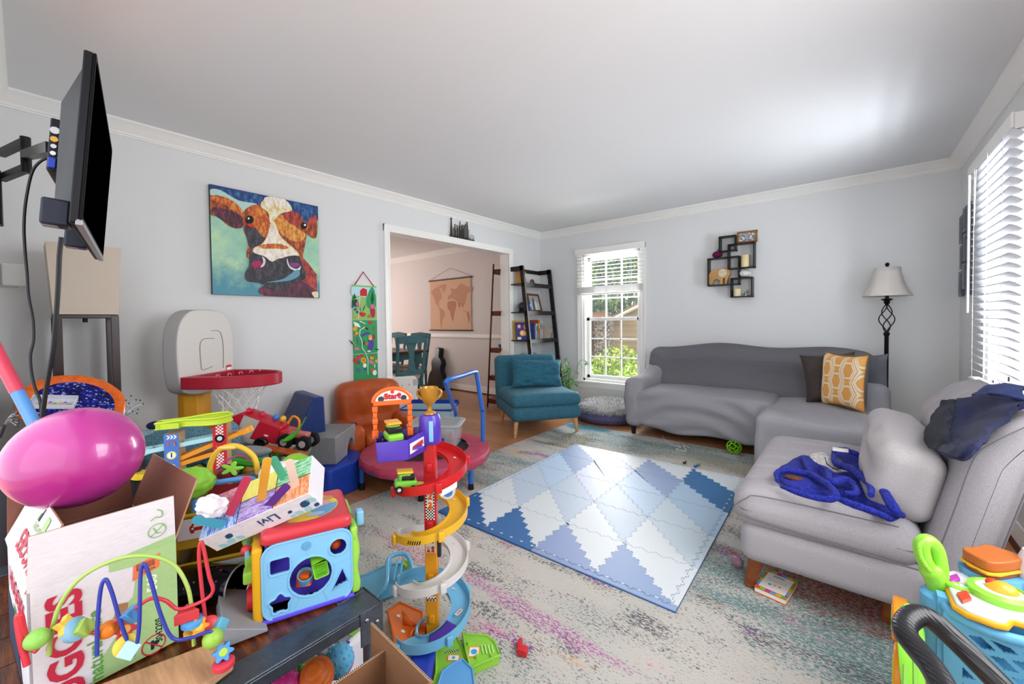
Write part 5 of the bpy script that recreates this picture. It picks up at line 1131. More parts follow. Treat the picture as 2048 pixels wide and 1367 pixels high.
b = B(SH2); prof = [(.158, 1.352), (.138, 1.385), (.113, 1.44), (.096, 1.50), (.086, 1.55), (.082, 1.588)]
b.lathe([(r, z) for r, z in prof], 8*4, wob=lambda a, z: .95+.05*abs(cos(4*a)))
b.f = [f for f in b.f if len(f) == 4]; b.mi = b.mi[:len(b.f)]; b.build('lamp_shade', t, solid=.002)
B(BZ).lathe([(.004, 1.585), (.004, 1.60), (.010, 1.605), (.016, 1.615), (.010, 1.628), (0, 1.632)], 14).build('finial', t)
# ================================================================ house plant
t = thing('house_plant', 'green leafy house plant behind the teal chair beside the window', 'plant', (-2.84, 4.55, 0))
B(M('#cfd0cf', .5)).lathe([(.08, 0), (.11, .22), (.115, .24), (.10, .24), (.09, .20), (0, .2)], 24).build('pot', t)
b = B(M('#4d7a34', .6)); b2 = B(M('#58913f', .45)); PLm = [M('#58913f', .45), M('#7fb256', .45), M('#3b6b30', .45)]
random.seed(11)
for k in range(9):
    a = random.uniform(-2.6, .35); L = random.uniform(.12, .26); h = random.uniform(.35, .72)
    P = crom([(0, 0, .2), (.04*cos(a), .04*sin(a), h*.6), (L*.6*cos(a), L*.6*sin(a), h), (L*cos(a), L*sin(a), h-.06)], 5); b.tube(P, .003, 5)
    for q in range(5, len(P), 2):
        p = P[q]; aa = a+random.uniform(-1.6, 1.6); l = random.uniform(.07, .12); d = V((cos(aa), sin(aa)*(.25 if sin(aa) > 0 else 1), -.6)).normalized(); s_ = d.cross(V((0, 0, 1))).normalized()*l*.2
        b2.m(PLm[random.randrange(3)]); b2.add([p, p+d*l*.45+s_+V((0, 0, .012)), p+d*l, p+d*l*.45-s_+V((0, 0, .012))], [(0, 1, 2, 3)])
b.build('stem', t); b2.build('foliage', t, smooth=0)
# ================================================================ orange saucer chair with blue sequins
ctr = dp(150, 806, 1.86)
nrm = (V((0, 0, CAMZ))-ctr); nrm.z = 0; nrm = (nrm.normalized()*.62+V((.15, .25, .85))).normalized(); SCK = .74
xx = V((0, 0, 1)).cross(nrm).normalized(); yy = nrm.cross(xx)
t = thing('saucer_chair', 'round orange-rimmed saucer chair with sparkling dark blue sequins at the left', 'chair', T=frame(ctr, xx*SCK, yy*SCK, nrm*SCK))
ORr = M('#e0661c', .5, 0, 'cloth', 1, .3)
b = B(ORr); b.lathe([(.175, -.012), (.19, .004), (.215, .014), (.235, .006), (.240, -.008), (.232, -.02)], 48, wob=lambda a, z: 1+.008*sin(a*12))
b.f = [f for f in b.f if len(f) == 4]; b.mi = b.mi[:len(b.f)]; b.build('rim', t)
sq = NT('blue_sequins'); vo = sq.n('TexVoronoi', {'Vector': sq.obj(), 'Scale': 95.0}); cl = vo.outputs['Color']; sp = sq.n('SeparateXYZ', {0: cl})
fcol = sq.ramp(sp.outputs[0], [(0, lin('#05082e')), (.45, lin('#0b1470')), (.8, lin('#1f2fc4')), (.97, lin('#aab8ff'))])
nb_ = sq.n('Bump', {'Height': sp.outputs[1], 'Strength': .9, 'Distance': .02}); sq.t.links.new(nb_.outputs[0], sq.p.inputs['Normal'])
SEQ = sq.out(fcol, .25, .5)
b = B(SEQ); b.lathe([(.182, -.004), (.14, -.030), (.09, -.055), (.04, -.068), (0, -.07)], 48); b.f = b.f; b.build('sequin_seat', t)
for k in range(3):
    a = 2*pi*k/3+.6; p = Matrix(t.matrix_world).inverted() @ (ctr+V((.20*cos(a), .20*sin(a), -.0))); q = Matrix(t.matrix_world).inverted() @ V((ctr.x-.22*cos(a), ctr.y-.22*sin(a)+.1, .008))
    B(M('#2b2c30', .4, .5)).tube([V((.20*cos(a), .20*sin(a), -.02)), q], .009, 8).build('leg', t)
# pole toy
p0 = dp(-14, 690, 1.30); p1 = dp(35, 783, 1.30); p2 = dp(76, 862, 1.30)
t = thing('toy_mop_handle', 'pink and light blue toy broom pole leaning in from the left edge', 'pole', p2)
d = (p0-p2); B(M('#d8435c', .3)).cyl(p0-p2-(p1-p0)*.6, p1-p2, .0175, n=16).build('upper_pole', t); B(M('#5a94d6', .3)).cyl(p1-p2, (p2-p1)*1.9, .0165, n=16).build('lower_pole', t)
# ================================================================ coffee table
TZ = .46
STL = M('#4c525c', .38, .55, 'brushed'); 
tw = NT('dark_plank_wood'); g = tw.noise(tw.obj((3, 24, 24)), 2.5, 6, .65); g2 = tw.noise(tw.obj((1, 1, 1)), 7, 3)
tw.bump(g, .2, .003); TWD = tw.out(tw.mix(tw.math('MULTIPLY', g2, .6), tw.ramp(g, [(.32, lin('#2a130a')), (.5, lin('#5c2c14')), (.68, lin('#8a4a22'))]), lin('#4a2210')), .22)
t = thing('coffee_table', 'large dark wood coffee table with a riveted steel frame carrying the toys', 'coffee table', (-.93, .57, 0))
LX_, LY_ = 1.03, 1.12
b = B(STL)
for (a, c) in (((-.075, -LY_), (0, 0)), ((-LX_, -LY_), (-LX_+.075, 0)), ((-LX_+.075, -.075), (-.075, 0)), ((-LX_+.075, -LY_), (-.075, -LY_+.075))):
    b.b2((a[0], a[1], TZ-.006), (c[0], c[1], TZ))
for (a, c) in (((-.005, -LY_), (0, 0)), ((-LX_, -LY_), (-LX_+.005, 0)), ((-LX_+.005, -.005), (-.005, 0)), ((-LX_+.005, -LY_), (-.005, -LY_+.005))):
    b.b2((a[0], a[1], TZ-.034), (c[0], c[1], TZ-.0061))
b.build('steel_frame', t, bevel=.003)
for k in range(7):
    x0 = -LX_+.075+k*(LX_-.15)/7; B(TWD).b2((x0+.001, -LY_+.075, TZ-.03), (x0+(LX_-.15)/7-.002, -.075, TZ-.004)).build('plank', t)
for (x, y) in ((0, 0), (-LX_, 0), (0, -LY_), (-LX_, -LY_)):
    sx_, sy = (-1 if x == 0 else 1), (-1 if y == 0 else 1)
    B(STL).b2((x+sx_*.006, y+sy*.006, 0), (x+sx_*.034, y+sy*.034, TZ-.03)).build('leg', t, bevel=.003)
B(STL).b2((.0005, -.058, TZ-.085), (.004, .004, TZ+.001)).b2((-.09, .0005, TZ-.085), (.0004, .004, TZ+.001)).build('corner_plate', t, bevel=.001)
for (x, y, z) in ((.005, -.014, TZ-.040), (.005, -.042, TZ-.022), (.005, -.014, TZ-.072), (-.03, .005, TZ-.04)): B(M('#8f949c', .25, .9)).ell((x, y, z), (.006, .006, .006), 10, 6).build('rivet', t)
B(TWD).b2((-LX_+.06, -LY_+.06, .12), (-.06, -.06, .14)).build('lower_shelf', t)
# ================================================================ activity cube
def fpx(pts, ax, val): return [on(x, y, ax, val) for x, y in pts]
fb = V((-1.072, .345, TZ+.002)); e1 = V((.067, .180, 0)).normalized(); n1_ = V((e1.y, -e1.x, 0))
CW, CH, CD = .200, .212, .205
t = thing('activity_cube', 'red and light blue plastic activity cube with shape-sorter holes on the coffee table', 'activity cube', T=frame(fb, e1, (0, 0, 1), n1_))
# local: x along the front, y up, z out of the front face (body behind: z from -CD to 0)
CB1 = M('#7fbbe0', .32); CRD = M('#c63440', .32); CYE = M('#dba21f', .35); CGR = M('#93cb4a', .35); CPU = M('#5b48cf', .4)
out = rrect(CW, CH-.03, .030, 6, (CW/2, (CH-.03)/2+.004))
# front plate with real openings, made as a ring of strips around a grid cut
def holes_plate(b, x0, y0, x1, y1, fnin, z0, z1, nx=56, ny=56):
    xs = [x0+(x1-x0)*i/nx for i in range(nx+1)]; ys = [y0+(y1-y0)*j/ny for j in range(ny+1)]; vs = {}; V_ = []; F_ = []
    def vid(i, j, k):
        if (i, j, k) not in vs: vs[(i, j, k)] = len(V_); V_.append((xs[i], ys[j], (z0, z1)[k]))
        return vs[(i, j, k)]
    solid = [[fnin((xs[i]+xs[i+1])/2, (ys[j]+ys[j+1])/2) for j in range(ny)] for i in range(nx)]
    S = lambda i, j: 0 <= i < nx and 0 <= j < ny and solid[i][j]
    for i in range(nx):
        for j in range(ny):
            if not S(i, j): continue
            F_.append((vid(i, j, 1), vid(i+1, j, 1), vid(i+1, j+1, 1), vid(i, j+1, 1))); F_.append((vid(i, j, 0), vid(i, j+1, 0), vid(i+1, j+1, 0), vid(i+1, j, 0)))
            for (a, c, n_) in (((i, j), (i+1, j), (i, j-1)), ((i+1, j), (i+1, j+1), (i+1, j)), ((i+1, j+1), (i, j+1), (i, j+1)), ((i, j+1), (i, j), (i-1, j))):
                if not S(*n_): F_.append((vid(*a, 0), vid(*c, 0), vid(*c, 1), vid(*a, 1)))
    b.add(V_, F_)
def inpoly(x, y, P):
    c_ = False
    for i in range(len(P)):
        (x1, y1), (x2, y2) = P[i], P[i-1]
        if (y1 > y) != (y2 > y) and x < (x2-x1)*(y-y1)/(y2-y1)+x1: c_ = not c_
    return c_
big = circ(.052, 28, (.108, .088)); big = [(.104+.050*cos(a*2*pi/28), .086+.050*sin(a*2*pi/28)) for a in range(28)]
hsq = rrect(.046, .040, .008, 3, (.037, .132)); hci = circ(.022, 18, (.168, .142)); htr = [(.150, .034), (.190, .046), (.176, .084)]
star = [(.036+(.0225+.0035*cos(5*(a-pi/2)))*cos(a), .040+(.0225+.0035*cos(5*(a-pi/2)))*sin(a)) for a in [k*2*pi/40 for k in range(40)]]
HL = [big, hsq, hci, htr, star]
b = B(CB1); holes_plate(b, 0, .004, CW, CH-.026, lambda x, y: inpoly(x, y, out) and not any(inpoly(x, y, h) for h in HL), -.008, .0, 76, 70); b.build('shape_sorter_face', t)
b = B(CB1)
for h in HL+[out]: b.tube([(x, y, .0) for x, y in h], .0028, 6, closed=True)
for (p, q) in (((.098, .132), (.090, .176)), ((.06, .10), (.006, .112)), ((.156, .10), (.196, .108)), ((.078, .045), (.062, .008)), ((.13, .042), (.142, .008))): b.tube([(p[0], p[1], .0), (q[0], q[1], .0)], .0012, 4)
b.build('raised_rim', t)
B(M('#5d9ac4', .4)).prism(circ(.010, 16, (.095, .166)), .0, .003).build('lock_knob', t, bevel=.001)
b = B(CPU); b.b2((.006, .006, -CD+.01), (.01, CH-.03, -.012)).b2((CW-.01, .006, -CD+.01), (CW-.006, CH-.03, -.012)).b2((.006, .006, -CD+.01), (CW-.006, .01, -.012)).b2((.010, .010, -.060), (CW-.010, CH-.034, -.056)); b.build('purple_inner_shell', t)
b = B(CRD); b.rbox((CW/2, CH-.012, -CD/2), (CW+.006, .036, CD+.004), .016, (2, 1, 2), e=4).build('red_top', t)
b = B(M('#e9c83a', .5)); art(b, lambda x, y, z: (x, CH+.0062+z, y), [(M('#e9c83a', .5), [(CW/2+.08*cos(a*pi/12), -CD/2+.08*sin(a*pi/12)) for a in range(24)], 0), (M('#6aa9d6', .5), [(CW/2, -CD/2)]+[(CW/2+.078*cos(a), -CD/2+.078*sin(a)) for a in (0, .3, .6, .9, 1.2)], 0), (M('#c5452f', .5), [(CW/2, -CD/2)]+[(CW/2+.078*cos(a), -CD/2+.078*sin(a)) for a in (2.2, 2.5, 2.8, 3.1)], 0), (M('#d9a2a0', .5), blob(CW/2+.045, -CD/2-.01, .018), 1), (M('#a9c8e8', .5), blob(CW/2+.02, -.05, .022, .012), 1), (M('#c08a5a', .5), blob(CW/2+.05, -CD/2-.04, .022, .014), 1)], 0, .0003)
b.build('picture_disc', t, smooth=0)
b = B(CYE); b.rbox((-.010, CH/2-.012, -CD/2), (.022, CH-.03, CD), .008, (1, 4, 4)).build('yellow_side', t)
for k, z in enumerate((-.05, -.11, -.165)):
    B(M('#b8232e', .35)).cyl((-.021, .045, z), (-.034, .045, z), .026, n=18).build('gear', t, bevel=.002)
    B(CGR).rbox((-.030, .105+.01*k, z), (.022, .03, .04), .006).build('sliding_block', t)
b = B(CB1)
b.tube([(-.03, .165, -.02), (-.034, .17, -.1), (-.03, .165, -.18)], .005, 6); b.build('side_track', t)
for k in range(3): B((CRD, CGR, CPU)[k] if False else [CRD, CGR, CPU][k]).ell((-.034, .168, -.05-.045*k), (.012, .012, .012), 12, 8).build('bead', t)
b = B(CGR); b.rbox((CW+.008, CH/2-.012, -CD/2), (.022, CH-.035, CD+.002), .010, (1, 10, 10), fn=lambda p: V(p)+V((.003*sin(p[1]*70)*(p[0] > 0), 0, 0))).build('green_side', t)
B(CB1).rbox((CW+.03, .18, -.06), (.02, .04, .03), .006).build('side_lever', t)
B(CPU).rbox((CW/2, .004, -CD/2), (CW+.01, .012, CD+.006), .005).build('base_rim', t)
Tc = Matrix(t.matrix_world)
def cup(lab, x, y, z, s, hx, rot, rnd=False):
    o = thing('stacking_cup', lab, 'cup', T=Tc @ Matrix.Translation((x, y, z+.008)) @ mrot(*rot)); b = B(M(hx, .35))
    pr_ = (circ(s, 20) if rnd else rrect(2*s, 2*s, s*.3, 3)); n = len(pr_); k = 1.25
    vs = [(a, c, 0) for a, c in pr_]+[(a*k, c*k, s*1.9) for a, c in pr_]+[(a*k*.9, c*k*.9, s*1.9) for a, c in pr_]+[(a*.9, c*.9, .003) for a, c in pr_]
    fs = [tuple(reversed(range(n)))]+[(r*n+i, r*n+(i+1) % n, (r+1)*n+(i+1) % n, (r+1)*n+i) for r in range(3) for i in range(n)]+[tuple(range(3*n, 4*n))]
    b.add(vs, fs); b.build('shell', o)
cup('lime green square cup at the top inside the activity cube', .118, .112, -.045, .015, '#7ac02f', (30, 10, 12))
cup('lime green square cup tipped to the front inside the activity cube', .128, .082, -.042, .014, '#86cf35', (-15, 0, 8))
cup('orange square cup lying inside the activity cube', .090, .082, -.045, .015, '#e2601c', (100, -20, 0))
cup('light blue round cup below the orange one inside the activity cube', .092, .058, -.044, .015, '#5fb0e0', (-60, 0, 0), True)
o = thing('toy_ball', 'small orange ball seen through the round hole of the activity cube', 'ball', T=Tc @ Matrix.Translation((.165, .135, -.035))); B(M('#d8501c', .35)).ell((0, 0, 0), (.015, .015, .015)).build('ball', o)
# grey wedge plate under the cube
t = thing('grey_storage_lid', 'grey plastic lid sticking out under the left of the activity cube', 'lid', T=frame(on(536, 1262, 'z', TZ+.001), (-.25, -.97, 0), (-.97, .25, .0), (0, 0, 1)))
B(M('#8e9096', .45)).add([(0, 0, 0), (.09, .0, 0), (.10, .17, 0), (.01, .18, 0), (0, 0, .006), (.085, .0, .045), (.095, .17, .05), (.01, .18, .006)], [(3, 2, 1, 0), (4, 5, 6, 7), (0, 1, 5, 4), (1, 2, 6, 5), (2, 3, 7, 6), (3, 0, 4, 7)]).build('plate', t, bevel=.002)
# ================================================================ shiny tin cylinder
tn_ = NT('speckled_metal'); vo = tn_.n('TexVoronoi', {'Vector': tn_.obj(), 'Scale': 70.0}); 
f = tn_.math('LESS_THAN', vo.outputs[0], .22); hs = tn_.n('HueSaturation', {0: .5, 1: 1.6, 2: 1.0, 4: vo.outputs['Color']})
TINM = tn_.out(tn_.mix(f, lin('#16161c'), hs.outputs[0]), .12, .8)
a0 = V((-1.215, .335, TZ+.048)); a1 = V((-1.40, .20, TZ+.048)); d_ = (a1-a0).normalized()
t = thing('party_tumbler', 'shiny dark cylinder speckled with coloured dots lying beside the activity cube', 'tumbler', T=frame(a0, d_.orthogonal().normalized(), d_.cross(d_.orthogonal().normalized()), d_))
b = B(TINM); b.lathe([(.044, 0), (.0455, .004), (.044, .17)], 40); b.f = [f_ for f_ in b.f if len(f_) == 4]; b.mi = b.mi[:len(b.f)]; b.build('wall', t, solid=.001)
b = B(M('#aeb4bd', .2, .6)); b.torus((0, 0, .0), .0455, .0022, 40, 6); b.build('rim', t); B(M('#c8c8ce', .4)).cyl((0, 0, .10), (0, 0, .1705), .0425, n=32).build('base', t)
t = thing('white_jar', 'white plastic tub lying behind the speckled cylinder', 'jar', T=frame((-1.44, .20, TZ+.05), (0, 0, 1), (.6, .8, 0), (-.8, .6, 0))); B(M('#d9dbe2', .4)).lathe([(.045, 0), (.048, .01), (.048, .10), (.04, .11)], 28).build('body', t)
# ================================================================ diaper box
BWH = M('#e4e0e6', .55, 0, 'card'); BBR = M('#8a5a4c', .8, 0, 'card'); BGRN = M('#a9cc8c', .55, 0, 'card'); BPUR = M('#c9a4a0', .8, 0, 'card')
RDI = M('#c22a45', .5); GNI = M('#5da048', .5); BKI = M('#2f2f36', .6); DGI = M('#2e7a4a', .5)
P00 = V((-1.160, -.012, 0)); P01 = V((-1.158, .207, 0)); ub = V((-.985, -.17, 0)).normalized(); DB = .34; HB_ = .228
t = thing('cardboard_box', 'open white and green diaper carton with flaps up at the left end of the table', 'box', T=frame(P00+V((0, 0, TZ+.001)), (P01-P00).normalized(), ub, (0, 0, 1)))
WB = (P01-P00).length; th = .004
b = B(BWH)
b.b2((0, 0, 0), (WB, th, HB_)).b2((0, 0, 0), (th, DB, HB_)).b2((WB-th, 0, 0), (WB, DB, HB_)).b2((0, DB-th, 0), (WB, DB, HB_)).b2((0, 0, 0), (WB, DB, th)); b.build('carton', t)
b = B(BBR); b.b2((th, th, HB_-.09), (WB-th, th+.0006, HB_)).b2((WB-th-.0006, th, th), (WB-th, DB-th, HB_)).b2((th, DB-th-.0006, th), (WB-th, DB-th, HB_)).b2((th, th, th), (th+.0006, DB-th, HB_)).b2((th, th, th), (WB-th, DB-th, th+.0006)); b.build('kraft_lining', t)
def flap(nm, a, c, up_, L, taper, m1, m2):      # hinge a-c, direction up_, outside material, inside material
    a, c, up_ = V(a), V(c), V(up_).normalized(); w = (c-a).normalized(); n_ = w.cross(up_).normalized()*.0035
    a2 = a+up_*L+w*taper; c2 = c+up_*L-w*taper; b = B(m1)
    b.add([a, c, c2, a2], [(0, 1, 2, 3)]); b.m(m2).add([a+n_, c+n_, c2+n_, a2+n_], [(3, 2, 1, 0)])
    b.m(M('#b08a72', .9)).add([a, c, c2, a2, a+n_, c+n_, c2+n_, a2+n_], [(1, 5, 6, 2), (2, 6, 7, 3), (3, 7, 4, 0)]); return b.build(nm, t, smooth=0)
flap('flap', (WB, 0, HB_), (0, 0, HB_), (0, -.10, 1), .108, .004, BWH, BBR)
flap('flap', (0, DB, HB_), (0, 0, HB_), (.42, -.0, .9), .118, .004, BPUR, BWH)
flap('flap', (WB, DB, HB_), (WB, 0, HB_), (.35, 0, .95), .135, .004, BWH, BBR)
flap('flap', (0, DB, HB_), (WB, DB, HB_), (0, .25, 1), .10, .004, BWH, BBR)
# print on the front and left faces
Fz = frame((0, -.0006, 0), (1, 0, 0), (0, 0, 1), (0, -1, 0))     # front face plane, x right, y up
b = B(BGRN); b.prism([(WB*.36, .0), (WB, .0), (WB, HB_), (WB*.50, HB_-.0), (WB*.50, HB_*.93), (WB*.70, HB_*.90), (WB*.66, HB_*.62), (WB*.50, HB_*.50), (WB*.60, HB_*.42), (WB*.44, HB_*.2)], 0, .0006, Fz)
b.build('green_print', t, smooth=0)
B(M('#a9825e', .8, 0, 'card')).prism([(WB*.50, .085), (WB*.62, .09), (WB*.62, .135), (WB*.54, .14)], .0006, .0010, Fz).build('torn_patch', t)
def vtx(s, size, x, y, mt, T, rot=90, bold=.0, nm='lettering'): return text(s, size, T @ Matrix.Translation((x, y, .0014)) @ mrot(0, 0, rot), mt, t, .0002, bold, nm)
vtx('HUGGIES', .064, .048, .075, RDI, Fz, 90, .0022); vtx('natural care', .030, .086, .075, GNI, Fz, 90, .0004)
vtx('PLUSH', .018, .128, .05, M('#cfe0bd', .5), Fz, 90); vtx('560', .024, .176, .155, M('#e9efe2', .5), Fz, 90, .0006); vtx('5042205', .016, .185, .045, BKI, Fz, 90, .0002)
B(M('#e8794a', .5)).prism([(WB*.66, .175), (WB*.86, .185), (WB*.87, .215), (WB*.67, .207)], .0008, .0014, Fz).build('orange_sticker', t, smooth=0)
b = B(BKI)
for k in range(14): b.prism([(WB*.69+k*.0022, .193+k*.0001), (WB*.69+k*.0022+(.0008 if k % 3 else .0014), .193), (WB*.69+k*.0022+.0008, .207), (WB*.69+k*.0022, .207)], .0014, .0017, Fz)
b.build('bar_code', t, smooth=0); vtx('0055204', .008, WB*.765, .187, BKI, Fz, 2)
b = B(RDI); b.tube([(WB*.80+.020*cos(a*pi/12), .018+.020*sin(a*pi/12), .001) for a in range(24)], .0013, 5, closed=True, T=Fz).tube([(WB*.80-.014, .032, .001), (WB*.80+.014, .004, .001)], .0013, 5, T=Fz).m(BKI).prism(rrect(.006, .02, .002, 2, (WB*.79, .018)), .0005, .0012, Fz).prism(circ(.005, 10, (WB*.82, .02)), .0005, .0012, Fz); b.build('warning_symbol', t)
# flap printing
fw = frame((0, -.0006, HB_), (1, 0, 0), (0, -.0995, .995), (0, -.995, -.0995))
b = B(M('#7fb35e', .5)); b.tube([(WB*.85+.015*cos(a*pi/12), .040+.015*sin(a*pi/12), .001) for a in range(24)], .0008, 5, closed=True, T=fw).tube([(WB*.85-.011, .030, .001), (WB*.85+.011, .05, .001)], .0008, 5, T=fw).tube([(WB*.85-.006, .048, .001), (WB*.85, .034, .001), (WB*.85+.007, .033, .001)], .0008, 5, T=fw)
b.tube([(p.x, p.y, .001) for p in crom([(WB*.80, .066, 0), (WB*.84, .072, 0), (WB*.88, .068, 0), (WB*.89, .080, 0), (WB*.85, .088, 0)], 4)], .0009, 5, T=fw); b.build('recycling_symbol', t)
B(BGRN).prism([(WB*.48, .0), (WB*.99, .0), (WB*.99, .018), (WB*.48, .006)], .0004, .0009, fw).build('green_print', t, smooth=0)
up2 = V((.42, 0, .9)).normalized(); fl = frame(tuple(V((0, 0, HB_))+V((-.9, 0, .42)).normalized()*.0042), (0, -1, 0), tuple(up2), tuple(V((0, -1, 0)).cross(up2)))
for (s_, sz2, x, y, mt, bo) in (('HUGGIES', .052, -.115, .040, RDI, .0009), ('natural care', .024, -.115, .074, M('#8fae6f', .5), .0)): text(s_, sz2, fl @ Matrix.Translation((x, y, .0012)) @ mrot(0, 0, 180), mt, t, .0002, bo)
b = B(M('#9fc07f', .5)); b.prism(rrect(.030, .026, .006, 3, (-.09, .094)), .0004, .001, fl).m(BKI).prism([(-.16, .085), (-.152, .11), (-.148, .11), (-.154, .085)], .0004, .001, fl).m(GNI).prism([(-.172, .085), (-.166, .10), (-.162, .10), (-.166, .085)], .0004, .001, fl); b.build('flap_print', t, smooth=0)
ls = frame((-.0006, 0, 0), (0, -1, 0), (0, 0, 1), (-1, 0, 0))
for (s_, sz2, x, y, mt, bo) in (('HUGGIES', .060, -.16, .165, RDI, .0010), ('natural care', .03, -.15, .12, DGI, .0005), ('SIZE 5', .016, -.045, .165, BKI, .0003)): text(s_, sz2, ls @ Matrix.Translation((x, y, .0012)), mt, t, .0002, bo)
B(M('#2d3a5a', .5, 0, 'card')).prism([(-.34, 0), (-.12, 0), (-.20, .09), (-.34, .11)], .0002, .0008, ls).build('dark_print', t, smooth=0)
# ================================================================ balloon
bc = dp(150, 914, .93)
dirv = (bc-V((0, 0, CAMZ))).normalized(); bx_ = cr.copy(); lax = (cr*cos(R(14))+cu*sin(R(14))).normalized()
bz = lax; by = dirv.cross(bz).normalized(); bxx = by.cross(bz)
bl_ = NT('pink_rubber'); bl_.p.inputs['Coat Weight'].default_value = .5; bl_.p.inputs['Coat Roughness'].default_value = .05
bl_.p.inputs['Subsurface Weight'].default_value = .3; bl_.p.inputs['Subsurface Radius'].default_value = (.05, .02, .03)
nn = bl_.noise(bl_.obj(), 5, 3); BALM = bl_.out(bl_.ramp(nn, [(.35, lin('#a8207f')), (.65, lin('#bf3f96'))]), .28)
t = thing('balloon', 'big shiny pink balloon resting on the open diaper box', 'balloon', T=frame(bc, bxx, by, bz))
B(BALM).ell((0, 0, 0), (.110, .110, .126), 48, 32, fn=lambda p: V((p.x*(1+.05*p.z), p.y*(1+.05*p.z), p.z))).build('skin', t)
B(M('#b52a86', .4)).lathe([(.003, -.123), (.006, -.131), (.004, -.136), (.010, -.143), (.009, -.144)], 12).build('knot', t)
# ================================================================ bead maze
t = thing('bead_maze', 'wooden bead maze with looping coloured wires and painted beads in the front', 'bead maze', (-1.03, .13, TZ))
BW_ = M('#cf9f78', .5, 0, 'wood')
bt = on(468, 1318, 'z', TZ+.022); 
q0 = V((-1.03, .13, TZ))
cor = [on(468, 1322, 'z', TZ+.021)-q0, on(462, 1296, 'z', TZ+.021)-q0, on(225, 1345, 'z', TZ+.021)-q0, on(260, 1440, 'z', TZ+.021)-q0]
B(BW_).prism([(c_.x, c_.y) for c_ in [cor[0], V((-.045, .135, 0)), V((-.115, -.125, 0)), V((.13, -.145, 0))]], .001, .021).build('base_board', t, bevel=.006, bseg=3)
def mz(x, y, d): return dp(x, y, .700+.125*(x-50)/400+(d-.93)*.45)-q0
def loop(pts, hx, r=.0032):
    P = crom([mz(*p) for p in pts], 8); B(M(hx, .3)).tube(P, r, 10).build('wire', t); return P
# lime arch, blue double arch, red wire, small red loop
loop([(98, 1310, .96), (104, 1262, .965), (122, 1205, .97), (165, 1152, .97), (235, 1117, .97), (298, 1111, .97), (345, 1127, .96), (372, 1165, .95), (383, 1212, .945), (388, 1290, .94)], '#a3c060', .0036)
loop([(194, 1310, .90), (195, 1250, .90), (201, 1180, .90), (211, 1158, .90), (224, 1185, .90), (240, 1240, .90), (262, 1300, .90), (268, 1306, .89), (278, 1255, .88), (281, 1150, .88), (288, 1127, .88), (300, 1155, .88), (322, 1230, .88), (345, 1275, .88), (380, 1275, .89), (418, 1262, .90), (428, 1275, .90)], '#2a3a9c')
loop([(165, 1265, .93), (195, 1262, .93), (225, 1245, .925), (262, 1222, .92), (300, 1197, .92), (330, 1200, .92), (355, 1217, .925), (385, 1210, .93), (415, 1195, .935), (426, 1178, .935), (418, 1150, .935), (408, 1100, .94), (402, 1083, .94), (398, 1110, .94), (404, 1180, .94), (411, 1240, .94), (414, 1290, .94)], '#c2303f', .0034)
loop([(54, 1330, .93), (42, 1280, .935), (36, 1240, .94), (40, 1230, .94), (47, 1262, .94), (56, 1290, .94), (75, 1300, .93)], '#cc3040', .005)
bd = lambda nm, hx: M(hx, .35)
def bead(kind, x, y, d, s, hx, ax=(1, 0, 0), hx2=None):
    c_ = mz(x, y, d); z_ = V(ax).normalized(); x_ = z_.orthogonal().normalized(); T = frame(c_, x_, z_.cross(x_), z_); b = B(M(hx, .35))
    s *= .80
    if kind == 'ball': b.ell((0, 0, 0), (s, s, s), 20, 14, T)
    elif kind == 'disc': b.lathe([(s*.2, -s*.34), (s*.85, -s*.34), (s, -s*.2), (s, s*.2), (s*.85, s*.34), (s*.2, s*.34)], 24, T)
    elif kind == 'box': b.rbox((0, 0, 0), (s*1.5, s*1.5, s*1.3), s*.12, T=T)
    elif kind == 'flower': b.prism([(s*(.82+.2*cos(6*a))*cos(a), s*(.82+.2*cos(6*a))*sin(a)) for a in [k*2*pi/48 for k in range(48)]], -s*.35, s*.35, T)
    elif kind == 'tri': b.prism([(s, 0), (-s*.7, s*.9), (-s*.7, -s*.9)], -s*.5, s*.5, T)
    elif kind == 'star': b.prism([(s*(1 if k % 2 == 0 else .55)*cos(k*pi/5), s*(1 if k % 2 == 0 else .55)*sin(k*pi/5)) for k in range(10)], -s*.35, s*.35, T)
    if hx2: b.m(M(hx2, .4)).cyl(T@V((0, 0, -s*.40)), T@V((0, 0, s*.40)), s*.42, n=16)
    b.build('bead', t, bevel=.0015 if kind in ('flower', 'tri', 'star') else 0)
toc = -ray(250, 1250)
bead('star', 134, 1250, .93, .024, '#d9b64a', ray(0, 0)-ray(250, -180)); bead('disc', 150, 1258, .93, .025, '#7fb0cc', ray(250, 0)-ray(0, 110)); bead('box', 165, 1256, .93, .020, '#9dbb55', ray(250, 0)-ray(0, 110))
bead('ball', 216, 1258, .925, .0185, '#d9761f'); bead('flower', 251, 1258, .95, .024, '#c23a48', toc, '#e9a24a'); bead('tri', 262, 1225, .92, .022, '#4d8fc4', ray(250, 0)-ray(0, 90)); bead('box', 258, 1300, .885, .021, '#a9d2da', toc)
bead('disc', 252, 1290, .90, .023, '#d9bb40', toc); bead('ball', 74, 1277, .935, .021, '#8cc45a'); bead('tri', 377, 1228, .93, .026, '#c43a42', (0, 0, 1), '#e0904a'); bead('disc', 386, 1243, .93, .024, '#4e96d0', (0, 0, 1)); bead('flower', 398, 1253, .915, .021, '#e08a1f', toc, '#e9b23a')
bead('disc', 418, 1250, .945, .022, '#cc3a44', toc); bead('box', 440, 1248, .95, .018, '#5fa8c4', (1, .5, .3)); bead('ball', 426, 1276, .91, .0225, '#94bd4c'); bead('flower', 446, 1303, .915, .023, '#4f93d2', toc, '#a9c84a'); bead('disc', 447, 1327, .905, .024, '#d23a4c', (0, 0, 1)); bead('disc', 388, 1262, .94, .021, '#d9a63a', (0, 0, 1))
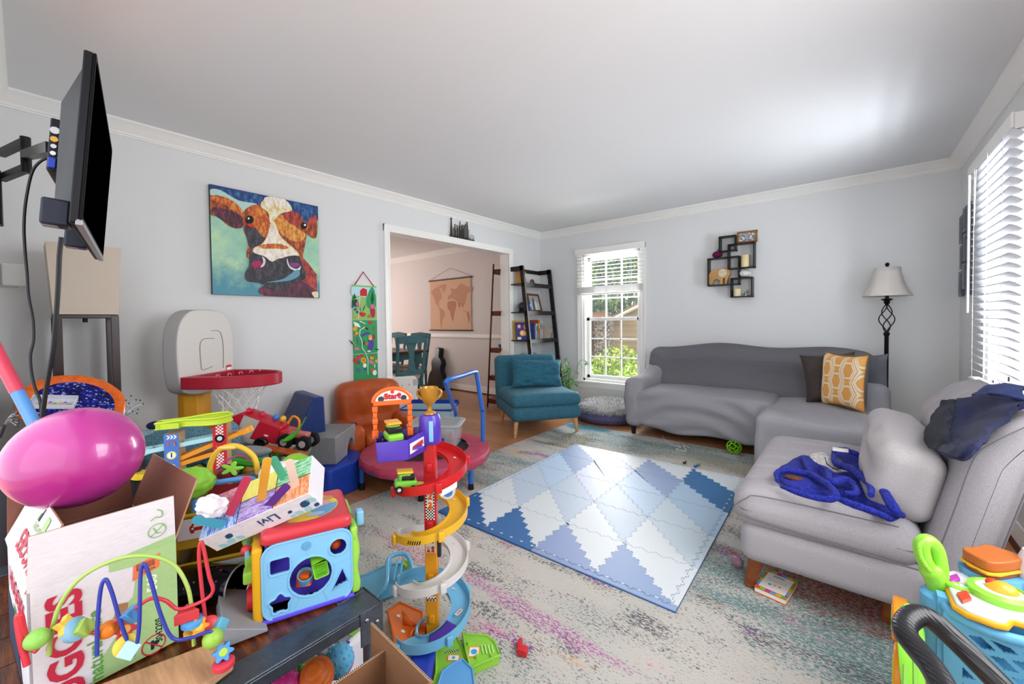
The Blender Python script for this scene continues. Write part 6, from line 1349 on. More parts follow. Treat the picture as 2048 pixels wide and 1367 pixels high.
# ================================================================ yellow crates with car stickers
YC = M('#c9a21a', .45)
def crate(lab, T, w=.24, d=.17, h=.09):
    o = thing('yellow_bin', lab, 'bin', T=T); b = B(YC)
    for (a, c) in (((0, 0), (w, .004)), ((0, d-.004), (w, d)), ((0, 0), (.004, d)), ((w-.004, 0), (w, d))): b.b2((a[0], a[1], 0), (c[0], c[1], h))
    b.b2((0, 0, 0), (w, d, .004)); b.tube([(-.003, -.004, h), (w+.003, -.004, h), (w+.003, d+.004, h), (-.003, d+.004, h)], .006, 6, closed=True); b.build('tub', o, bevel=.002)
    return o
Tk = frame((-1.355, .215, TZ+.001), (.42, .907, 0), (-.907, .42, 0), (0, 0, 1))
c1 = crate('lower yellow plastic bin with dark car sticker behind the box', Tk @ Matrix.Translation((.0, 0, .0)), .26, .17, .09); c2 = crate('upper yellow plastic bin with red car sticker under the painted tissue box', Tk @ Matrix.Translation((-.005, .01, .125)), .26, .17, .09)
B(M('#c9a21a', .45)).b2((.0, .0, .09), (.004, .17, .125)).b2((.256, .0, .09), (.26, .17, .125)).build('stand_post', c1)
def car(o, x, y, hx, s=.02):
    T = frame((x, -.0055, y), (1, 0, 0), (0, 0, 1), (0, -1, 0)); b = B(M(hx, .5)); b.prism([(-s, -s*.3), (s, -s*.3), (s, s*.25), (s*.6, s*.75), (-s*.6, s*.75), (-s, s*.25)], 0, .001, T)
    b.prism(rrect(s*.4, s*.35, s*.05, 2, (-s*.7, -s*.45)), 0, .001, T).prism(rrect(s*.4, s*.35, s*.05, 2, (s*.7, -s*.45)), 0, .001, T).m(M('#f0eef0', .5)).prism([(-s*.6, s*.2), (s*.6, s*.2), (s*.45, s*.6), (-s*.45, s*.6)], .001, .0014, T).prism(circ(s*.15, 8, (-s*.65, -.0)), .001, .0014, T).prism(circ(s*.15, 8, (s*.65, 0)), .001, .0014, T); b.build('car_print', o, smooth=0)
for (o, items) in ((c2, ((.075, .055, '#b0202a'),)), (c1, ((.08, .05, '#2c5f8a'), (.125, .052, '#4a3270'), (.17, .054, '#5fb0a0')))):
    B(M('#e9e8ee', .5)).b2((.03, -.0055, .028), (.20, -.0045, .082)).build('label', o)
    for (x, y, hx) in items: car(o, x, y, hx, .019)
random.seed(5)
for k, (hx, nm) in enumerate((('#3fa03a', 'green'), ('#3aa0d8', 'light blue'), ('#c8302c', 'red'), ('#d8d8dc', 'grey'), ('#e0902a', 'orange'), ('#3a58c0', 'blue'))):
    o = thing('toy_block', '%s toy block in the yellow bins under the tissue box' % nm, 'block', T=Tk @ Matrix.Translation((.04+.035*k, .05+.04*(k % 2), .005+.125*(k % 2))) @ mrot(0, 0, 20*k)); B(M(hx, .4)).rbox((0, 0, .025), (.032, .04, .045), .004).build('block', o)
# ================================================================ tissue box craft with popsicle sticks
A_ = dp(434, 1102, .985); Bq_ = dp(645, 1010, 1.01); xl = (Bq_-A_); LW_ = xl.length; xl.normalize()
upc = (dp(421, 1056, .985)-A_); HT_ = .062; zn = xl.cross(upc).normalized()      # outward normal of the white long side
if zn.dot(V((0, 0, CAMZ))-A_) < 0: zn = -zn
upc = zn.cross(xl).normalized()
if upc.z < 0: upc = -upc
ca_, sa_ = cos(R(38)), sin(R(38)); zn = xl.cross(upc).normalized(); zn = zn if zn.dot(V((0, 0, CAMZ))-A_) > 0 else -zn; upc, zn = upc*ca_+zn*sa_, zn*ca_-upc*sa_
t = thing('tissue_box_craft', 'white tissue box with crayoned top and popsicle sticks leaning on the activity cube', 'tissue box', T=frame(A_, xl, upc, xl.cross(upc)))
WTB = M('#e6e3ea', .6, 0, 'card'); sgn = 1
DPT = .115
b = B(WTB); b.b2((0, 0, -DPT), (LW_, HT_, 0)); b.build('carton', t, bevel=.001)
def scrib(hx, hx2, a=0):
    k = ('scrib', hx, a)
    if k not in MATS:
        q = NT('crayon'); n_ = q.noise(q.obj((40, 40, 8) if a else (8, 40, 40)), 4, 4, .8); MATS[k] = q.out(q.ramp(n_, [(.42, lin(hx)), (.56, lin(hx2))], 'EASE'), .6)
    return MATS[k]
gridc = [[('#a02b46', '#d99aa8'), ('#cfc64a', '#d8d070'), ('#3f9a5e', '#9fd0a8')], [('#3a66b8', '#a9bfe0'), ('#7a5aa8', '#b7a5cf'), ('#d9763a', '#eab088')]]
for i in range(3):
    for j in range(2):
        x0, x1 = LW_*i/3, LW_*(i+1)/3; z1 = -DPT*(.5 if j == 0 else 0)-.001; z0 = z1-DPT*.5+.002
        B(scrib(*gridc[j][i], (i+j) % 2)).b2((x0+.001, HT_, z0), (x1-.001, HT_+.0006, z1)).build('coloured_panel', t)
b = B(BKI)
for i in (1, 2): b.b2((LW_*i/3-.0008, HT_, -DPT), (LW_*i/3+.0008, HT_+.0009, 0))
b.b2((0, HT_, -DPT*.5-.0008), (LW_, HT_+.0009, -DPT*.5+.0008)); b.build('grid_line', t)
lm, dm, mm = M('#9fcdd2', .6), M('#2d4d78', .6), M('#6fa5b8', .6)
def leafp(cx, cy, r, cnr):
    P = []
    for k in range(24):
        a = 2*pi*k/24; c_, s_ = cos(a), sin(a); rr_ = r*(1+.30*abs(sin(2*a))**1.5*(1 if (c_*cnr[0] > 0) == (s_*cnr[1] > 0) else .0)); P.append((cx+rr_*c_, cy+rr_*s_))
    return P
b = B(lm)
for (cx, cy, r, m_, cn) in ((.235*LW_/.235*.90, .032, .011, dm, (1, 1)), (LW_*.97, .012, .006, dm, (1, 1)), (LW_*.965, .036, .010, lm, (1, -1)), (LW_*.885, .010, .009, lm, (1, 1)), (LW_*.80, .010, .009, lm, (1, -1)), (LW_*.745, .026, .005, dm, (1, 1)), (LW_*.735, .008, .006, lm, (1, 1)), (LW_*.20, .034, .008, dm, (1, 1)), (LW_*.17, .014, .009, lm, (1, 1)), (LW_*.255, .014, .008, lm, (1, -1)), (LW_*.09, .010, .009, lm, (1, -1))):
    b.m(m_).prism(leafp(cx, cy, r, cn), 0, .0005)
b.build('carton_print', t, smooth=0)
text('Livi', .036, Matrix.Translation((LW_*.56, HT_*.52, .0008)) @ mrot(0, 0, 180), dm, t, .0002, .0003)
def stick(lab, p, q, dpt0, dpt1, hx, hx2=None):
    a, c = dp(*p, dpt0), dp(*q, dpt1); T0 = Matrix(t.matrix_world).inverted(); a, c = T0@a, T0@c; L = (c-a).length; z_ = (c-a).normalized(); vd = (T0.to_3x3()@ray(*p)).normalized(); x_ = z_.cross(vd).normalized(); y_ = z_.cross(x_); w = .0092
    o = [(w*cos(k*pi/8), w*sin(k*pi/8)) for k in range(9)]; pr_ = [(-w, L), ]+[(-w*cos(k*pi/8), -w*sin(k*pi/8)) for k in range(9)]+[(w, L)]
    s = B(M(hx, .55)).prism(pr_, -.0009, .0009, frame(a, x_, z_, y_)).build('popsicle_stick', t, smooth=0); s['label'] = lab
stick('red popsicle stick', (494, 957), (458, 1030), .90, .97, '#c23a5c'); stick('yellow popsicle stick', (534, 920), (522, 1002), .93, .99, '#e0a53a'); stick('purple popsicle stick', (573, 972), (527, 1022), .93, .985, '#5a2a82')
stick('green popsicle stick', (547, 918), (574, 966), .98, 1.04, '#4fae8c'); stick('plain cream popsicle stick with orange edge', (579, 924), (596, 990), .95, 1.01, '#e6cdbd'); stick('teal popsicle stick', (393, 1039), (472, 1053), .93, .975, '#2f8296')
b = B(M('#eceaf0', .6)); cc_ = Matrix(t.matrix_world).inverted()@dp(425, 1012, .96); b.ell(cc_, (.028, .034, .022), 22, 14, fn=lambda p: p*(1+.35*NZ.noise(p*2.6))); b.build('tissue', t, smooth=20)
# ================================================================ blue shopping basket toy with strawberry handle
t = thing('toy_play_basket', 'light blue toy picnic basket with yellow arched handle and strawberry lid', 'toy basket', T=frame(dp(452, 985, 1.22), (.44, .66, 0), (0, 0, .8), (.66, -.44, 0)))
BB_ = M('#5f9ae0', .35)
b = B(BB_); b.tube(crom([(-.105, -.06, 0), (-.10, .0, 0), (-.07, .035, 0), (0, .045, 0), (.07, .045, 0), (.095, .03, 0), (.10, -.06, 0)], 6), .010, 10, flat=1.0); b.b2((-.095, -.10, -.12), (.095, -.03, -.01)); b.build('basket_body', t, bevel=.006)
B(M('#8e2730', .4)).b2((-.06, -.03, -.008), (.09, .03, -.004)).build('dark_panel', t)
B(M('#e2b43a', .35)).tube(crom([(-.055, .045, -.03), (-.060, .10, -.03), (-.030, .155, -.03), (.03, .165, -.03), (.085, .12, -.03), (.10, .05, -.03)], 8), .010, 10).build('handle', t)
B(M('#f0cf6a', .35)).ell((.005, .163, -.03), (.04, .011, .012), 16, 10).build('handle_grip', t)
b = B(M('#6e1f26', .4)); b.ell((-.005, .068, -.03), (.040, .030, .03), 18, 12).build('strawberry', t)
b = B(M('#8fd04a', .4)); b.prism([(.028*cos(a)*(1+.45*cos(5*a)), .020*sin(a)*(1+.45*cos(5*a))) for a in [k*2*pi/40 for k in range(40)]], -.003, .004, frame((.02, .088, -.004), (1, 0, 0), (0, 1, 0), (0, 0, 1))); b.build('strawberry_leaf', t, bevel=.002)
b = B(M('#c4408e', .35)); b.tube(crom([(-.03, .09, -.04), (.0, .115, -.05), (.04, .12, -.05), (.07, .095, -.05)], 6), .004, 8); b.build('pink_tubing', t)
# lettuce ball, mound, white toaster
t = thing('toy_lettuce', 'ruffled bright green toy lettuce ball behind the diaper box', 'toy food', dp(381, 966, 1.15))
LTm = M('#86c43c', .35)
b = B(LTm); b.ell((0, 0, 0), (.055, .055, .042), 40, 26, fn=lambda p: p*(1+.10*NZ.noise(p*3.5)+.05*abs(sin(6*atan2(p.y, p.x)+3*p.z)))); b.build('leaves', t)
t = thing('green_toy_dome', 'smooth lime green domed plastic toy behind the white toy radio', 'toy', dp(592, 945, 1.62)); zg = dp(592, 945, 1.62).z; B(M('#8cc83a', .35)).lathe([(.06, -zg), (.066, -zg+.02), (.060, -.06), (.065, 0), (.060, .03), (.046, .058), (.025, .072), (0, .076)], 32).build('dome', t)
t = thing('toy_radio', 'white rounded toy with a small red label behind the popsicle sticks', 'toy', T=frame(dp(556, 962, 1.20), (.62, .78, 0), (0, 0, 1), (.78, -.62, 0)))
B(M('#e8e8ee', .3)).rbox((0, 0, -.04), (.125, .085, .08), .03, (2, 2, 2), e=4).build('housing', t); B(M('#5fa9dc', .35)).rbox((0, -.055, -.04), (.122, .05, .075), .015).build('blue_base', t)
b = B(M('#c8263a', .4)); b.prism(rrect(.034, .013, .005, 3, (0.012, -.012)), .0005, .002); b.build('label', t); text('Fisher-Price', .0062, Matrix.Translation((.012, -.012, .0024)), WHITE, t, .0001)
# ================================================================ ramp racer
t = thing('ramp_race_track', 'wooden zigzag car ramp with lime loop on top, blue and red printed posts', 'toy race track', T=frame(dp(345, 990, 1.50), (.46, .89, 0), (0, 0, 1), (.89, -.46, 0)))
iv = Matrix(t.matrix_world).inverted()
def rp(x, y, d=1.50): return iv@dp(x, y, d)
WDs = M('#c7a277', .5, 0, 'wood')
pa, pb_ = rp(343, 870), rp(430, 852); xA, xB = pa.x, pb_.x; yb = -.12
for (xx_, hx, top) in ((xA, '#4a73c4', pa.y+.005), (xB, '#c0242e', pb_.y)):
    o = B(WDs).b2((xx_-.022, yb, -.07), (xx_+.022, top, -.002)).build('post', t, bevel=.001); B(M(hx, .4)).b2((xx_-.022, yb, -.002), (xx_+.022, top, -.0005)).build('printed_panel', o)
    b = B(WHITE)
    if hx == '#4a73c4':
        yb2 = top
        for k in range(3): b.prism([(xx_-.014+.010*k, yb2-.018), (xx_-.009+.010*k, yb2-.018), (xx_-.003+.010*k, yb2-.011), (xx_-.009+.010*k, yb2-.004), (xx_-.014+.010*k, yb2-.004), (xx_-.008+.010*k, yb2-.011)], -.0004, .0002)
        b.m(M('#e07a1f', .4)).tube([(xx_+.010*cos(a), yb2-.038+.012*sin(a), 0) for a in [k*pi/8-.5 for k in range(11)]], .004, 6, flat=.3); b.m(M('#cfd83a', .4)).prism(circ(.015, 18, (xx_, yb2-.078)), -.0004, .0003).m(WHITE).prism(circ(.012, 18, (xx_, yb2-.078)), .0003, .0006)
        for (k, h) in ((0, '#b01e2c'), (1, '#c9a81f'), (2, '#7fae3a')): b.m(WHITE).prism(circ(.0115, 16, (xx_, yb2-.122-.026*k)), -.0004, .0003).m(M(h, .4)).prism(circ(.0095, 16, (xx_, yb2-.122-.026*k)), .0003, .0006)
        b.m(WHITE)
    else:
        yb2 = top; b.m(BLACK).prism(circ(.016, 20, (xx_, yb2-.060)), -.0004, .0003).m(M('#c9c9cf', .3)).prism(circ(.0085, 16, (xx_, yb2-.060)), .0003, .0006).m(M('#e07a1f', .4))
        for k in range(3): b.prism([(xx_-.014+.010*k, yb2-.103), (xx_-.009+.010*k, yb2-.103), (xx_-.003+.010*k, yb2-.096), (xx_-.009+.010*k, yb2-.089), (xx_-.014+.010*k, yb2-.089), (xx_-.008+.010*k, yb2-.096)], -.0004, .0002)
        b.m(WHITE)
        for (i, j) in [(i, j) for i in range(4) for j in range(30)]:
            if (i+j) % 2 == 0 and not (7 < j < 19): b.b2((xx_-.012+.006*i, yb2-.008-.006*j, -.0004), (xx_-.006+.006*i, yb2-.002-.006*j, .0002))
    b.build('print', o, smooth=0)
    if hx == '#4a73c4': text('1', .024, Matrix.Translation((xx_, top-.078, .0009)), BLACK, t, .0001, .0006)
def ramp(p, q, hx, endr=.02, back=-.035, mt=None):
    a, c = rp(*p), rp(*q); a.z = c.z = back; mt = mt or M(hx, .35); d = (c-a).normalized(); n_ = V((-d.y, d.x, 0)); b = B(mt)
    T = frame(a, d, V((0, 0, 1)), n_ if n_.y > 0 else -n_); L = (c-a).length
    b.b2((0, -.026, 0), (L, .026, .004), T); b.b2((0, .022, 0), (L, .027, .016), T); b.b2((0, -.027, 0), (L, -.022, .016), T); b.cyl(T@V((L, 0, -.004)), T@V((L, 0, .018)), .028, n=18)
    b.build('ramp', t, bevel=.001)
ramp((420, 888), (290, 905), '#a7d3dc'); ramp((355, 925), (478, 880), '#e0932f'); ramp((425, 895), (300, 912), '#a7d3dc', back=-.045) if False else None
ramp((422, 920), (345, 938), '#e0932f'); ramp((350, 963), (282, 951), '#e3c02c')
LM = M('#bcd23a', .35)
b = B(LM); lp = [rp(306, 866), rp(312, 856), rp(345, 852), rp(390, 846), rp(440, 838), rp(452, 834)]
c0 = rp(415, 842); pth = crom([(xA-.05, c0.y-.005, -.015), (xA+.03, c0.y, -.015), (c0.x-.02, c0.y+.002, .012), (c0.x+.03, c0.y+.004, .018), (c0.x+.060, c0.y+.004, -.03), (c0.x+.03, c0.y+.004, -.085), (c0.x-.03, c0.y+.002, -.085), (xA+.03, c0.y, -.055), (xA-.05, c0.y-.004, -.055)], 6)
b.tube(pth, .0045, 8, closed=True); b.grid(lambda u, v: (lambda p: (p.x, p.y-.022*v, p.z))(pth[int(round(u*len(pth))) % len(pth)]), len(pth), 2); b.tube([p+V((0, -.022, 0)) for p in pth], .0035, 8, closed=True); b.b2((xA-.048, c0.y-.012, -.056), (xA+.028, c0.y-.006, -.014)); b.add([(p.x, p.y-.010, p.z) for p in pth], [tuple(range(len(pth)))]); b.b2((xA-.03, c0.y-.026, -.07), (xA+.024, c0.y-.006, .001)); b.build('loop_track', t, bevel=.002)
# ================================================================ toy tub on the floor
tc_ = V((-2.66, .79, 0))
t = thing('toy_tub', 'grey-green flexible plastic tub heaped with toys between the hoop and the foam blocks', 'tub', tc_)
TBM = M('#7c8276', .5); rz_ = .42; RT = .33
b = B(TBM); b.lathe([(.20, 0), (.22, .02), (RT-.012, rz_-.03), (RT, rz_-.012), (RT+.006, rz_), (RT-.004, rz_+.004), (RT-.02, rz_-.02), (.20, .03), (0, .03)], 48); b.build('tub_wall', t)
hd = crom([(RT-.02, -.10, rz_-.01), (RT+.03, -.05, rz_+.02), (RT+.03, .05, rz_+.02), (RT-.02, .10, rz_-.01)], 6); B(TBM).tube(hd, .012, 8).build('handle', t)
def tp(x, y, z): return on(x, y, 'z', z)
def toy(nm, lab, cat, p, **k): return thing(nm, lab, cat, p, **k)
random.seed(21)
pal = ['#c8302c', '#e08a2a', '#3a8f3f', '#2f66c0', '#d8b62f', '#7c7f84', '#8e5a33', '#c45a8a', '#3fa0a8', '#24262c', '#b84a2a', '#5fae3a']
pn = ['red', 'orange', 'dark green', 'blue', 'yellow', 'grey', 'brown', 'pink', 'teal', 'black', 'rust', 'lime']
lay_ = 0
for k in range(30):
    a = k*2.399; r = .26*sqrt((k+.5)/30); x, y = tc_.x+r*cos(a), tc_.y+r*sin(a); z = .36+.03*(k % 3)
    o = thing('toy_piece', '%s plastic toy piece number of its colour heaped in the grey-green tub' % pn[k % 12] if False else 'small %s plastic toy heaped in the grey-green tub' % pn[k % 12], 'toy', (x, y, z), rot=(random.uniform(-60, 60), random.uniform(-60, 60), random.uniform(0, 360)), group='small %s toys in the tub' % pn[k % 12])
    b = B(M(pal[k % 12], .4)); kk = k % 4
    if kk == 0: b.rbox((0, 0, 0), (.10, .05, .04), .010).cyl((-.03, -.03, -.02), (-.03, .03, -.02), .016, n=12).cyl((.03, -.03, -.02), (.03, .03, -.02), .016, n=12)
    elif kk == 1: b.ell((0, 0, 0), (.05, .03, .03), 16, 10).ell((.05, 0, .015), (.02, .018, .018), 12, 8)
    elif kk == 2: b.cyl((-.05, 0, 0), (.05, 0, 0), .018, .026, 14).torus((0, 0, .03), .02, .005, 16, 6)
    else: b.prism([(-.05, -.02), (.02, -.03), (.06, 0), (.02, .03), (-.05, .02), (-.03, 0)], -.012, .012)
    b.build('body', o, bevel=.002)
# fire engine
T = frame(dp(520, 868, 2.42), (.66, .70, -.26), (-.74, .67, .0), (.17, .19, .96))
Tz = (V((.66, .70, -.26)).normalized()); Ty = V((-.72, .69, 0)); Ty = (Ty-Tz*Ty.dot(Tz)).normalized(); Tn = Tz.cross(Ty)
t = thing('toy_fire_engine', 'red toy fire engine with black wheels tilted on top of the heaped tub', 'toy fire engine', T=frame(dp(518, 872, 2.42), Tz, Ty, Tn))
FRD = M('#b8182e', .35); FG = M('#a6a299', .45)
b = B(FRD); b.prism([(-.19, 0), (.13, 0), (.13, .10), (-.10, .135), (-.15, .10), (-.19, .03)], -.07, .07, frame((0, 0, 0), (1, 0, 0), (0, 0, 1), (0, -1, 0))).rbox((.165, 0, .045), (.09, .12, .075), .012); b.build('body', t, bevel=.006)
B(FG).b2((-.20, -.072, -.028), (.21, .072, .0)).build('chassis', t, bevel=.006); B(M('#b3b2ac', .45)).prism([(-.10, .0), (-.02, .0), (.01, .115), (-.08, .128)], -.0, .002, frame((0, -.0705, 0), (1, 0, 0), (0, 0, 1), (0, -1, 0))).build('side_panel', t)
text('33', .035, frame((-.035, -.0735, .075), (1, 0, 0), (0, 0, 1), (0, -1, 0)), M('#e3b82a', .4), t, .0003, .001)
b = B(M('#c8304a', .4)); b.prism(rrect(.03, .016, .006, 3, (.065, .04)), 0, .002, frame((0, -.0705, 0), (1, 0, 0), (0, 0, 1), (0, -1, 0))).m(WHITE).prism(rrect(.022, .008, .003, 3, (.065, .04)), .002, .0025, frame((0, -.0705, 0), (1, 0, 0), (0, 0, 1), (0, -1, 0))); b.build('badge', t)
for (x, y) in ((-.12, -.075), (.05, -.075), (-.12, .075), (.05, .075)): B(BLACK).lathe([(.0, -.012), (.03, -.014), (.038, -.008), (.038, .008), (.03, .014), (.018, .008), (0, .008)], 24, frame((x, y, -.012), (1, 0, 0), (0, 0, 1), (0, -1, 0))).build('wheel', t)
for (x, hx) in ((-.02, '#c8304a'), (.06, '#3f7fd0'), (.10, '#e0b030')): B(M(hx, .4)).ell((x, .02, .125), (.018, .018, .02), 14, 8).build('figure_head', t)
B(M('#c02038', .4)).cyl((-.08, .03, .12), (-.08, -.03, .15), .014).build('ladder_hub', t)
B(M('#e58a1f', .4)).tube(crom([(.13, .03, .10), (.15, .03, .15), (.19, .03, .13), (.20, .03, .06)], 5), .007, 8).build('orange_grip', t)
# monster truck, whale, green trough
t = thing('toy_monster_truck', 'small toy truck with big grey-rimmed black tyres on the right of the tub', 'toy truck', T=frame(dp(598, 880, 2.35), (.80, .58, -.1), (-.58, .80, 0), (.08, .06, .99)))
B(M('#b85f5c', .4)).rbox((0, 0, .035), (.11, .06, .03), .008).build('body', t); B(M('#2b2b30', .5)).b2((-.06, -.02, 0), (.06, .02, .02)).build('chassis', t)
for (x, y) in ((-.055, -.045), (.055, -.045), (-.055, .045), (.055, .045)):
    w = B(M('#17171a', .7)).lathe([(.012, -.016), (.036, -.018), (.042, -.010), (.042, .010), (.036, .018), (.012, .016)], 26, frame((x, y, 0), (1, 0, 0), (0, 0, 1), (0, -1, 0)), wob=lambda a, z: 1+.03*sin(a*20)).build('wheel', t); B(M('#b9bcc2', .3, .6)).lathe([(.0, -.019), (.02, -.019), (.02, .019), (0, .019)], 16, frame((x, y, 0), (1, 0, 0), (0, 0, 1), (0, -1, 0))).build('rim', w)
t = thing('toy_whale', 'grey toy whale lying on the toys at the front of the tub', 'toy whale', T=frame(dp(500, 905, 2.12), (.75, .66, .1), (-.66, .75, 0), (-.05, -.05, 1))); B(M('#84878a', .45)).ell((0, 0, 0), (.115, .04, .038), 30, 16, fn=lambda p: V((p.x, p.y*(1-.35*max(0, p.x)), p.z*(1-.3*max(0, p.x))))).build('body', t); B(M('#6a6d70', .45)).prism([(-.11, 0), (-.15, .04), (-.14, 0), (-.15, -.04)], -.005, .005).build('tail', t)
t = thing('green_toy_slide', 'bright green curved plastic toy leaf sticking up at the right of the tub', 'toy', T=frame(dp(585, 868, 2.28), (.64, .70, .3), (-.2, -.2, .95), (.73, -.66, .0)))
B(M('#45b02c', .35)).grid(lambda u, v: (-.06+.16*u, -.02+.09*u*u+.018*(2*v-1)*(1-u*.8)*sin(pi*min(1, u*1.2+.1)), .012*cos(pi*(v-.5))), 14, 6).build('leaf', t, solid=.005)
t = thing('green_toy_trough', 'bright green plastic toy ramp along the near rim of the tub', 'toy', T=frame(dp(478, 925, 2.02), (.72, .58, -.15), (-.6, .8, 0), (.1, .1, .98))); B(M('#3da32e', .35)).b2((-.10, -.03, 0), (.10, .03, .012)).b2((-.10, -.03, 0), (.10, -.022, .03)).b2((-.10, .022, 0), (.10, .03, .03)).build('ramp', t, bevel=.003)
t = thing('orange_toy_plank', 'long orange toy plank lying across the right of the tub', 'toy', T=frame(dp(567, 903, 2.25), (.85, .5, -.12), (-.5, .85, 0), (.1, .06, .99))); B(M('#b8521f', .4)).b2((-.13, -.03, 0), (.13, .03, .012)).build('plank', t, bevel=.002)
# light blue plush behind the ramp
t = thing('plush_elephant', 'light blue plush toy with a small white cap lying behind the race track', 'plush toy', T=frame(dp(345, 885, 2.0), (.6, .8, 0), (-.8, .6, 0), (0, 0, 1)))
PL = M('#5f8c9e', .9, 0, 'fuzz')
b = B(PL); b.ell((.02, 0, -.02), (.19, .10, .11), 28, 16).build('body', t); B(M('#9cc0cc', .9, 0, 'fuzz')).tube(crom([(-.15, -.03, .06), (-.09, -.03, .055), (-.03, -.02, .07)], 5), [.022]*2+[.024]*8+[.018] if False else .022, 10).build('arm', t)
B(M('#1c2440', .8)).ell((-.06, -.02, .095), (.035, .025, .02)).build('dark_ear', t); B(M('#e3e8ee', .9, 0, 'fuzz')).ell((-.015, -.01, .095), (.03, .02, .02)).build('cap', t)
t = thing('plush_shark', 'pale blue plush toy hanging over the left rim of the tub below the net', 'plush toy', dp(460, 880, 2.30)); B(M('#8fb4cf', .8, 0, 'fuzz')).ell((0, 0, 0), (.06, .06, .11), 24, 16).build('body', t); B(M('#2f6f80', .6)).ell((-.03, -.05, -.06), (.02, .012, .03)).build('eye_patch', t)
# dark storage box behind the balloon, grey case with letters, magazines
t = thing('black_storage_case', 'black rounded storage case standing behind the pink balloon', 'storage case', T=frame((-2.125, .10, 0), (.2, .98, 0), (-.98, .2, 0), (0, 0, 1))); B(M('#232228', .5)).rbox((0, 0, .385), (.36, .22, .77), .04).build('shell', t)
t = thing('letter_tray', 'clear plastic tray of small colourful letters at the rim of the orange saucer chair', 'tray', T=frame(dp(108, 806, 1.60), V((.25, .95, -.14))*.62, V((-.75, .25, .6))*.62, V((.6, .0, .78))*.62))
b = B(GL('#d9dde2', .5, .15)); b.b2((-.10, -.045, -.004), (.10, .045, 0)); b.b2((-.10, -.045, 0), (.10, -.041, .03)).b2((-.10, .041, 0), (.10, .045, .03)).b2((-.10, -.045, 0), (-.096, .045, .03)).b2((.096, -.045, 0), (.10, .045, .03)); b.build('tray', t)
for k in range(14): B(M(['#c83a8a', '#4aa03a', '#e0c02c', '#3a6fd0', '#e07a2c', '#7a4ab0'][k % 6], .4)).torus((-.07+.011*k, -.01+.012*((k*7) % 3-1), .008), .006, .002, 10, 5).build('letter_bead', t)
t = thing('grey_laundry_bin', 'tall pale grey plastic bin beneath the letter tray at the left', 'bin', (-1.62, .045, 0))
o_ = rrect(.30, .26, .05, 5); o2_ = rrect(.38, .33, .06, 5); n = len(o_)
B(M('#a7abb4', .5)).add([(x, y, 0) for x, y in o_]+[(x, y, .0+.44) for x, y in o2_], [(i, (i+1) % n, n+(i+1) % n, n+i) for i in range(n)]+[tuple(reversed(range(n)))]).build('bin_wall', t, solid=.004) if False else None
bpy.data.objects.remove(t)
t = thing('magazine_stack', 'fanned stack of dark and pale magazines under the race track', 'magazines', T=frame((-1.66, .27, TZ+.001), (.8, .6, 0), (-.6, .8, 0), (0, 0, 1)))
for k in range(7): B(M(['#2c3550', '#d8d4dc', '#7a6a6e', '#20222c', '#c9c4cc', '#3a4a66', '#e0dce2'][k], .5)).box((0, 0, .008+.016*k), (.22-.01*k, .20, .012), mrot(0, 0, 6*k-16)).build('magazine', t)
# head massager
for (lab, cx, cy, d, sc_) in (('wire head massager with small black tips sticking up right of the orange chair', 247, 838, 1.45, 1.0), ('wire head massager poking in at the left edge beside the pole', 8, 850, 1.40, .8)):
    t = thing('head_massager', lab, 'head massager', dp(cx, cy, d)); org = dp(cx, cy, d); b = B(M('#b9bcc2', .2, .9)); b2 = B(BLACK)
    for k, (px, py) in enumerate(((262, 791), (272, 799), (280, 800), (286, 807), (276, 818), (260, 815), (265, 822), (274, 826), (252, 800), (258, 806))):
        if cx < 100: px, py = cx+(py-838)*-.4+14, cy+(px-262)*.9-20
        e = dp(px, py, d+.012*((k*5) % 7-3)); m_ = (org+e)/2-org+V((0, 0, .012)); b.tube(crom([(0, 0, 0), m_, e-org], 4), .0009, 5); b2.ell(e-org, (.0026, .0026, .0026), 8, 6)
    b.build('wire_prongs', t); b2.build('tip', t); B(M('#3a3a40', .4)).cyl((0, 0, 0), tuple((dp(cx-12, cy+30, d)-org)*sc_), .006).build('grip', t)
# ================================================================ spiral race tower
AX = V((-1.172, .930, .009)); rdir = V((.767, .642, 0)); fdir = V((.642, -.767, 0))
t = thing('spiral_race_tower', 'tall spiral toy car tower with red, yellow, white and blue tracks standing on the rug', 'toy tower', T=frame(AX, rdir, -fdir, (0, 0, 1)))
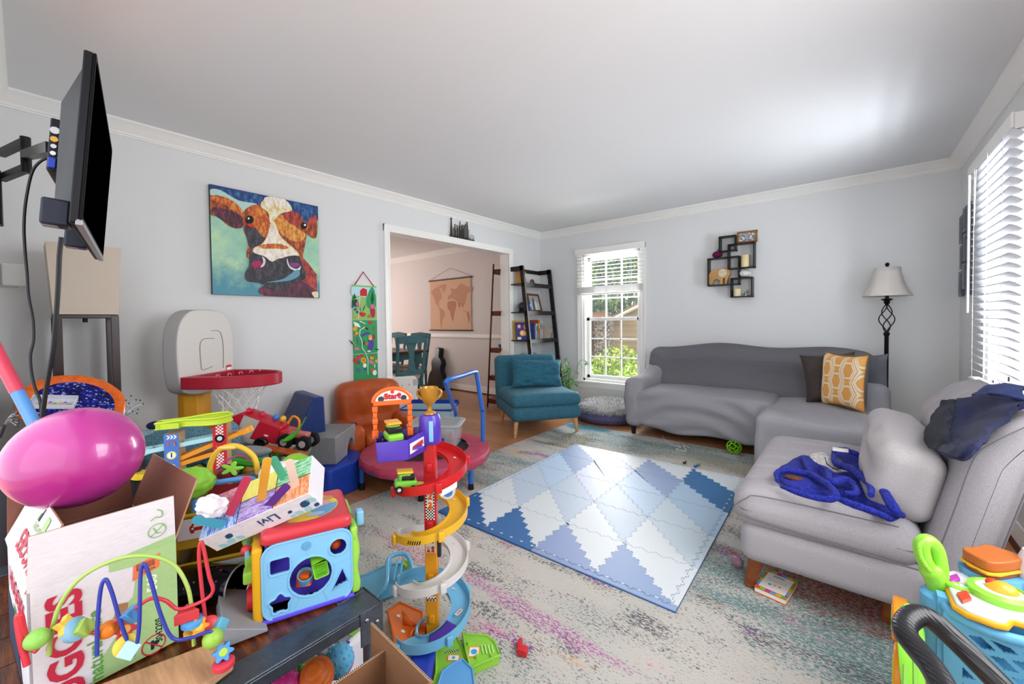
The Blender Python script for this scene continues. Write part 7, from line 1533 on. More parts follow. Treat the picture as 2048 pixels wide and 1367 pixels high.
# local: x = right, y = away from the room's near side, z up
TRD, TYE, TWH, TBL, TPU, TOR, TGR = M('#c41f24', .3), M('#e0ae2b', .3), M('#d2d0cf', .35), M('#6fb3d8', .3), M('#5136ac', .3), M('#e8641c', .3), M('#86c83a', .3)
def helix(col, p0, p1, z0, z1, r0=.066, r1=.132, wall=.022, n=54, lab=None):
    b = B(col); prof = [(r0, .010), (r0+.004, .010), (r0+.005, .001), (r1-.006, .001), (r1-.003, wall), (r1, wall), (r1, -.006), (r0, -.006)]
    m = len(prof); vs = []; fs = []
    for i in range(n+1):
        u = i/n; a = R(p0+(p1-p0)*u); z = z0+(z1-z0)*(u if u < .9 else .9+(u-.9)*.5)
        for (r, h) in prof: vs.append((r*cos(a), -r*sin(a), z+h))
    for i in range(n):
        for k in range(m): l = (k+1) % m; fs.append((i*m+k, i*m+l, (i+1)*m+l, (i+1)*m+k))
    fs.append(tuple(range(m))); fs.append(tuple(reversed(range(n*m, n*m+m)))); b.add(vs, fs)
    for a_ in (0, 60, 130, 220, 300):
        u = a_/310; a = R(p0+(p1-p0)*u); z = z0+(z1-z0)*u; T = Matrix.Translation((r1*cos(a), -r1*sin(a), z)) @ mrot(0, 0, -math.degrees(a)); b.rbox((.006, 0, .006), (.014, .022, .034), .004, T=T)
    o = b.build('curved_track', t); o['label'] = lab
    b = B(M('#ecd9d4', .5))
    for a_ in (110, 210):
        u = a_/310; a = R(p0+(p1-p0)*u); z = z0+(z1-z0)*u+.0015; T = Matrix.Translation((.1*cos(a), -.1*sin(a), z)) @ mrot(0, 0, -math.degrees(a)+90); b.prism(rrect(.022, .008, .003, 3), 0, .0008, T)
    b.build('track_marking', o); return o
helix(TRD, 215, 515, .700, .578, .066, .132, .026, lab='red curved track'); helix(TYE, 205, 515, .540, .412, lab='yellow curved track'); helix(TWH, 200, 515, .372, .232, lab='white curved track'); helix(TBL, 200, 505, .198, .045, .066, .138, .028, lab='light blue curved track')
b = B(TRD); b.b2((-.022, -.018, .41), (.022, .018, .74)); b.rbox((-.0, -.022, .65), (.02, .012, .03), .004).rbox((-.0, -.022, .44), (.02, .012, .03), .004); o = b.build('column', t, bevel=.003); o['label'] = 'red upper column'
b = B(M('#d9921f', .35)); b.b2((-.022, -.018, .02), (.022, .018, .412)); b.rbox((.0, -.022, .25), (.02, .012, .03), .004).rbox((.0, -.022, .10), (.02, .012, .03), .004); o2 = b.build('column', t, bevel=.003); o2['label'] = 'orange-yellow lower column'
def checker(z0, z1, par, digs):
    b = B(WHITE); b.b2((-.016, -.0188, z0), (.016, -.0181, z1)); b.m(BLACK); k = 0; s = .0053; n_ = int((z1-z0)/s)
    for j in range(n_):
        for i in range(6):
            if (i+j) % 2 == 0 and not (digs and j > 6 and i in (1, 2, 3, 4) and (j//9) % 2): b.b2((-.016+s*i, -.0192, z0+s*j), (-.016+s*(i+1), -.0188, z0+s*(j+1)))
    b.build('chequered_sticker', par, smooth=0)
    for (d, z) in digs: text(d, .034, frame((0, -.0195, z), (1, 0, 0), (0, 0, 1), (0, -1, 0)), M('#e8641c', .4), t, .0003, .0015)
checker(.46, .57, o, (('2', .545), ('3', .510))); checker(.375, .392, o2, ()); checker(.165, .180, o2, ())
b = B(M('#f0e4d8', .5)); b.b2((-.017, -.019, .34), (.017, -.0181, .375)).b2((-.017, -.019, .19), (.017, -.0181, .225)).b2((-.017, -.019, .225), (.017, -.0181, .235))
for (x, z, hx) in ((-.008, .358, '#e2b080'), (.008, .358, '#8a5a3c'), (-.008, .208, '#8a5a3c'), (.008, .208, '#e2b080')): b.m(M(hx, .5)).prism(circ(.0065, 12, (x, z)), 0, .0008, frame((0, -.019, 0), (1, 0, 0), (0, 0, 1), (0, -1, 0))).m(M('#c23a50', .5)).prism([(x-.007, z-.016), (x+.007, z-.016), (x+.004, z-.006), (x-.004, z-.006)], 0, .0007, frame((0, -.019, 0), (1, 0, 0), (0, 0, 1), (0, -1, 0)))
b.build('figure_sticker', o2, smooth=0)
B(M('#2a2e3a', .4)).rbox((.036, -.045, .385), (.014, .018, .085), .004).build('dark_lever', t)
b = B(BLACK); b.m(TYE).grid(lambda u, v: (.1335*cos(R(455+22*(1-u))), -.1335*sin(R(455+22*(1-u))), .428+.004*u+.014*v), 10, 1).m(BLACK)
for k in range(6): b.add([(.1342*cos(R(a_)), -.1342*sin(R(a_)), z_) for a_, z_ in ((475-3.6*k, .429+.0006*k), (473.4-3.6*k, .429+.0006*k), (471.4-3.6*k, .442+.0006*k), (473.0-3.6*k, .442+.0006*k))], [(0, 1, 2, 3)])
b.build('hazard_sticker', t, smooth=0)
B(M('#e3e0dc', .4)).grid(lambda u, v: (.1385*cos(R(425-26*u)), -.1385*sin(R(425-26*u)), .590+.016*u+.020*v), 10, 1).build('white_toothed_sticker', t)
b = B(M('#d8d4dc', .4)); b.prism(circ(.030, 22), 0, .004, frame((.068, -.055, .582), (1, 0, 0), (0, 0, 1), (0, -1, 0))).m(M('#4a86c8', .4)).prism(circ(.018, 18, (.002, -.004)), .004, .005, frame((.068, -.055, .582), (1, 0, 0), (0, 0, 1), (0, -1, 0))).m(M('#e07a30', .4)).prism(circ(.008, 12, (-.004, .012)), .004, .0055, frame((.068, -.055, .582), (1, 0, 0), (0, 0, 1), (0, -1, 0))); b.build('round_sticker', t)
# purple drum, trophy
b = B(TPU); b.lathe([(.036, .735), (.040, .742), (.038, .826), (.032, .838), (0, .840)], 36); b.build('drum', t); B(M('#7fb6e2', .3)).rbox((.012, -.039, .785), (.016, .010, .075), .004).build('blue_handle', t)
GD = M('#b5812a', .3, .35)
b = B(GD); b.lathe([(z_[0], z_[1]-.034) for z_ in [(.022, .874), (.020, .880), (.009, .886), (.007, .900), (.010, .905), (.022, .915), (.030, .935), (.033, .968), (.031, .970), (.029, .966), (.026, .935), (.0, .915)]], 32); b.build('trophy_cup', t)
b = B(GD); b.tube(crom([(.030, 0, .928), (.042, 0, .924), (.042, 0, .908), (.026, 0, .891)], 6), .004, 8).tube(crom([(-.030, 0, .928), (-.042, 0, .924), (-.042, 0, .908), (-.026, 0, .891)], 6), .004, 8); b.build('trophy_handle', t)
# purple launch platform to the left with orange arch
P0_ = V((-.098, -.062, .712))
TP = Matrix.Translation(P0_) @ mrot(0, 0, 20) @ Matrix.Scale(1.28, 4)
b = B(TPU, TP); L2, W2 = .135, .085
b.add([(-.055, -.045, 0), (.020, -.05, 0), (.078, .012, 0), (.078, .045, 0), (-.055, .05, 0)]+[(-.058, -.048, .052), (.020, -.053, .052), (.08, .012, .060), (.08, .045, .060), (-.058, .053, .052)], [(4, 3, 2, 1, 0)]+[(i, (i+1) % 5, 5+(i+1) % 5, 5+i) for i in range(5)]); b.b2((-.05, -.04, .022), (.06, .045, .026)); b.build('launch_tray', t, solid=.004, bevel=.002)
b = B(M('#e4e2e8', .5), TP); b.add([(.026, -.0495, .012), (.072, .0005, .018), (.072, .0005, .044), (.026, -.0495, .040)], [(0, 1, 2, 3)]); b.m(M('#c23c2c', .5)).add([(.032, -.0440, .020), (.066, -.0080, .026), (.064, -.0100, .038), (.034, -.0418, .030)], [(0, 1, 2, 3)]); b.build('tray_sticker', t, solid=.001, smooth=0)
b = B(TOR, TP)
for s in (-1, 1):
    x = -.012+s*.046
    for k in range(5): b.rbox((x, .02, .060+.016*k), (.011 if k % 2 else .014, .010, .015), .002)
    b.b2((x-.008, .014, .045), (x+.008, .026, .066))
arch = [(-.012+.050*cos(a), .142+.036*sin(a)) for a in [k*pi/16 for k in range(17)]]
b.tube([(p[0], .02, p[1]) for p in arch], .006, 8).b2((-.062, .015, .134), (.038, .025, .146)); b.build('start_arch', t, bevel=.001)
b = B(M('#dfdbe4', .4), TP); b.prism([(-.012+.044*cos(a), .146+.028*sin(a)) for a in [k*pi/16 for k in range(17)]], -.003, .003, frame((0, .02, 0), (1, 0, 0), (0, 0, 1), (0, -1, 0)))
for (x, z, r, hx) in ((-.042, .151, .008, '#2f3a4a'), (.018, .151, .008, '#2f3a4a'), (-.030, .158, .006, '#e0902a'), (.006, .160, .006, '#c23a30'), (-.012, .169, .005, '#c23a30')): b.m(M(hx, .4)).prism(circ(r, 12, (x, z)), .003, .0036, frame((0, .02, 0), (1, 0, 0), (0, 0, 1), (0, -1, 0)))
b.build('start_sign', t, smooth=0)
text('Start', .022, TP @ frame((-.012, .0155, .157), (1, 0, 0), (0, 0, 1), (0, -1, 0)), M('#b81c34', .4), t, .0006, .0008)
b = B(M('#4a2a8c', .3)); b.m(TPU).grid(lambda u, v: ((.070+.050*v)*cos(R(395+52*u)), -(.070+.050*v)*sin(R(395+52*u)), .1372-.0262*u-.029), 14, 3); b.build('purple_insert', t, solid=.002)
b = B(M('#e8dcd0', .4)); T = Matrix.Translation((.098, -.02, .122)) @ mrot(0, 0, 60); b.prism(rrect(.034, .014, .004, 3), 0, .0008, T).m(M('#c23c2c', .4)).prism(rrect(.024, .004, .001, 2), .0008, .0012, T); b.build('blue_track_sticker', t)
b = B(TBL); b.prism(circ(.062, 30), .0, .012); b.prism(circ(.10, 30, (-.03, -.02)), .0, .006); b.tube([(.06*cos(a), -.06*sin(a), .05) for a in [R(150)+k*.2 for k in range(12)]], .006, 8); b.build('base', t, bevel=.002)
B(TOR).grid(lambda u, v: (.045*cos(R(160+120*u))-.03, -.045*sin(R(160+120*u))-.02, .006+.045*v), 12, 1).build('orange_guard', t, solid=.003)
B(M('#1f3aa8', .3)).grid(lambda u, v: (-.05+.08*u, -.10-.12*v, .055-.05*v), 4, 8).build('blue_exit_ramp', t, solid=.006)
# cars
def carb(nm, lab, T, s=1.0, top='#e8a63a', body='#86c83a', blk='#17181c'):
    o = thing(nm, lab, 'toy car', T=T); b = B(M(body, .3)); b.rbox((0, 0, .022*s), (.062*s, .038*s, .020*s), .007*s, (2, 2, 1), e=4).rbox((-.004*s, 0, .040*s), (.036*s, .032*s, .024*s), .009*s, e=4); b.build('body', o)
    B(M(top, .35)).rbox((-.004*s, 0, .055*s), (.044*s, .034*s, .006*s), .002*s).build('roof_rack', o); b = B(M(blk, .2)); b.rbox((.004*s, 0, .040*s), (.037*s, .0335*s, .014*s), .003*s); b.rbox((0, 0, .013*s), (.064*s, .034*s, .010*s), .003*s); b.build('windows', o)
    for (x, y) in ((-.019, -.018), (.019, -.018), (-.019, .018), (.019, .018)): w = B(M(blk, .5)).cyl((x*s, (y-.004)*s, .010*s), (x*s, (y+.004)*s, .010*s), .0105*s, n=18).build('wheel', o); B(M('#c8c4c0', .3)).cyl((x*s, (y-.0046)*s, .010*s), (x*s, (y+.0046)*s, .010*s), .005*s, n=12).build('hub', w)
    return o
Tt = Matrix(t.matrix_world)
carb('toy_car', 'lime green toy truck with orange roof on the purple start tray', Tt @ TP @ Matrix.Translation((-.012, .005, .027)) @ mrot(0, 0, -80), 1.1)
carb('toy_car', 'green toy car with yellow roof on the red track', Tt @ Matrix.Translation((-.070, -.085, .596)) @ mrot(0, 4, 20), 1.2, '#e0b83a', '#6fb83a')
# ================================================================ other track pieces on the rug
def plate(name, lab, cat, px, h, hx, thk=.014, wall=0, extra=None, z0=.009):
    P = [on(x, y, 'z', h) for x, y in px]; c0 = sum(P, V((0, 0, 0)))/len(P); c0.z = z0; o = thing(name, lab, cat, c0); b = B(M(hx, .3)); pl_ = [(p.x-c0.x, p.y-c0.y) for p in P]; b.prism(pl_, 0, thk)
    b.build('plate', o, bevel=.003)
    if wall: B(M(hx, .3)).tube([(x, y, thk) for x, y in pl_], wall, 8, closed=True).build('raised_edge', o)
    return o, c0, iv_(c0)
def iv_(c0): return lambda x, y, z=.0: on(x, y, 'z', z+c0.z)-c0
g1, c1_, f1_ = plate('green_track_base', 'lime green toy track base plate with a chequered strip at the foot of the tower', 'toy track', [(905, 1262), (925, 1300), (938, 1345), (945, 1400), (860, 1400), (872, 1350), (872, 1310), (880, 1270)], .02, '#86c43a', .02, .004)
b = B(WHITE)
for k in range(12):
    for j in range(2):
        b.m(BLACK if (k+j) % 2 else WHITE); a = f1_(890+2.4*k, 1299+3*j-.25*k, .022); c_ = f1_(892.4+2.4*k, 1302+3*j-.25*k, .022); b.b2((min(a.x, c_.x), min(a.y, c_.y), .0203), (max(a.x, c_.x), max(a.y, c_.y), .0210))
b.build('chequered_strip', g1, smooth=0)
def stick_(o, f_, px, py, w, h, hx, hx2, z, rot=0):
    p = f_(px, py, z); T = Matrix.Translation((p.x, p.y, z)) @ mrot(0, 0, rot); b = B(M(hx, .4)); b.prism(rrect(w, h, .002, 2), 0, .0008, T).m(M('#ece6e0', .4)).prism(rrect(w*.8, h*.75, .002, 2), .0008, .0012, T).m(M(hx2, .4)).prism(circ(h*.22, 12), .0012, .0016, T); b.build('sticker', o)
stick_(g1, f1_, 907, 1315, .045, .026, '#e07a30', '#5aa0c8', .0205, 38)
b = B(M('#5d9420', .4))
for k in range(3): a = f1_(902+6*k, 1328, .02); c_ = f1_(903+6*k, 1340, .02); b.tube([(a.x, a.y, .0205), (c_.x, c_.y, .0205)], .0015, 5)
b.build('groove', g1)
g2, c2_, f2_ = plate('green_track_base', 'lime green toy track plate lying on the rug right of the tower foot', 'toy track', [(925, 1272), (975, 1276), (990, 1290), (999, 1315), (940, 1340), (932, 1305)], .03, '#8cc83c', .03, .005)
stick_(g2, f2_, 948, 1303, .04, .05, '#d8a02c', '#3f9ad0', .0305, 40)
b = B(M('#8cc83c', .3))
for (x, y) in ((955, 1315), (938, 1288), (985, 1313)): p = f2_(x, y, .03); b.cyl((p.x, p.y, .028), (p.x, p.y, .040), .010, .007, 14)
for k in range(4): a = f2_(962+7*k, 1290, .03); c_ = f2_(966+7*k, 1308, .03); b.tube([(a.x, a.y, .031), (c_.x, c_.y, .031)], .003, 6)
b.build('moulded_pattern', g2)
g3, c3_, f3_ = plate('blue_track_connector', 'light blue toy track connector at the near end of the green base plate', 'toy track', [(905, 1338), (925, 1330), (945, 1350), (950, 1400), (870, 1400), (885, 1355)], .025, '#5f9fd8', .036, .004)
g4, c4_, f4_ = plate('orange_track_base', 'orange curved toy track base with a high fin behind the tower foot', 'toy track', [(775, 1226), (800, 1208), (845, 1228), (850, 1290), (790, 1290), (785, 1260)], .035, '#ea7426', .034, .005)
p = f4_(806, 1240, .05); b = B(M('#ea7426', .3)); b.add([(p.x, p.y, .03), (p.x+.06, p.y+.03, .03), (p.x-.005, p.y, .085)], [(0, 1, 2)]); b.build('fin', g4, solid=.006)
b = B(WHITE)
for (x, y) in ((797, 1231), (806, 1262), (838, 1250)): p = f4_(x, y, .034); b.prism(rrect(.018, .010, .004, 3, (p.x, p.y)), .0345, .0352)
b.build('white_marking', g4)
g5, c5_, f5_ = plate('blue_garage_ramp', 'large light blue toy ramp with slotted sides on the rug behind the table corner', 'toy track', [(700, 1145), (735, 1136), (775, 1117), (812, 1116), (826, 1140), (820, 1165), (785, 1175), (745, 1190)], .05, '#5fa9cc', .012, .006)
b = B(M('#63afd2', .3))
pp_ = [on(x, y, 'z', .06)-c5_ for x, y in ((745, 1186), (772, 1168), (778, 1120), (812, 1116), (826, 1142), (822, 1158))]
for k, q in enumerate(pp_): q.z = (.012, .05, .06, .07, .05, .03)[k]
b.tube(crom(pp_, 6), .010, 8); 
for x in (782, 795, 806): a = on(x, 1123, 'z', .05)-c5_; c_ = on(x-8, 1165, 'z', .03)-c5_; b.tube([(a.x, a.y, .05), (c_.x, c_.y, .03)], .006, 6)
b.build('slotted_rail', g5); a = on(812, 1128, 'z', .05)-c5_; B(M('#a3c84a', .35)).rbox((a.x, a.y, .04), (.05, .03, .02), .005).build('green_tab', g5)
t = thing('red_toy_piece', 'small red L-shaped plastic toy piece lying alone on the rug', 'toy', on(1045, 1308, 'z', .010), 20)
b = B(M('#c41f28', .3)); b.rbox((0, 0, .014), (.036, .028, .026), .004).rbox((-.020, .026, .012), (.014, .040, .022), .004); b.build('body', t)
# ================================================================ open cardboard box at the front, and the toys beside it
KR = M('#8a6247', .8, 0, 'card'); KR2 = M('#c9a98c', .8, 0, 'card')
p1, p2, p3 = on(745, 1244, 'z', .40), on(866, 1362, 'z', .40), on(660, 1372, 'z', .37)
t = thing('open_carton', 'open brown cardboard carton with corrugated edges at the bottom of the view beside the table', 'box', (0, 0, 0))
cA = V((-.905, .560, 0)); cB = V((-.640, .545, 0)); bw = .27; bd_ = .34; bh = .452
p1 = on(745, 1244, 'z', bh); p2 = on(866, 1362, 'z', bh); u_ = (p2-p1).normalized(); v_ = V((u_.y, -u_.x, 0)); L_1 = (p2-p1).length
t.matrix_world = frame((p1.x, p1.y, .010), u_, v_ if v_.y < 0 else -v_, u_.cross(v_ if v_.y < 0 else -v_))
zs = 1 if u_.cross(v_ if v_.y < 0 else -v_).z > 0 else -1
def KB(a, c, m=KR): 
    b = B(m); b.b2((a[0], a[1], zs*a[2]), (c[0], c[1], zs*c[2])); return b
h_ = bh-.01
k0 = .062
b = KB((0, 0, .0), (L_1, .005, h_)); b.b2((k0, .005, 0), (k0+.005, .40, zs*(h_-.03))); b.b2((L_1-.005, .005, 0), (L_1, .40, zs*h_)); b.b2((k0, .395, 0), (L_1, .40, zs*h_)); b.b2((k0, .005, 0), (L_1, .40, zs*.005)); b.build('carton_wall', t)
def flute(b, a, c, n):
    a, c = V(a), V(c)
    for k in range(n): p = a+(c-a)*((k+.5)/n); b.box(p, (.0016 if abs((c-a).x) > .01 else .0034, .0034 if abs((c-a).x) > .01 else .0016, .0012))
b = B(KR2); b.b2((0, 0, zs*h_), (L_1, .005, zs*(h_+.0006))); b.b2((k0, .005, zs*(h_-.03)), (k0+.005, .40, zs*(h_-.0294))); b.m(M('#2b1a12', .9)); flute(b, (0, .0025, zs*(h_+.0006)), (L_1, .0025, zs*(h_+.0006)), 52); flute(b, (k0+.0025, .005, zs*(h_-.0294)), (k0+.0025, .40, zs*(h_-.0294)), 90); b.build('corrugated_edge', t, smooth=0)
# textured balls and an electronic board in the gap between table and carton
t = thing('toy_piano_board', 'white and grey plastic music toy with metal keys lying between the table and the carton', 'toy instrument', T=frame(on(620, 1320, 'z', .20), (-.25, .968, 0), (-.968, -.25, 0), (0, 0, 1)))
b = B(M('#d9d9e0', .4)); b.rbox((0, 0, -.07), (.30, .13, .15), .02); b.build('case', t)
for k in range(5): B(M('#8f949c', .25, .8)).b2((-.13+.05*k, -.05, .006), (-.095+.05*k, .02, .014)).build('metal_key', t, bevel=.002); B(M('#2f4fa8', .4)).b2((-.12+.05*k, -.062, .006), (-.11+.05*k, -.054, .012)).build('blue_button', t)
B(M('#1f4fb8', .4)).rbox((-.17, -.01, -.06), (.06, .12, .15), .01).build('blue_end', t); B(M('#7fb54a', .4)).b2((.11, -.05, .005), (.14, .03, .009)).build('green_corner', t)
def ballt(lab, px, py, z, r, kind, hx, hx2):
    c_ = on(px, py, 'z', z); o = thing('textured_ball', lab, 'ball', c_, rot=(25, 15, 10)); b = B(M(hx, .4)); 
    if kind == 'bump':
        b.ell((0, 0, 0), (r, r, r), 30, 20)
        for k in range(70):
            zz = 1-2*(k+.5)/70; a = k*2.4; q = sqrt(1-zz*zz)
            if zz < (-.2 if hx2 else -1): continue
            b.ell((r*q*cos(a), r*q*sin(a), r*zz), (r*.09,)*3, 7, 5)
    else: b.ell((0, 0, 0), (r, r, r), 48, 32, fn=lambda p: p*(1+.045*sin(p.z*22+p.x*2)))
    b.build('skin', o)
    if hx2: B(M(hx2, .4)).ell((0, 0, -.003), (r*1.01, r*1.01, r*1.01), 30, 20, fn=lambda p: V((p.x, p.y, min(p.z, -.12))) if p.z > -.12 else p).build('coloured_half', o)
ballt('light blue knobbly ball with magenta band beside the carton', 677, 1321, .245, .040, 'bump', '#5fb0d8', '#c8328c')
ballt('orange swirled ball in front of the carton', 633, 1352, .255, .042, 'swirl', '#e0702a', None)
ballt('green ridged ball with purple side near the table edge', 583, 1352, .22, .036, 'swirl', '#4fb030', '#8a6ac0')
ballt('magenta knobbly ball at the very bottom edge', 572, 1374, .25, .036, 'bump', '#d0388e', None)
# ================================================================ things on and around the grey lounge chair
FL = M('#2a35a4', .95, 0, 'fuzz', .6, .8); WF = M('#ddd8d6', .9, 0, 'fuzz', .6, .5)
t = thing('fleece_blanket', 'crumpled royal blue fleece baby blanket with white lining on the grey lounge seat', 'blanket', (-.05, 2.4, .465))
o3_ = V((-.05, 2.4, .465))
def sp_(x, y, z=.50): return on(x, y, 'z', z)-o3_
def rid(mt, pts, r, flat=.45, nm='fold'):
    P = crom([sp_(x, y, z) for x, y, z in pts], 8); n_ = len(P); b = B(mt)
    rr = [r*(.55+.45*sin(pi*(i+.5)/n_))*(1+.18*NZ.noise(V((i*.4, r*99, 0)))) for i in range(n_)]; b.tube(P, rr, 12); return b
def sheet(mt, pts, zs, nm):
    P = crom([sp_(x, y, .47) for x, y in pts], 5, closed=True); c_ = sum(P, V((0, 0, 0)))/len(P); b = B(mt); R_ = 7; vs = []; fs = []; n_ = len(P)
    for j in range(R_+1):
        for i, p in enumerate(P):
            q = c_+(p-c_)*(j/R_ if j else .001); w = NZ.noise(V((q.x*16, q.y*16, zs)))*.016+NZ.noise(V((q.x*34, q.y*34, zs+3)))*.006; vs.append((q.x, q.y, .008+.022*(1-(j/R_)**2)**.6+w*(1-.6*j/R_)))
    for j in range(R_):
        for i in range(n_): k = (i+1) % n_; fs.append((j*n_+i, (j+1)*n_+i, (j+1)*n_+k, j*n_+k))
    b.add(vs, fs); return b.build(nm, t, solid=.006)
sheet(FL, [(1552, 943), (1575, 928), (1608, 912), (1640, 930), (1660, 960), (1672, 985), (1660, 998), (1625, 992), (1590, 985), (1562, 968)], 1, 'corner')
sheet(FL, [(1665, 902), (1690, 896), (1722, 915), (1748, 945), (1768, 975), (1790, 1012), (1806, 1030), (1780, 1042), (1742, 1020), (1700, 1000), (1668, 985), (1640, 960), (1655, 940), (1690, 950), (1690, 920)], 2, 'body')
sheet(WF, [(1618, 910), (1645, 908), (1680, 930), (1700, 955), (1705, 975), (1690, 972), (1660, 950), (1630, 935)], 5, 'white_lining')
b = rid(FL, [(1555, 962, .49), (1553, 945, .50), (1575, 940, .51), (1620, 948, .515), (1655, 968, .52), (1672, 990, .515), (1655, 998, .50), (1610, 990, .49), (1562, 972, .49)], .013); b.build('rolled_edge', t)
b = rid(FL, [(1640, 932, .51), (1655, 940, .53), (1662, 962, .53), (1690, 958, .53), (1706, 968, .52), (1712, 985, .515), (1690, 985, .51)], .014); b.build('rolled_edge', t)
b = rid(FL, [(1668, 903, .51), (1672, 925, .52), (1705, 938, .54), (1738, 965, .54), (1742, 990, .53)], .017); b.build('rolled_edge', t)
b = rid(FL, [(1738, 950, .52), (1758, 965, .54), (1778, 1000, .53), (1792, 1022, .51), (1805, 1030, .49)], .017); b.build('rolled_edge', t)
b = rid(FL, [(1665, 992, .50), (1700, 1006, .505), (1745, 1022, .50), (1785, 1038, .49)], .013); b.build('rolled_edge', t)
b = rid(FL, [(1606, 915, .50), (1614, 930, .515), (1622, 948, .51)], .013); b.build('rolled_edge', t)
b = rid(FL, [(1690, 902, .52), (1708, 905, .53), (1724, 914, .52)], .012); b.build('rolled_edge', t)
p = sp_(1682, 902, .535); B(M('#e4e2e0', .7)).add([p+V((-.032, -.012, 0)), p+V((.028, -.005, 0)), p+V((.028, .02, .012)), p+V((-.032, .012, .012))], [(0, 1, 2, 3)]).build('care_tag', t, solid=.001)
b = rid(M('#20242c', .8), [(1650, 914, .525), (1655, 928, .53), (1672, 938, .53), (1680, 934, .528)], .0022); b.build('stitched_smile', t)
p = sp_(1588, 955, .495); B(M('#7a4a34', .9, 0, 'fuzz')).ell(p, (.035, .022, .010), 16, 8).build('brown_spot', t)
# jeans thrown over the backrest
t = thing('jeans', 'dark navy jeans thrown over the backrest of the grey lounge chair', 'jeans', (.3, 2.4, .5))
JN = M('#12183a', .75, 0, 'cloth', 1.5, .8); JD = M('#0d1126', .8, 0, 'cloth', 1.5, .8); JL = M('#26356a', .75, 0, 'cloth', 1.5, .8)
o4_ = V((.3, 2.4, .5))
def drape(mt, rows, nm, thk=.012, seed=0, k=7):
    """rows of points across the cloth, given as (px, py, x)"""
    G_ = [[on(px, py, 'x', x)-o4_ for (px, py, x) in r] for r in rows]; G_ = [crom(r, k) for r in G_]; cols = list(zip(*G_)); cols = [crom(c_, k) for c_ in cols]
    nu, nv = len(cols)-1, len(cols[0])-1
    def f(u, v):
        i, j = round(u*nu), round(v*nv); p = cols[i][j]; w = NZ.noise(V((p.x*14+seed, p.y*9, p.z*14)))*.014+NZ.noise(V((p.x*30, p.y*26+seed, p.z*30)))*.005; return p+V((-w, 0, w*.4))
    return B(mt).grid(f, nu, nv).build(nm, t, solid=thk)
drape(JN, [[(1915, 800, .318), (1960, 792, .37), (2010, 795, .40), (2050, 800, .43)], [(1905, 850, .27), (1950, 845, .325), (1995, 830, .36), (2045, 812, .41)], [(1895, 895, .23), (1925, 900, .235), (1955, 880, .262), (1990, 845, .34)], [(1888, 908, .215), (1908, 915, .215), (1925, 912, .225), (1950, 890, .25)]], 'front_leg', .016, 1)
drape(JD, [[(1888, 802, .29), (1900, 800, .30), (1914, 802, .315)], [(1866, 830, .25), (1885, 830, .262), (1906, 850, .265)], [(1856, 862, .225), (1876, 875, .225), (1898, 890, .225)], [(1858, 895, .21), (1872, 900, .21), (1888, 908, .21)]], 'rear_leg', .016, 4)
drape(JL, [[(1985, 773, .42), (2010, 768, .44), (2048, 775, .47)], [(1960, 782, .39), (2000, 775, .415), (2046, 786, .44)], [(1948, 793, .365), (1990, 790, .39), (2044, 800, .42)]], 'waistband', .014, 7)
t = thing('rust_blanket', 'rust orange blanket stuffed between the cushion and the backrest of the lounge chair', 'blanket', (.222, 2.35, .46))
B(M('#9a3f2c', .9, 0, 'fuzz')).rbox((0, 0, .10), (.05, .56, .22), .024, (2, 14, 8), fn=lambda p: V(p)+V((.01*sin(p[1]*30), 0, .02*sin(p[1]*11)))).build('folds', t)
# ================================================================ small things on the floor
t = thing('green_lattice_ball', 'lime green open lattice ball peeking out from under the sofa', 'ball', on(1468, 893, 'z', .062)); r_ = .058
b = B(M('#7ccc1c', .4)); gr_ = (1+5**.5)/2
ico = [V(p).normalized() for p in [(a, c_*gr_, 0) for a in (-1, 1) for c_ in (-1, 1)]+[(0, a, c_*gr_) for a in (-1, 1) for c_ in (-1, 1)]+[(c_*gr_, 0, a) for a in (-1, 1) for c_ in (-1, 1)]]
fc = []
for i in range(12):
    for j in range(i+1, 12):
        for k in range(j+1, 12):
            if max((ico[i]-ico[j]).length, (ico[j]-ico[k]).length, (ico[i]-ico[k]).length) < 1.1: fc.append((i, j, k))
seg_ = set()
for (i, j, k) in fc:
    for (a, c_, d2) in ((i, j, k), (j, k, i), (k, i, j)):
        p = (ico[a]*2+ico[c_])/3; q = (ico[a]*2+ico[d2])/3; p2_ = (ico[c_]*2+ico[a])/3
        for (s_, e_) in ((p, q), (p, p2_)): seg_.add((tuple(round(v, 4) for v in s_.normalized()), tuple(round(v, 4) for v in e_.normalized())))
for (s_, e_) in seg_: s_, e_ = V(s_), V(e_); b.tube([s_*r_, ((s_+e_)/2).normalized()*r_, e_*r_], .0042, 6)
b.build('lattice', t)
t = thing('plastic_egg', 'mauve plastic egg lying on the rug beside the lounge chair leg', 'toy egg', on(1475, 1123, 'z', .037), rot=(70, 20, 30)); B(M('#8e6a80', .35)).ell((0, 0, 0), (.026, .026, .034), 28, 18, fn=lambda p: V((p.x*(1-.12*p.z), p.y*(1-.12*p.z), p.z))).build('shell', t)
bk = [on(x, y, 'z', .028) for x, y in ((1541, 1148), (1603, 1167), (1572, 1202), (1508, 1174))]; uu = (bk[1]-bk[0]).normalized(); vv = V((-uu.y, uu.x, 0)); wbk = .125; hbk = .115
t = thing('board_book', 'small thick board book with white back cover and multicolour border on the rug', 'book', T=frame((bk[3].x, bk[3].y, .010), (bk[2]-bk[3]).normalized(), V((-(bk[2]-bk[3]).normalized().y, (bk[2]-bk[3]).normalized().x, 0)), (0, 0, 1)))
wbk = (bk[2]-bk[3]).length; hbk = (bk[1]-bk[2]).length
B(M('#e9e4dc', .6)).b2((.002, .002, .004), (wbk-.002, hbk-.002, .020)).build('pages', t)
for z in (.0, .020): B(M('#d8642c', .4)).b2((0, 0, z), (wbk, hbk, z+.004)).build('cover', t, bevel=.001)
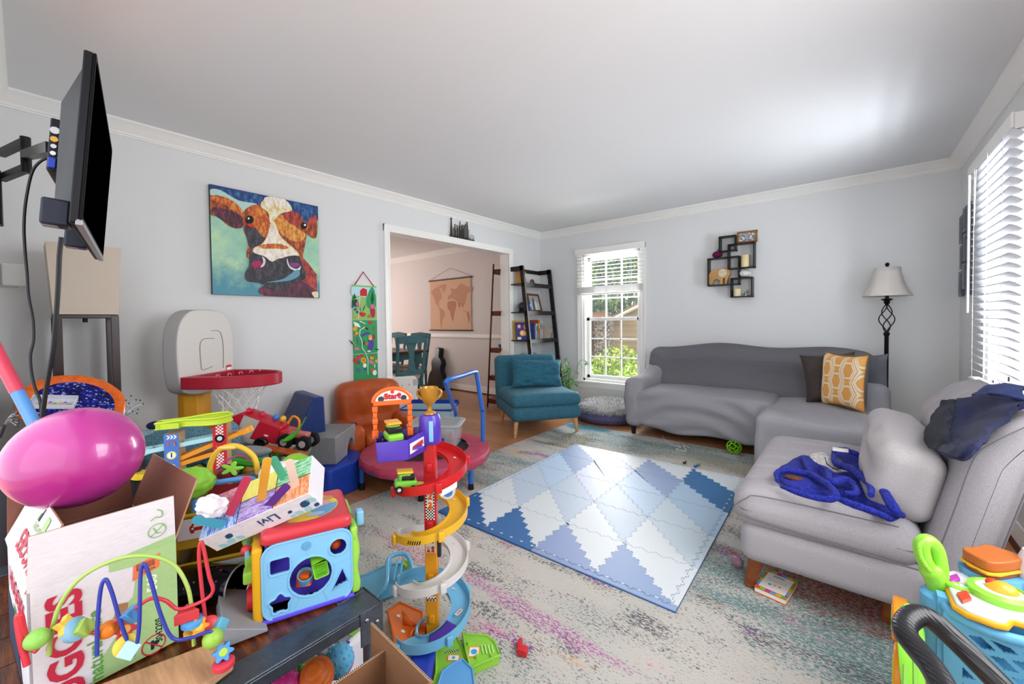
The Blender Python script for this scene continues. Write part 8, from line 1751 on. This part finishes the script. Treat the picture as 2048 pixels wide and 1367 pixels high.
b = B(M('#7fc43a', .4)); n_ = 6; cs_ = ['#d8642c', '#7fc43a', '#c8328c', '#4f9fd0', '#e0a82c', '#5fae3a']
for k in range(n_):
    b.m(M(cs_[k], .4)).b2((wbk*k/n_, 0, .024), (wbk*(k+1)/n_, hbk*.10, .0245)).b2((wbk*k/n_, hbk*.90, .024), (wbk*(k+1)/n_, hbk, .0245)).m(M(cs_[(k+2) % 6], .4)).b2((0, hbk*k/n_, .024), (wbk*.08, hbk*(k+1)/n_, .0244)).b2((wbk*.92, hbk*k/n_, .024), (wbk, hbk*(k+1)/n_, .0244))
b.m(M('#e8e2dc', .5)).b2((wbk*.09, hbk*.12, .0245), (wbk*.91, hbk*.88, .0250))
for (x, y, hx) in ((.35, .35, '#3f6fb0'), (.5, .38, '#e0a82c'), (.65, .38, '#e0902c')): b.m(M(hx, .4)).prism(circ(.006, 12, (wbk*x, hbk*y)), .025, .0254)
b.m(BLACK)
for k in range(16): b.b2((wbk*.30+.0026*k, hbk*.74, .025), (wbk*.30+.0026*k+(.0008 if k % 3 else .0016), hbk*.82, .0253))
for k in range(3): b.m(M('#9a9a9a', .5)).b2((wbk*.2, hbk*(.62-.05*k), .025), (wbk*.8, hbk*(.628-.05*k), .0252))
b.build('back_print', t, smooth=0)
t = thing('crumpled_ribbon', 'thin white crumpled ribbon lying on the rug under the sofa front', 'ribbon', on(1345, 890, 'z', .012)); o5 = on(1345, 890, 'z', .012)
b = B(M('#d9d4cc', .7)); b.tube(crom([on(x, y, 'z', .014)-o5 for x, y in ((1325, 868), (1330, 880), (1345, 890), (1362, 893), (1352, 898), (1372, 901), (1366, 889), (1378, 895))], 6), .0035, 5); b.build('ribbon', t)
for (lab, x, y, hx) in (('tiny green plastic toy on the mat edge in front of the sofa', 1397, 929, '#3f9a4a'), ('tiny dark red plastic toy on the rug in front of the sofa', 1369, 925, '#5a2a30'), ('tiny blue plastic toy beside the tiny green one', 1391, 932, '#3a5ac0')):
    o = thing('tiny_toy', lab, 'toy', on(x, y, 'z', .022)); B(M(hx, .4)).rbox((0, 0, 0), (.024, .018, .016), .004).ell((.01, 0, .010), (.007, .007, .007), 8, 6).build('body', o)
# ================================================================ toy shopping cart, lower right
CBL = M('#5fa6cf', .35); CLG = M('#8ad03c', .3); CYL = M('#e2a41f', .35); CWT = M('#dedbe0', .35); CBR = M('#a5521f', .4)
c0 = V((.36, 1.42, .009)); t = thing('toy_shopping_cart', 'blue and green toy shopping cart with white play tray at the lower right', 'toy cart', c0)
def cp(x, y, ax, v): return on(x, y, ax, v)-c0
def zq(x, y, z): return cp(x, y, 'z', z)
# basket: lattice front wall between upper rim and lower edge
ru = [zq(1868, 1195, .50), zq(1890, 1212, .50), zq(1960, 1243, .50), zq(2090, 1288, .50)]; far_ = V((.10, .26, 0))
hgt = .20
b = B(CBL)
A1, A2 = ru[1], ru[3]; ax1 = (A2-A1); Lr = ax1.length; ax1.normalize(); nrm_ = V((ax1.y, -ax1.x, 0)); nrm_ = nrm_ if nrm_.y < 0 else -nrm_
TFc = frame(A1-V((0, 0, hgt)), ax1, V((-nrm_.x*-.12, -nrm_.y*-.12, 1)).normalized(), nrm_)
def lat(x, y):
    if y > hgt-.022 or y < .012 or x < .03 or x > Lr-.01: return True
    u_, v_ = (x+y*1.1)/.043, (y*1.0-x*.38)/.040
    du, dv = abs((u_ % 1)-.5), abs((v_ % 1)-.5); return not (du < .33 and dv < .33)
holes_plate(b, 0, 0, Lr, hgt, lat, -.003, .003, 130, 80); b.v = b.v; bb_ = B(CBL, TFc); bb_.v = []; 
b2_ = B(CBL, TFc); holes_plate(b2_, 0, 0, Lr, hgt, lat, -.003, .003, 130, 80); b2_.build('basket_front', t, smooth=0)
b = B(CBL); b.prism([(.19+.055*cos(a), .075+.030*sin(a)) for a in [k*pi/16 for k in range(32)]], .003, .006, TFc); b.build('oval_badge', t, bevel=.001)
text('ballino', .026, TFc @ Matrix.Translation((.19, .075, .0065)), M('#6fb4da', .35), t, .0006, .0004)
bkx = far_
b = B(CBL); loopP = [A1, A2, A2+far_, A1+far_*1.05]; b.tube(crom(loopP, 6, closed=True), .011, 10, closed=True)
b.b2(tuple(A1+V((-.012, -.0, -.22))), tuple(A1+V((.02, .03, .02)))); b.build('basket_rim', t)
b = B(CBL); b.add([A1, A1+far_, A1+far_-V((-.02, 0, hgt)), A1-V((0, 0, hgt))], [(0, 1, 2, 3)]); b.add([A1+far_, A2+far_, A2+far_-V((0, 0, hgt)), A1+far_-V((-.02, 0, hgt))], [(0, 1, 2, 3)]); b.add([A1-V((0, 0, hgt)), A2-V((0, 0, hgt)), A2+far_-V((0, 0, hgt)), A1+far_-V((0, 0, hgt))], [(3, 2, 1, 0)]); b.build('basket_side', t, solid=.004)
# handle column
sk0 = zq(1882, 1190, .50); b = B(CBL); b.lathe([(.036, -.13), (.038, .0), (.030, .006)], 24, c=tuple(sk0)); b.build('handle_socket', t)
hz = [(1880, 1195, .50), (1877, 1170, .53), (1870, 1140, .57), (1852, 1118, .60), (1845, 1092, .635), (1853, 1082, .65)]
base_d = (ray(1880, 1195)*((.50-CAMZ)/ray(1880, 1195).z)).dot(cf)
def hpt(x, y, k=0): return dp(x, y, base_d+.02+k)-c0
P = crom([hpt(1881, 1200), hpt(1879, 1176), hpt(1868, 1150), hpt(1848, 1118), hpt(1843, 1088), hpt(1856, 1081), hpt(1872, 1098), hpt(1880, 1135), hpt(1881, 1160)], 7)
B(CLG).tube(P, [.023 if i < 18 else .016 for i in range(len(P))], 14).build('handle', t)
b = B(CLG)
Pl = crom([hpt(1860, 1142, -.02), hpt(1842, 1116, -.02), hpt(1838, 1092, -.02), hpt(1848, 1080, -.02)], 6)
for p in Pl[1:]: b.ell(p, (.006, .006, .006), 8, 5)
b.build('grip_ribs', t)
# white tray
tz = .525; trp = [zq(x, y, tz) for x, y in ((1885, 1152), (1905, 1146), (1940, 1155), (2100, 1205), (2100, 1262), (2022, 1240), (2010, 1250), (1990, 1246), (1935, 1226), (1912, 1212))]
b = B(CWT); zz = trp[0].z; b.prism([(p.x, p.y) for p in trp], zz-.006, zz+.010); b.build('play_tray', t, bevel=.004)
b = B(CYL); b.tube([p+V((0, 0, -.004)) for p in trp], .007, 8, closed=True); b.build('yellow_trim', t)
def onp(x, y, dz=.011): return zq(x, y, tz+dz)
def tile_(px, hx, nm, thk=.006):
    P = [onp(x, y) for x, y in px]; B(M(hx, .3)).prism([(p.x, p.y) for p in P], P[0].z-.004, P[0].z+thk).build(nm, t, bevel=.002)
tile_([(1894, 1156), (1913, 1150), (1921, 1161), (1903, 1167)], '#a83aa0', 'purple_button'); tile_([(1913, 1188), (1933, 1183), (1944, 1200), (1925, 1207)], '#c8402c', 'red_button')
ce = onp(1922, 1174); b = B(CLG); b.prism([(ce.x+.026*cos(a), ce.y+.016*sin(a)) for a in [k*pi/12 for k in range(24)]], ce.z-.004, ce.z+.004); b.build('green_button', t, bevel=.002)
b = B(WHITE)
for (dx, dy) in ((-.008, 0), (.002, .005), (.008, -.002), (0, -.004)): b.prism(circ(.004, 8, (ce.x+dx, ce.y+dy)), ce.z+.004, ce.z+.0046)
b.build('button_icon', t)
dc = onp(2000, 1193); b = B(CLG); b.lathe([(.050, -.002), (.052, .014), (.040, .020), (.036, .012)], 36, c=tuple(dc)); b.build('green_ring', t)
b = B(WHITE); b.prism(circ(.0385, 28, (dc.x, dc.y)), dc.z, dc.z+.015); b.build('dial_face', t); b = B(M('#e8a02c', .3)); b.ell(dc+V((.004, .004, .014)), (.026, .022, .020), 26, 14); b.build('yellow_dome', t)
b = B(M('#c23a24', .35)); b.ell(dc+V((-.010, .010, .024)), (.012, .010, .010), 14, 8); b.build('red_print', t)
bc_ = onp(1980, 1150, .012); b = B(CBL); b.lathe([(.050, -.012), (.054, .0), (.053, .014), (.0, .014)], 36, c=tuple(bc_)); b.build('sandwich_dish', t)
def bread(z0, z1, k, hx, nm, wav=0):
    pts = [(-.046, -.032), (.046, -.032), (.048, .010), (.034, .030), (.012, .026), (0, .030), (-.012, .026), (-.034, .030), (-.048, .010)]; P = crom([(x*k, y*k, 0) for x, y in pts], 5, closed=True); Tq = Matrix.Translation((bc_.x, bc_.y, bc_.z)) @ mrot(0, 0, 50)
    B(M(hx, .4)).prism([(p.x*(1+wav*sin(i*1.9)), p.y*(1+wav*sin(i*1.9))) for i, p in enumerate(P)], z0, z1, Tq).build(nm, t, bevel=.003 if not wav else .001)
bread(.014, .026, 1.0, '#9a4a1e', 'meat_slice'); bread(.026, .032, 1.12, '#e8b030', 'cheese_slice', .05); bread(.034, .058, 1.06, '#b0602a', 'bread_slice')
pk_ = onp(2070, 1168); B(M('#d2cdd2', .35)).lathe([(.03, 0), (.034, .04), (.02, .08)], 20, c=tuple(pk_)).build('white_knob', t); B(M('#b03a8c', .35)).lathe([(.036, -.004), (.036, .010)], 20, c=tuple(pk_)).build('purple_ring', t)
# lower frame: green upright with orange wheels, yellow tray
b = B(CLG); 
fr_ = [hpt(1795, 1250, -.06), hpt(1800, 1215, -.06), hpt(1815, 1208, -.06), hpt(1838, 1228, -.06), hpt(1850, 1270, -.07), hpt(1852, 1420, -.12), hpt(1805, 1420, -.12), hpt(1800, 1330, -.10)]
n3 = (V((0, 0, CAMZ))-dp(1820, 1300, 1.0)).normalized(); n3.z = 0; n3.normalize()
m_ = len(fr_); vs = [p+n3*.018 for p in fr_]+[p-n3*.018 for p in fr_]; b.add(vs, [tuple(range(m_)), tuple(reversed(range(m_, 2*m_)))]+[(i, m_+i, m_+(i+1) % m_, (i+1) % m_) for i in range(m_)]); b.build('upright_frame', t, bevel=.010, bseg=3)
b = B(M('#7cc034', .3)); b.tube([hpt(1812, 1330, -.12), hpt(1810, 1400, -.14)], .005, 6).tube([hpt(1830, 1260, -.10), hpt(1832, 1400, -.14)], .005, 6); b.build('frame_rib', t)
def whl(x, y, d_, r):
    c_ = hpt(x, y, d_); ax_ = n3.cross(V((0, 0, 1))).normalized(); o = B(M('#e28a1c', .35)).lathe([(0, -.010), (r*.8, -.012), (r, -.006), (r, .006), (r*.8, .012), (0, .010)], 30, frame(c_, (0, 0, 1), n3, (0, 0, 1)) @ mrot(0, 0, 0) @ Matrix.Identity(4)) if False else B(M('#e28a1c', .35)).cyl(c_-ax_*.014, c_+ax_*.014, r, n=30)
    o = o.build('wheel', t, bevel=.004); B(CLG).cyl(c_-ax_*.016, c_+ax_*.016, r*.6, n=24).build('hub', o, bevel=.002)
whl(1800, 1238, .02, .052); whl(1803, 1345, -.04, .060)
yt = [zq(x, y, .26) for x, y in ((1868, 1268), (1905, 1282), (2120, 1370), (2120, 1480), (1840, 1480), (1845, 1320))]
b = B(CYL); b.prism([(p.x, p.y) for p in yt], yt[0].z-.012, yt[0].z); b.build('yellow_floor_tray', t, bevel=.006)
b = B(CYL); b.tube(crom(yt[:3], 6), .010, 8); b.build('tray_rim', t)
b = B(M('#d9981c', .35)); b.b2(tuple(yt[0]+V((.02, -.06, -.24))), tuple(yt[0]+V((.10, .0, -.012)))); b.b2(tuple(yt[1]+V((.12, -.0, -.24))), tuple(yt[1]+V((.18, .05, -.012)))); b.build('yellow_leg', t, bevel=.006)
# black foam handle of another push toy in front
t = thing('black_push_handle', 'black foam-covered U-shaped push handle at the bottom right corner', 'handle', dp(1830, 1250, .80)); o6 = dp(1830, 1250, .80)
P = crom([dp(x, y, d_)-o6 for x, y, d_ in ((1912, 1420, .62), (1868, 1340, .68), (1836, 1300, .72), (1812, 1268, .75), (1812, 1245, .77), (1834, 1230, .78), (1862, 1238, .775), (1900, 1270, .76), (1950, 1318, .73), (2010, 1380, .70), (2050, 1430, .68))], 8)
rb_ = NT('ribbed_foam'); wv = rb_.n('TexWave', {'Vector': rb_.obj(), 'Scale': 55.0}, bands_direction='DIAGONAL').outputs[1]; rb_.bump(wv, .25, .002); FM_ = rb_.out(lin('#17161c'), .35)
B(FM_).tube(P, .0185, 16).build('foam_grip', t)
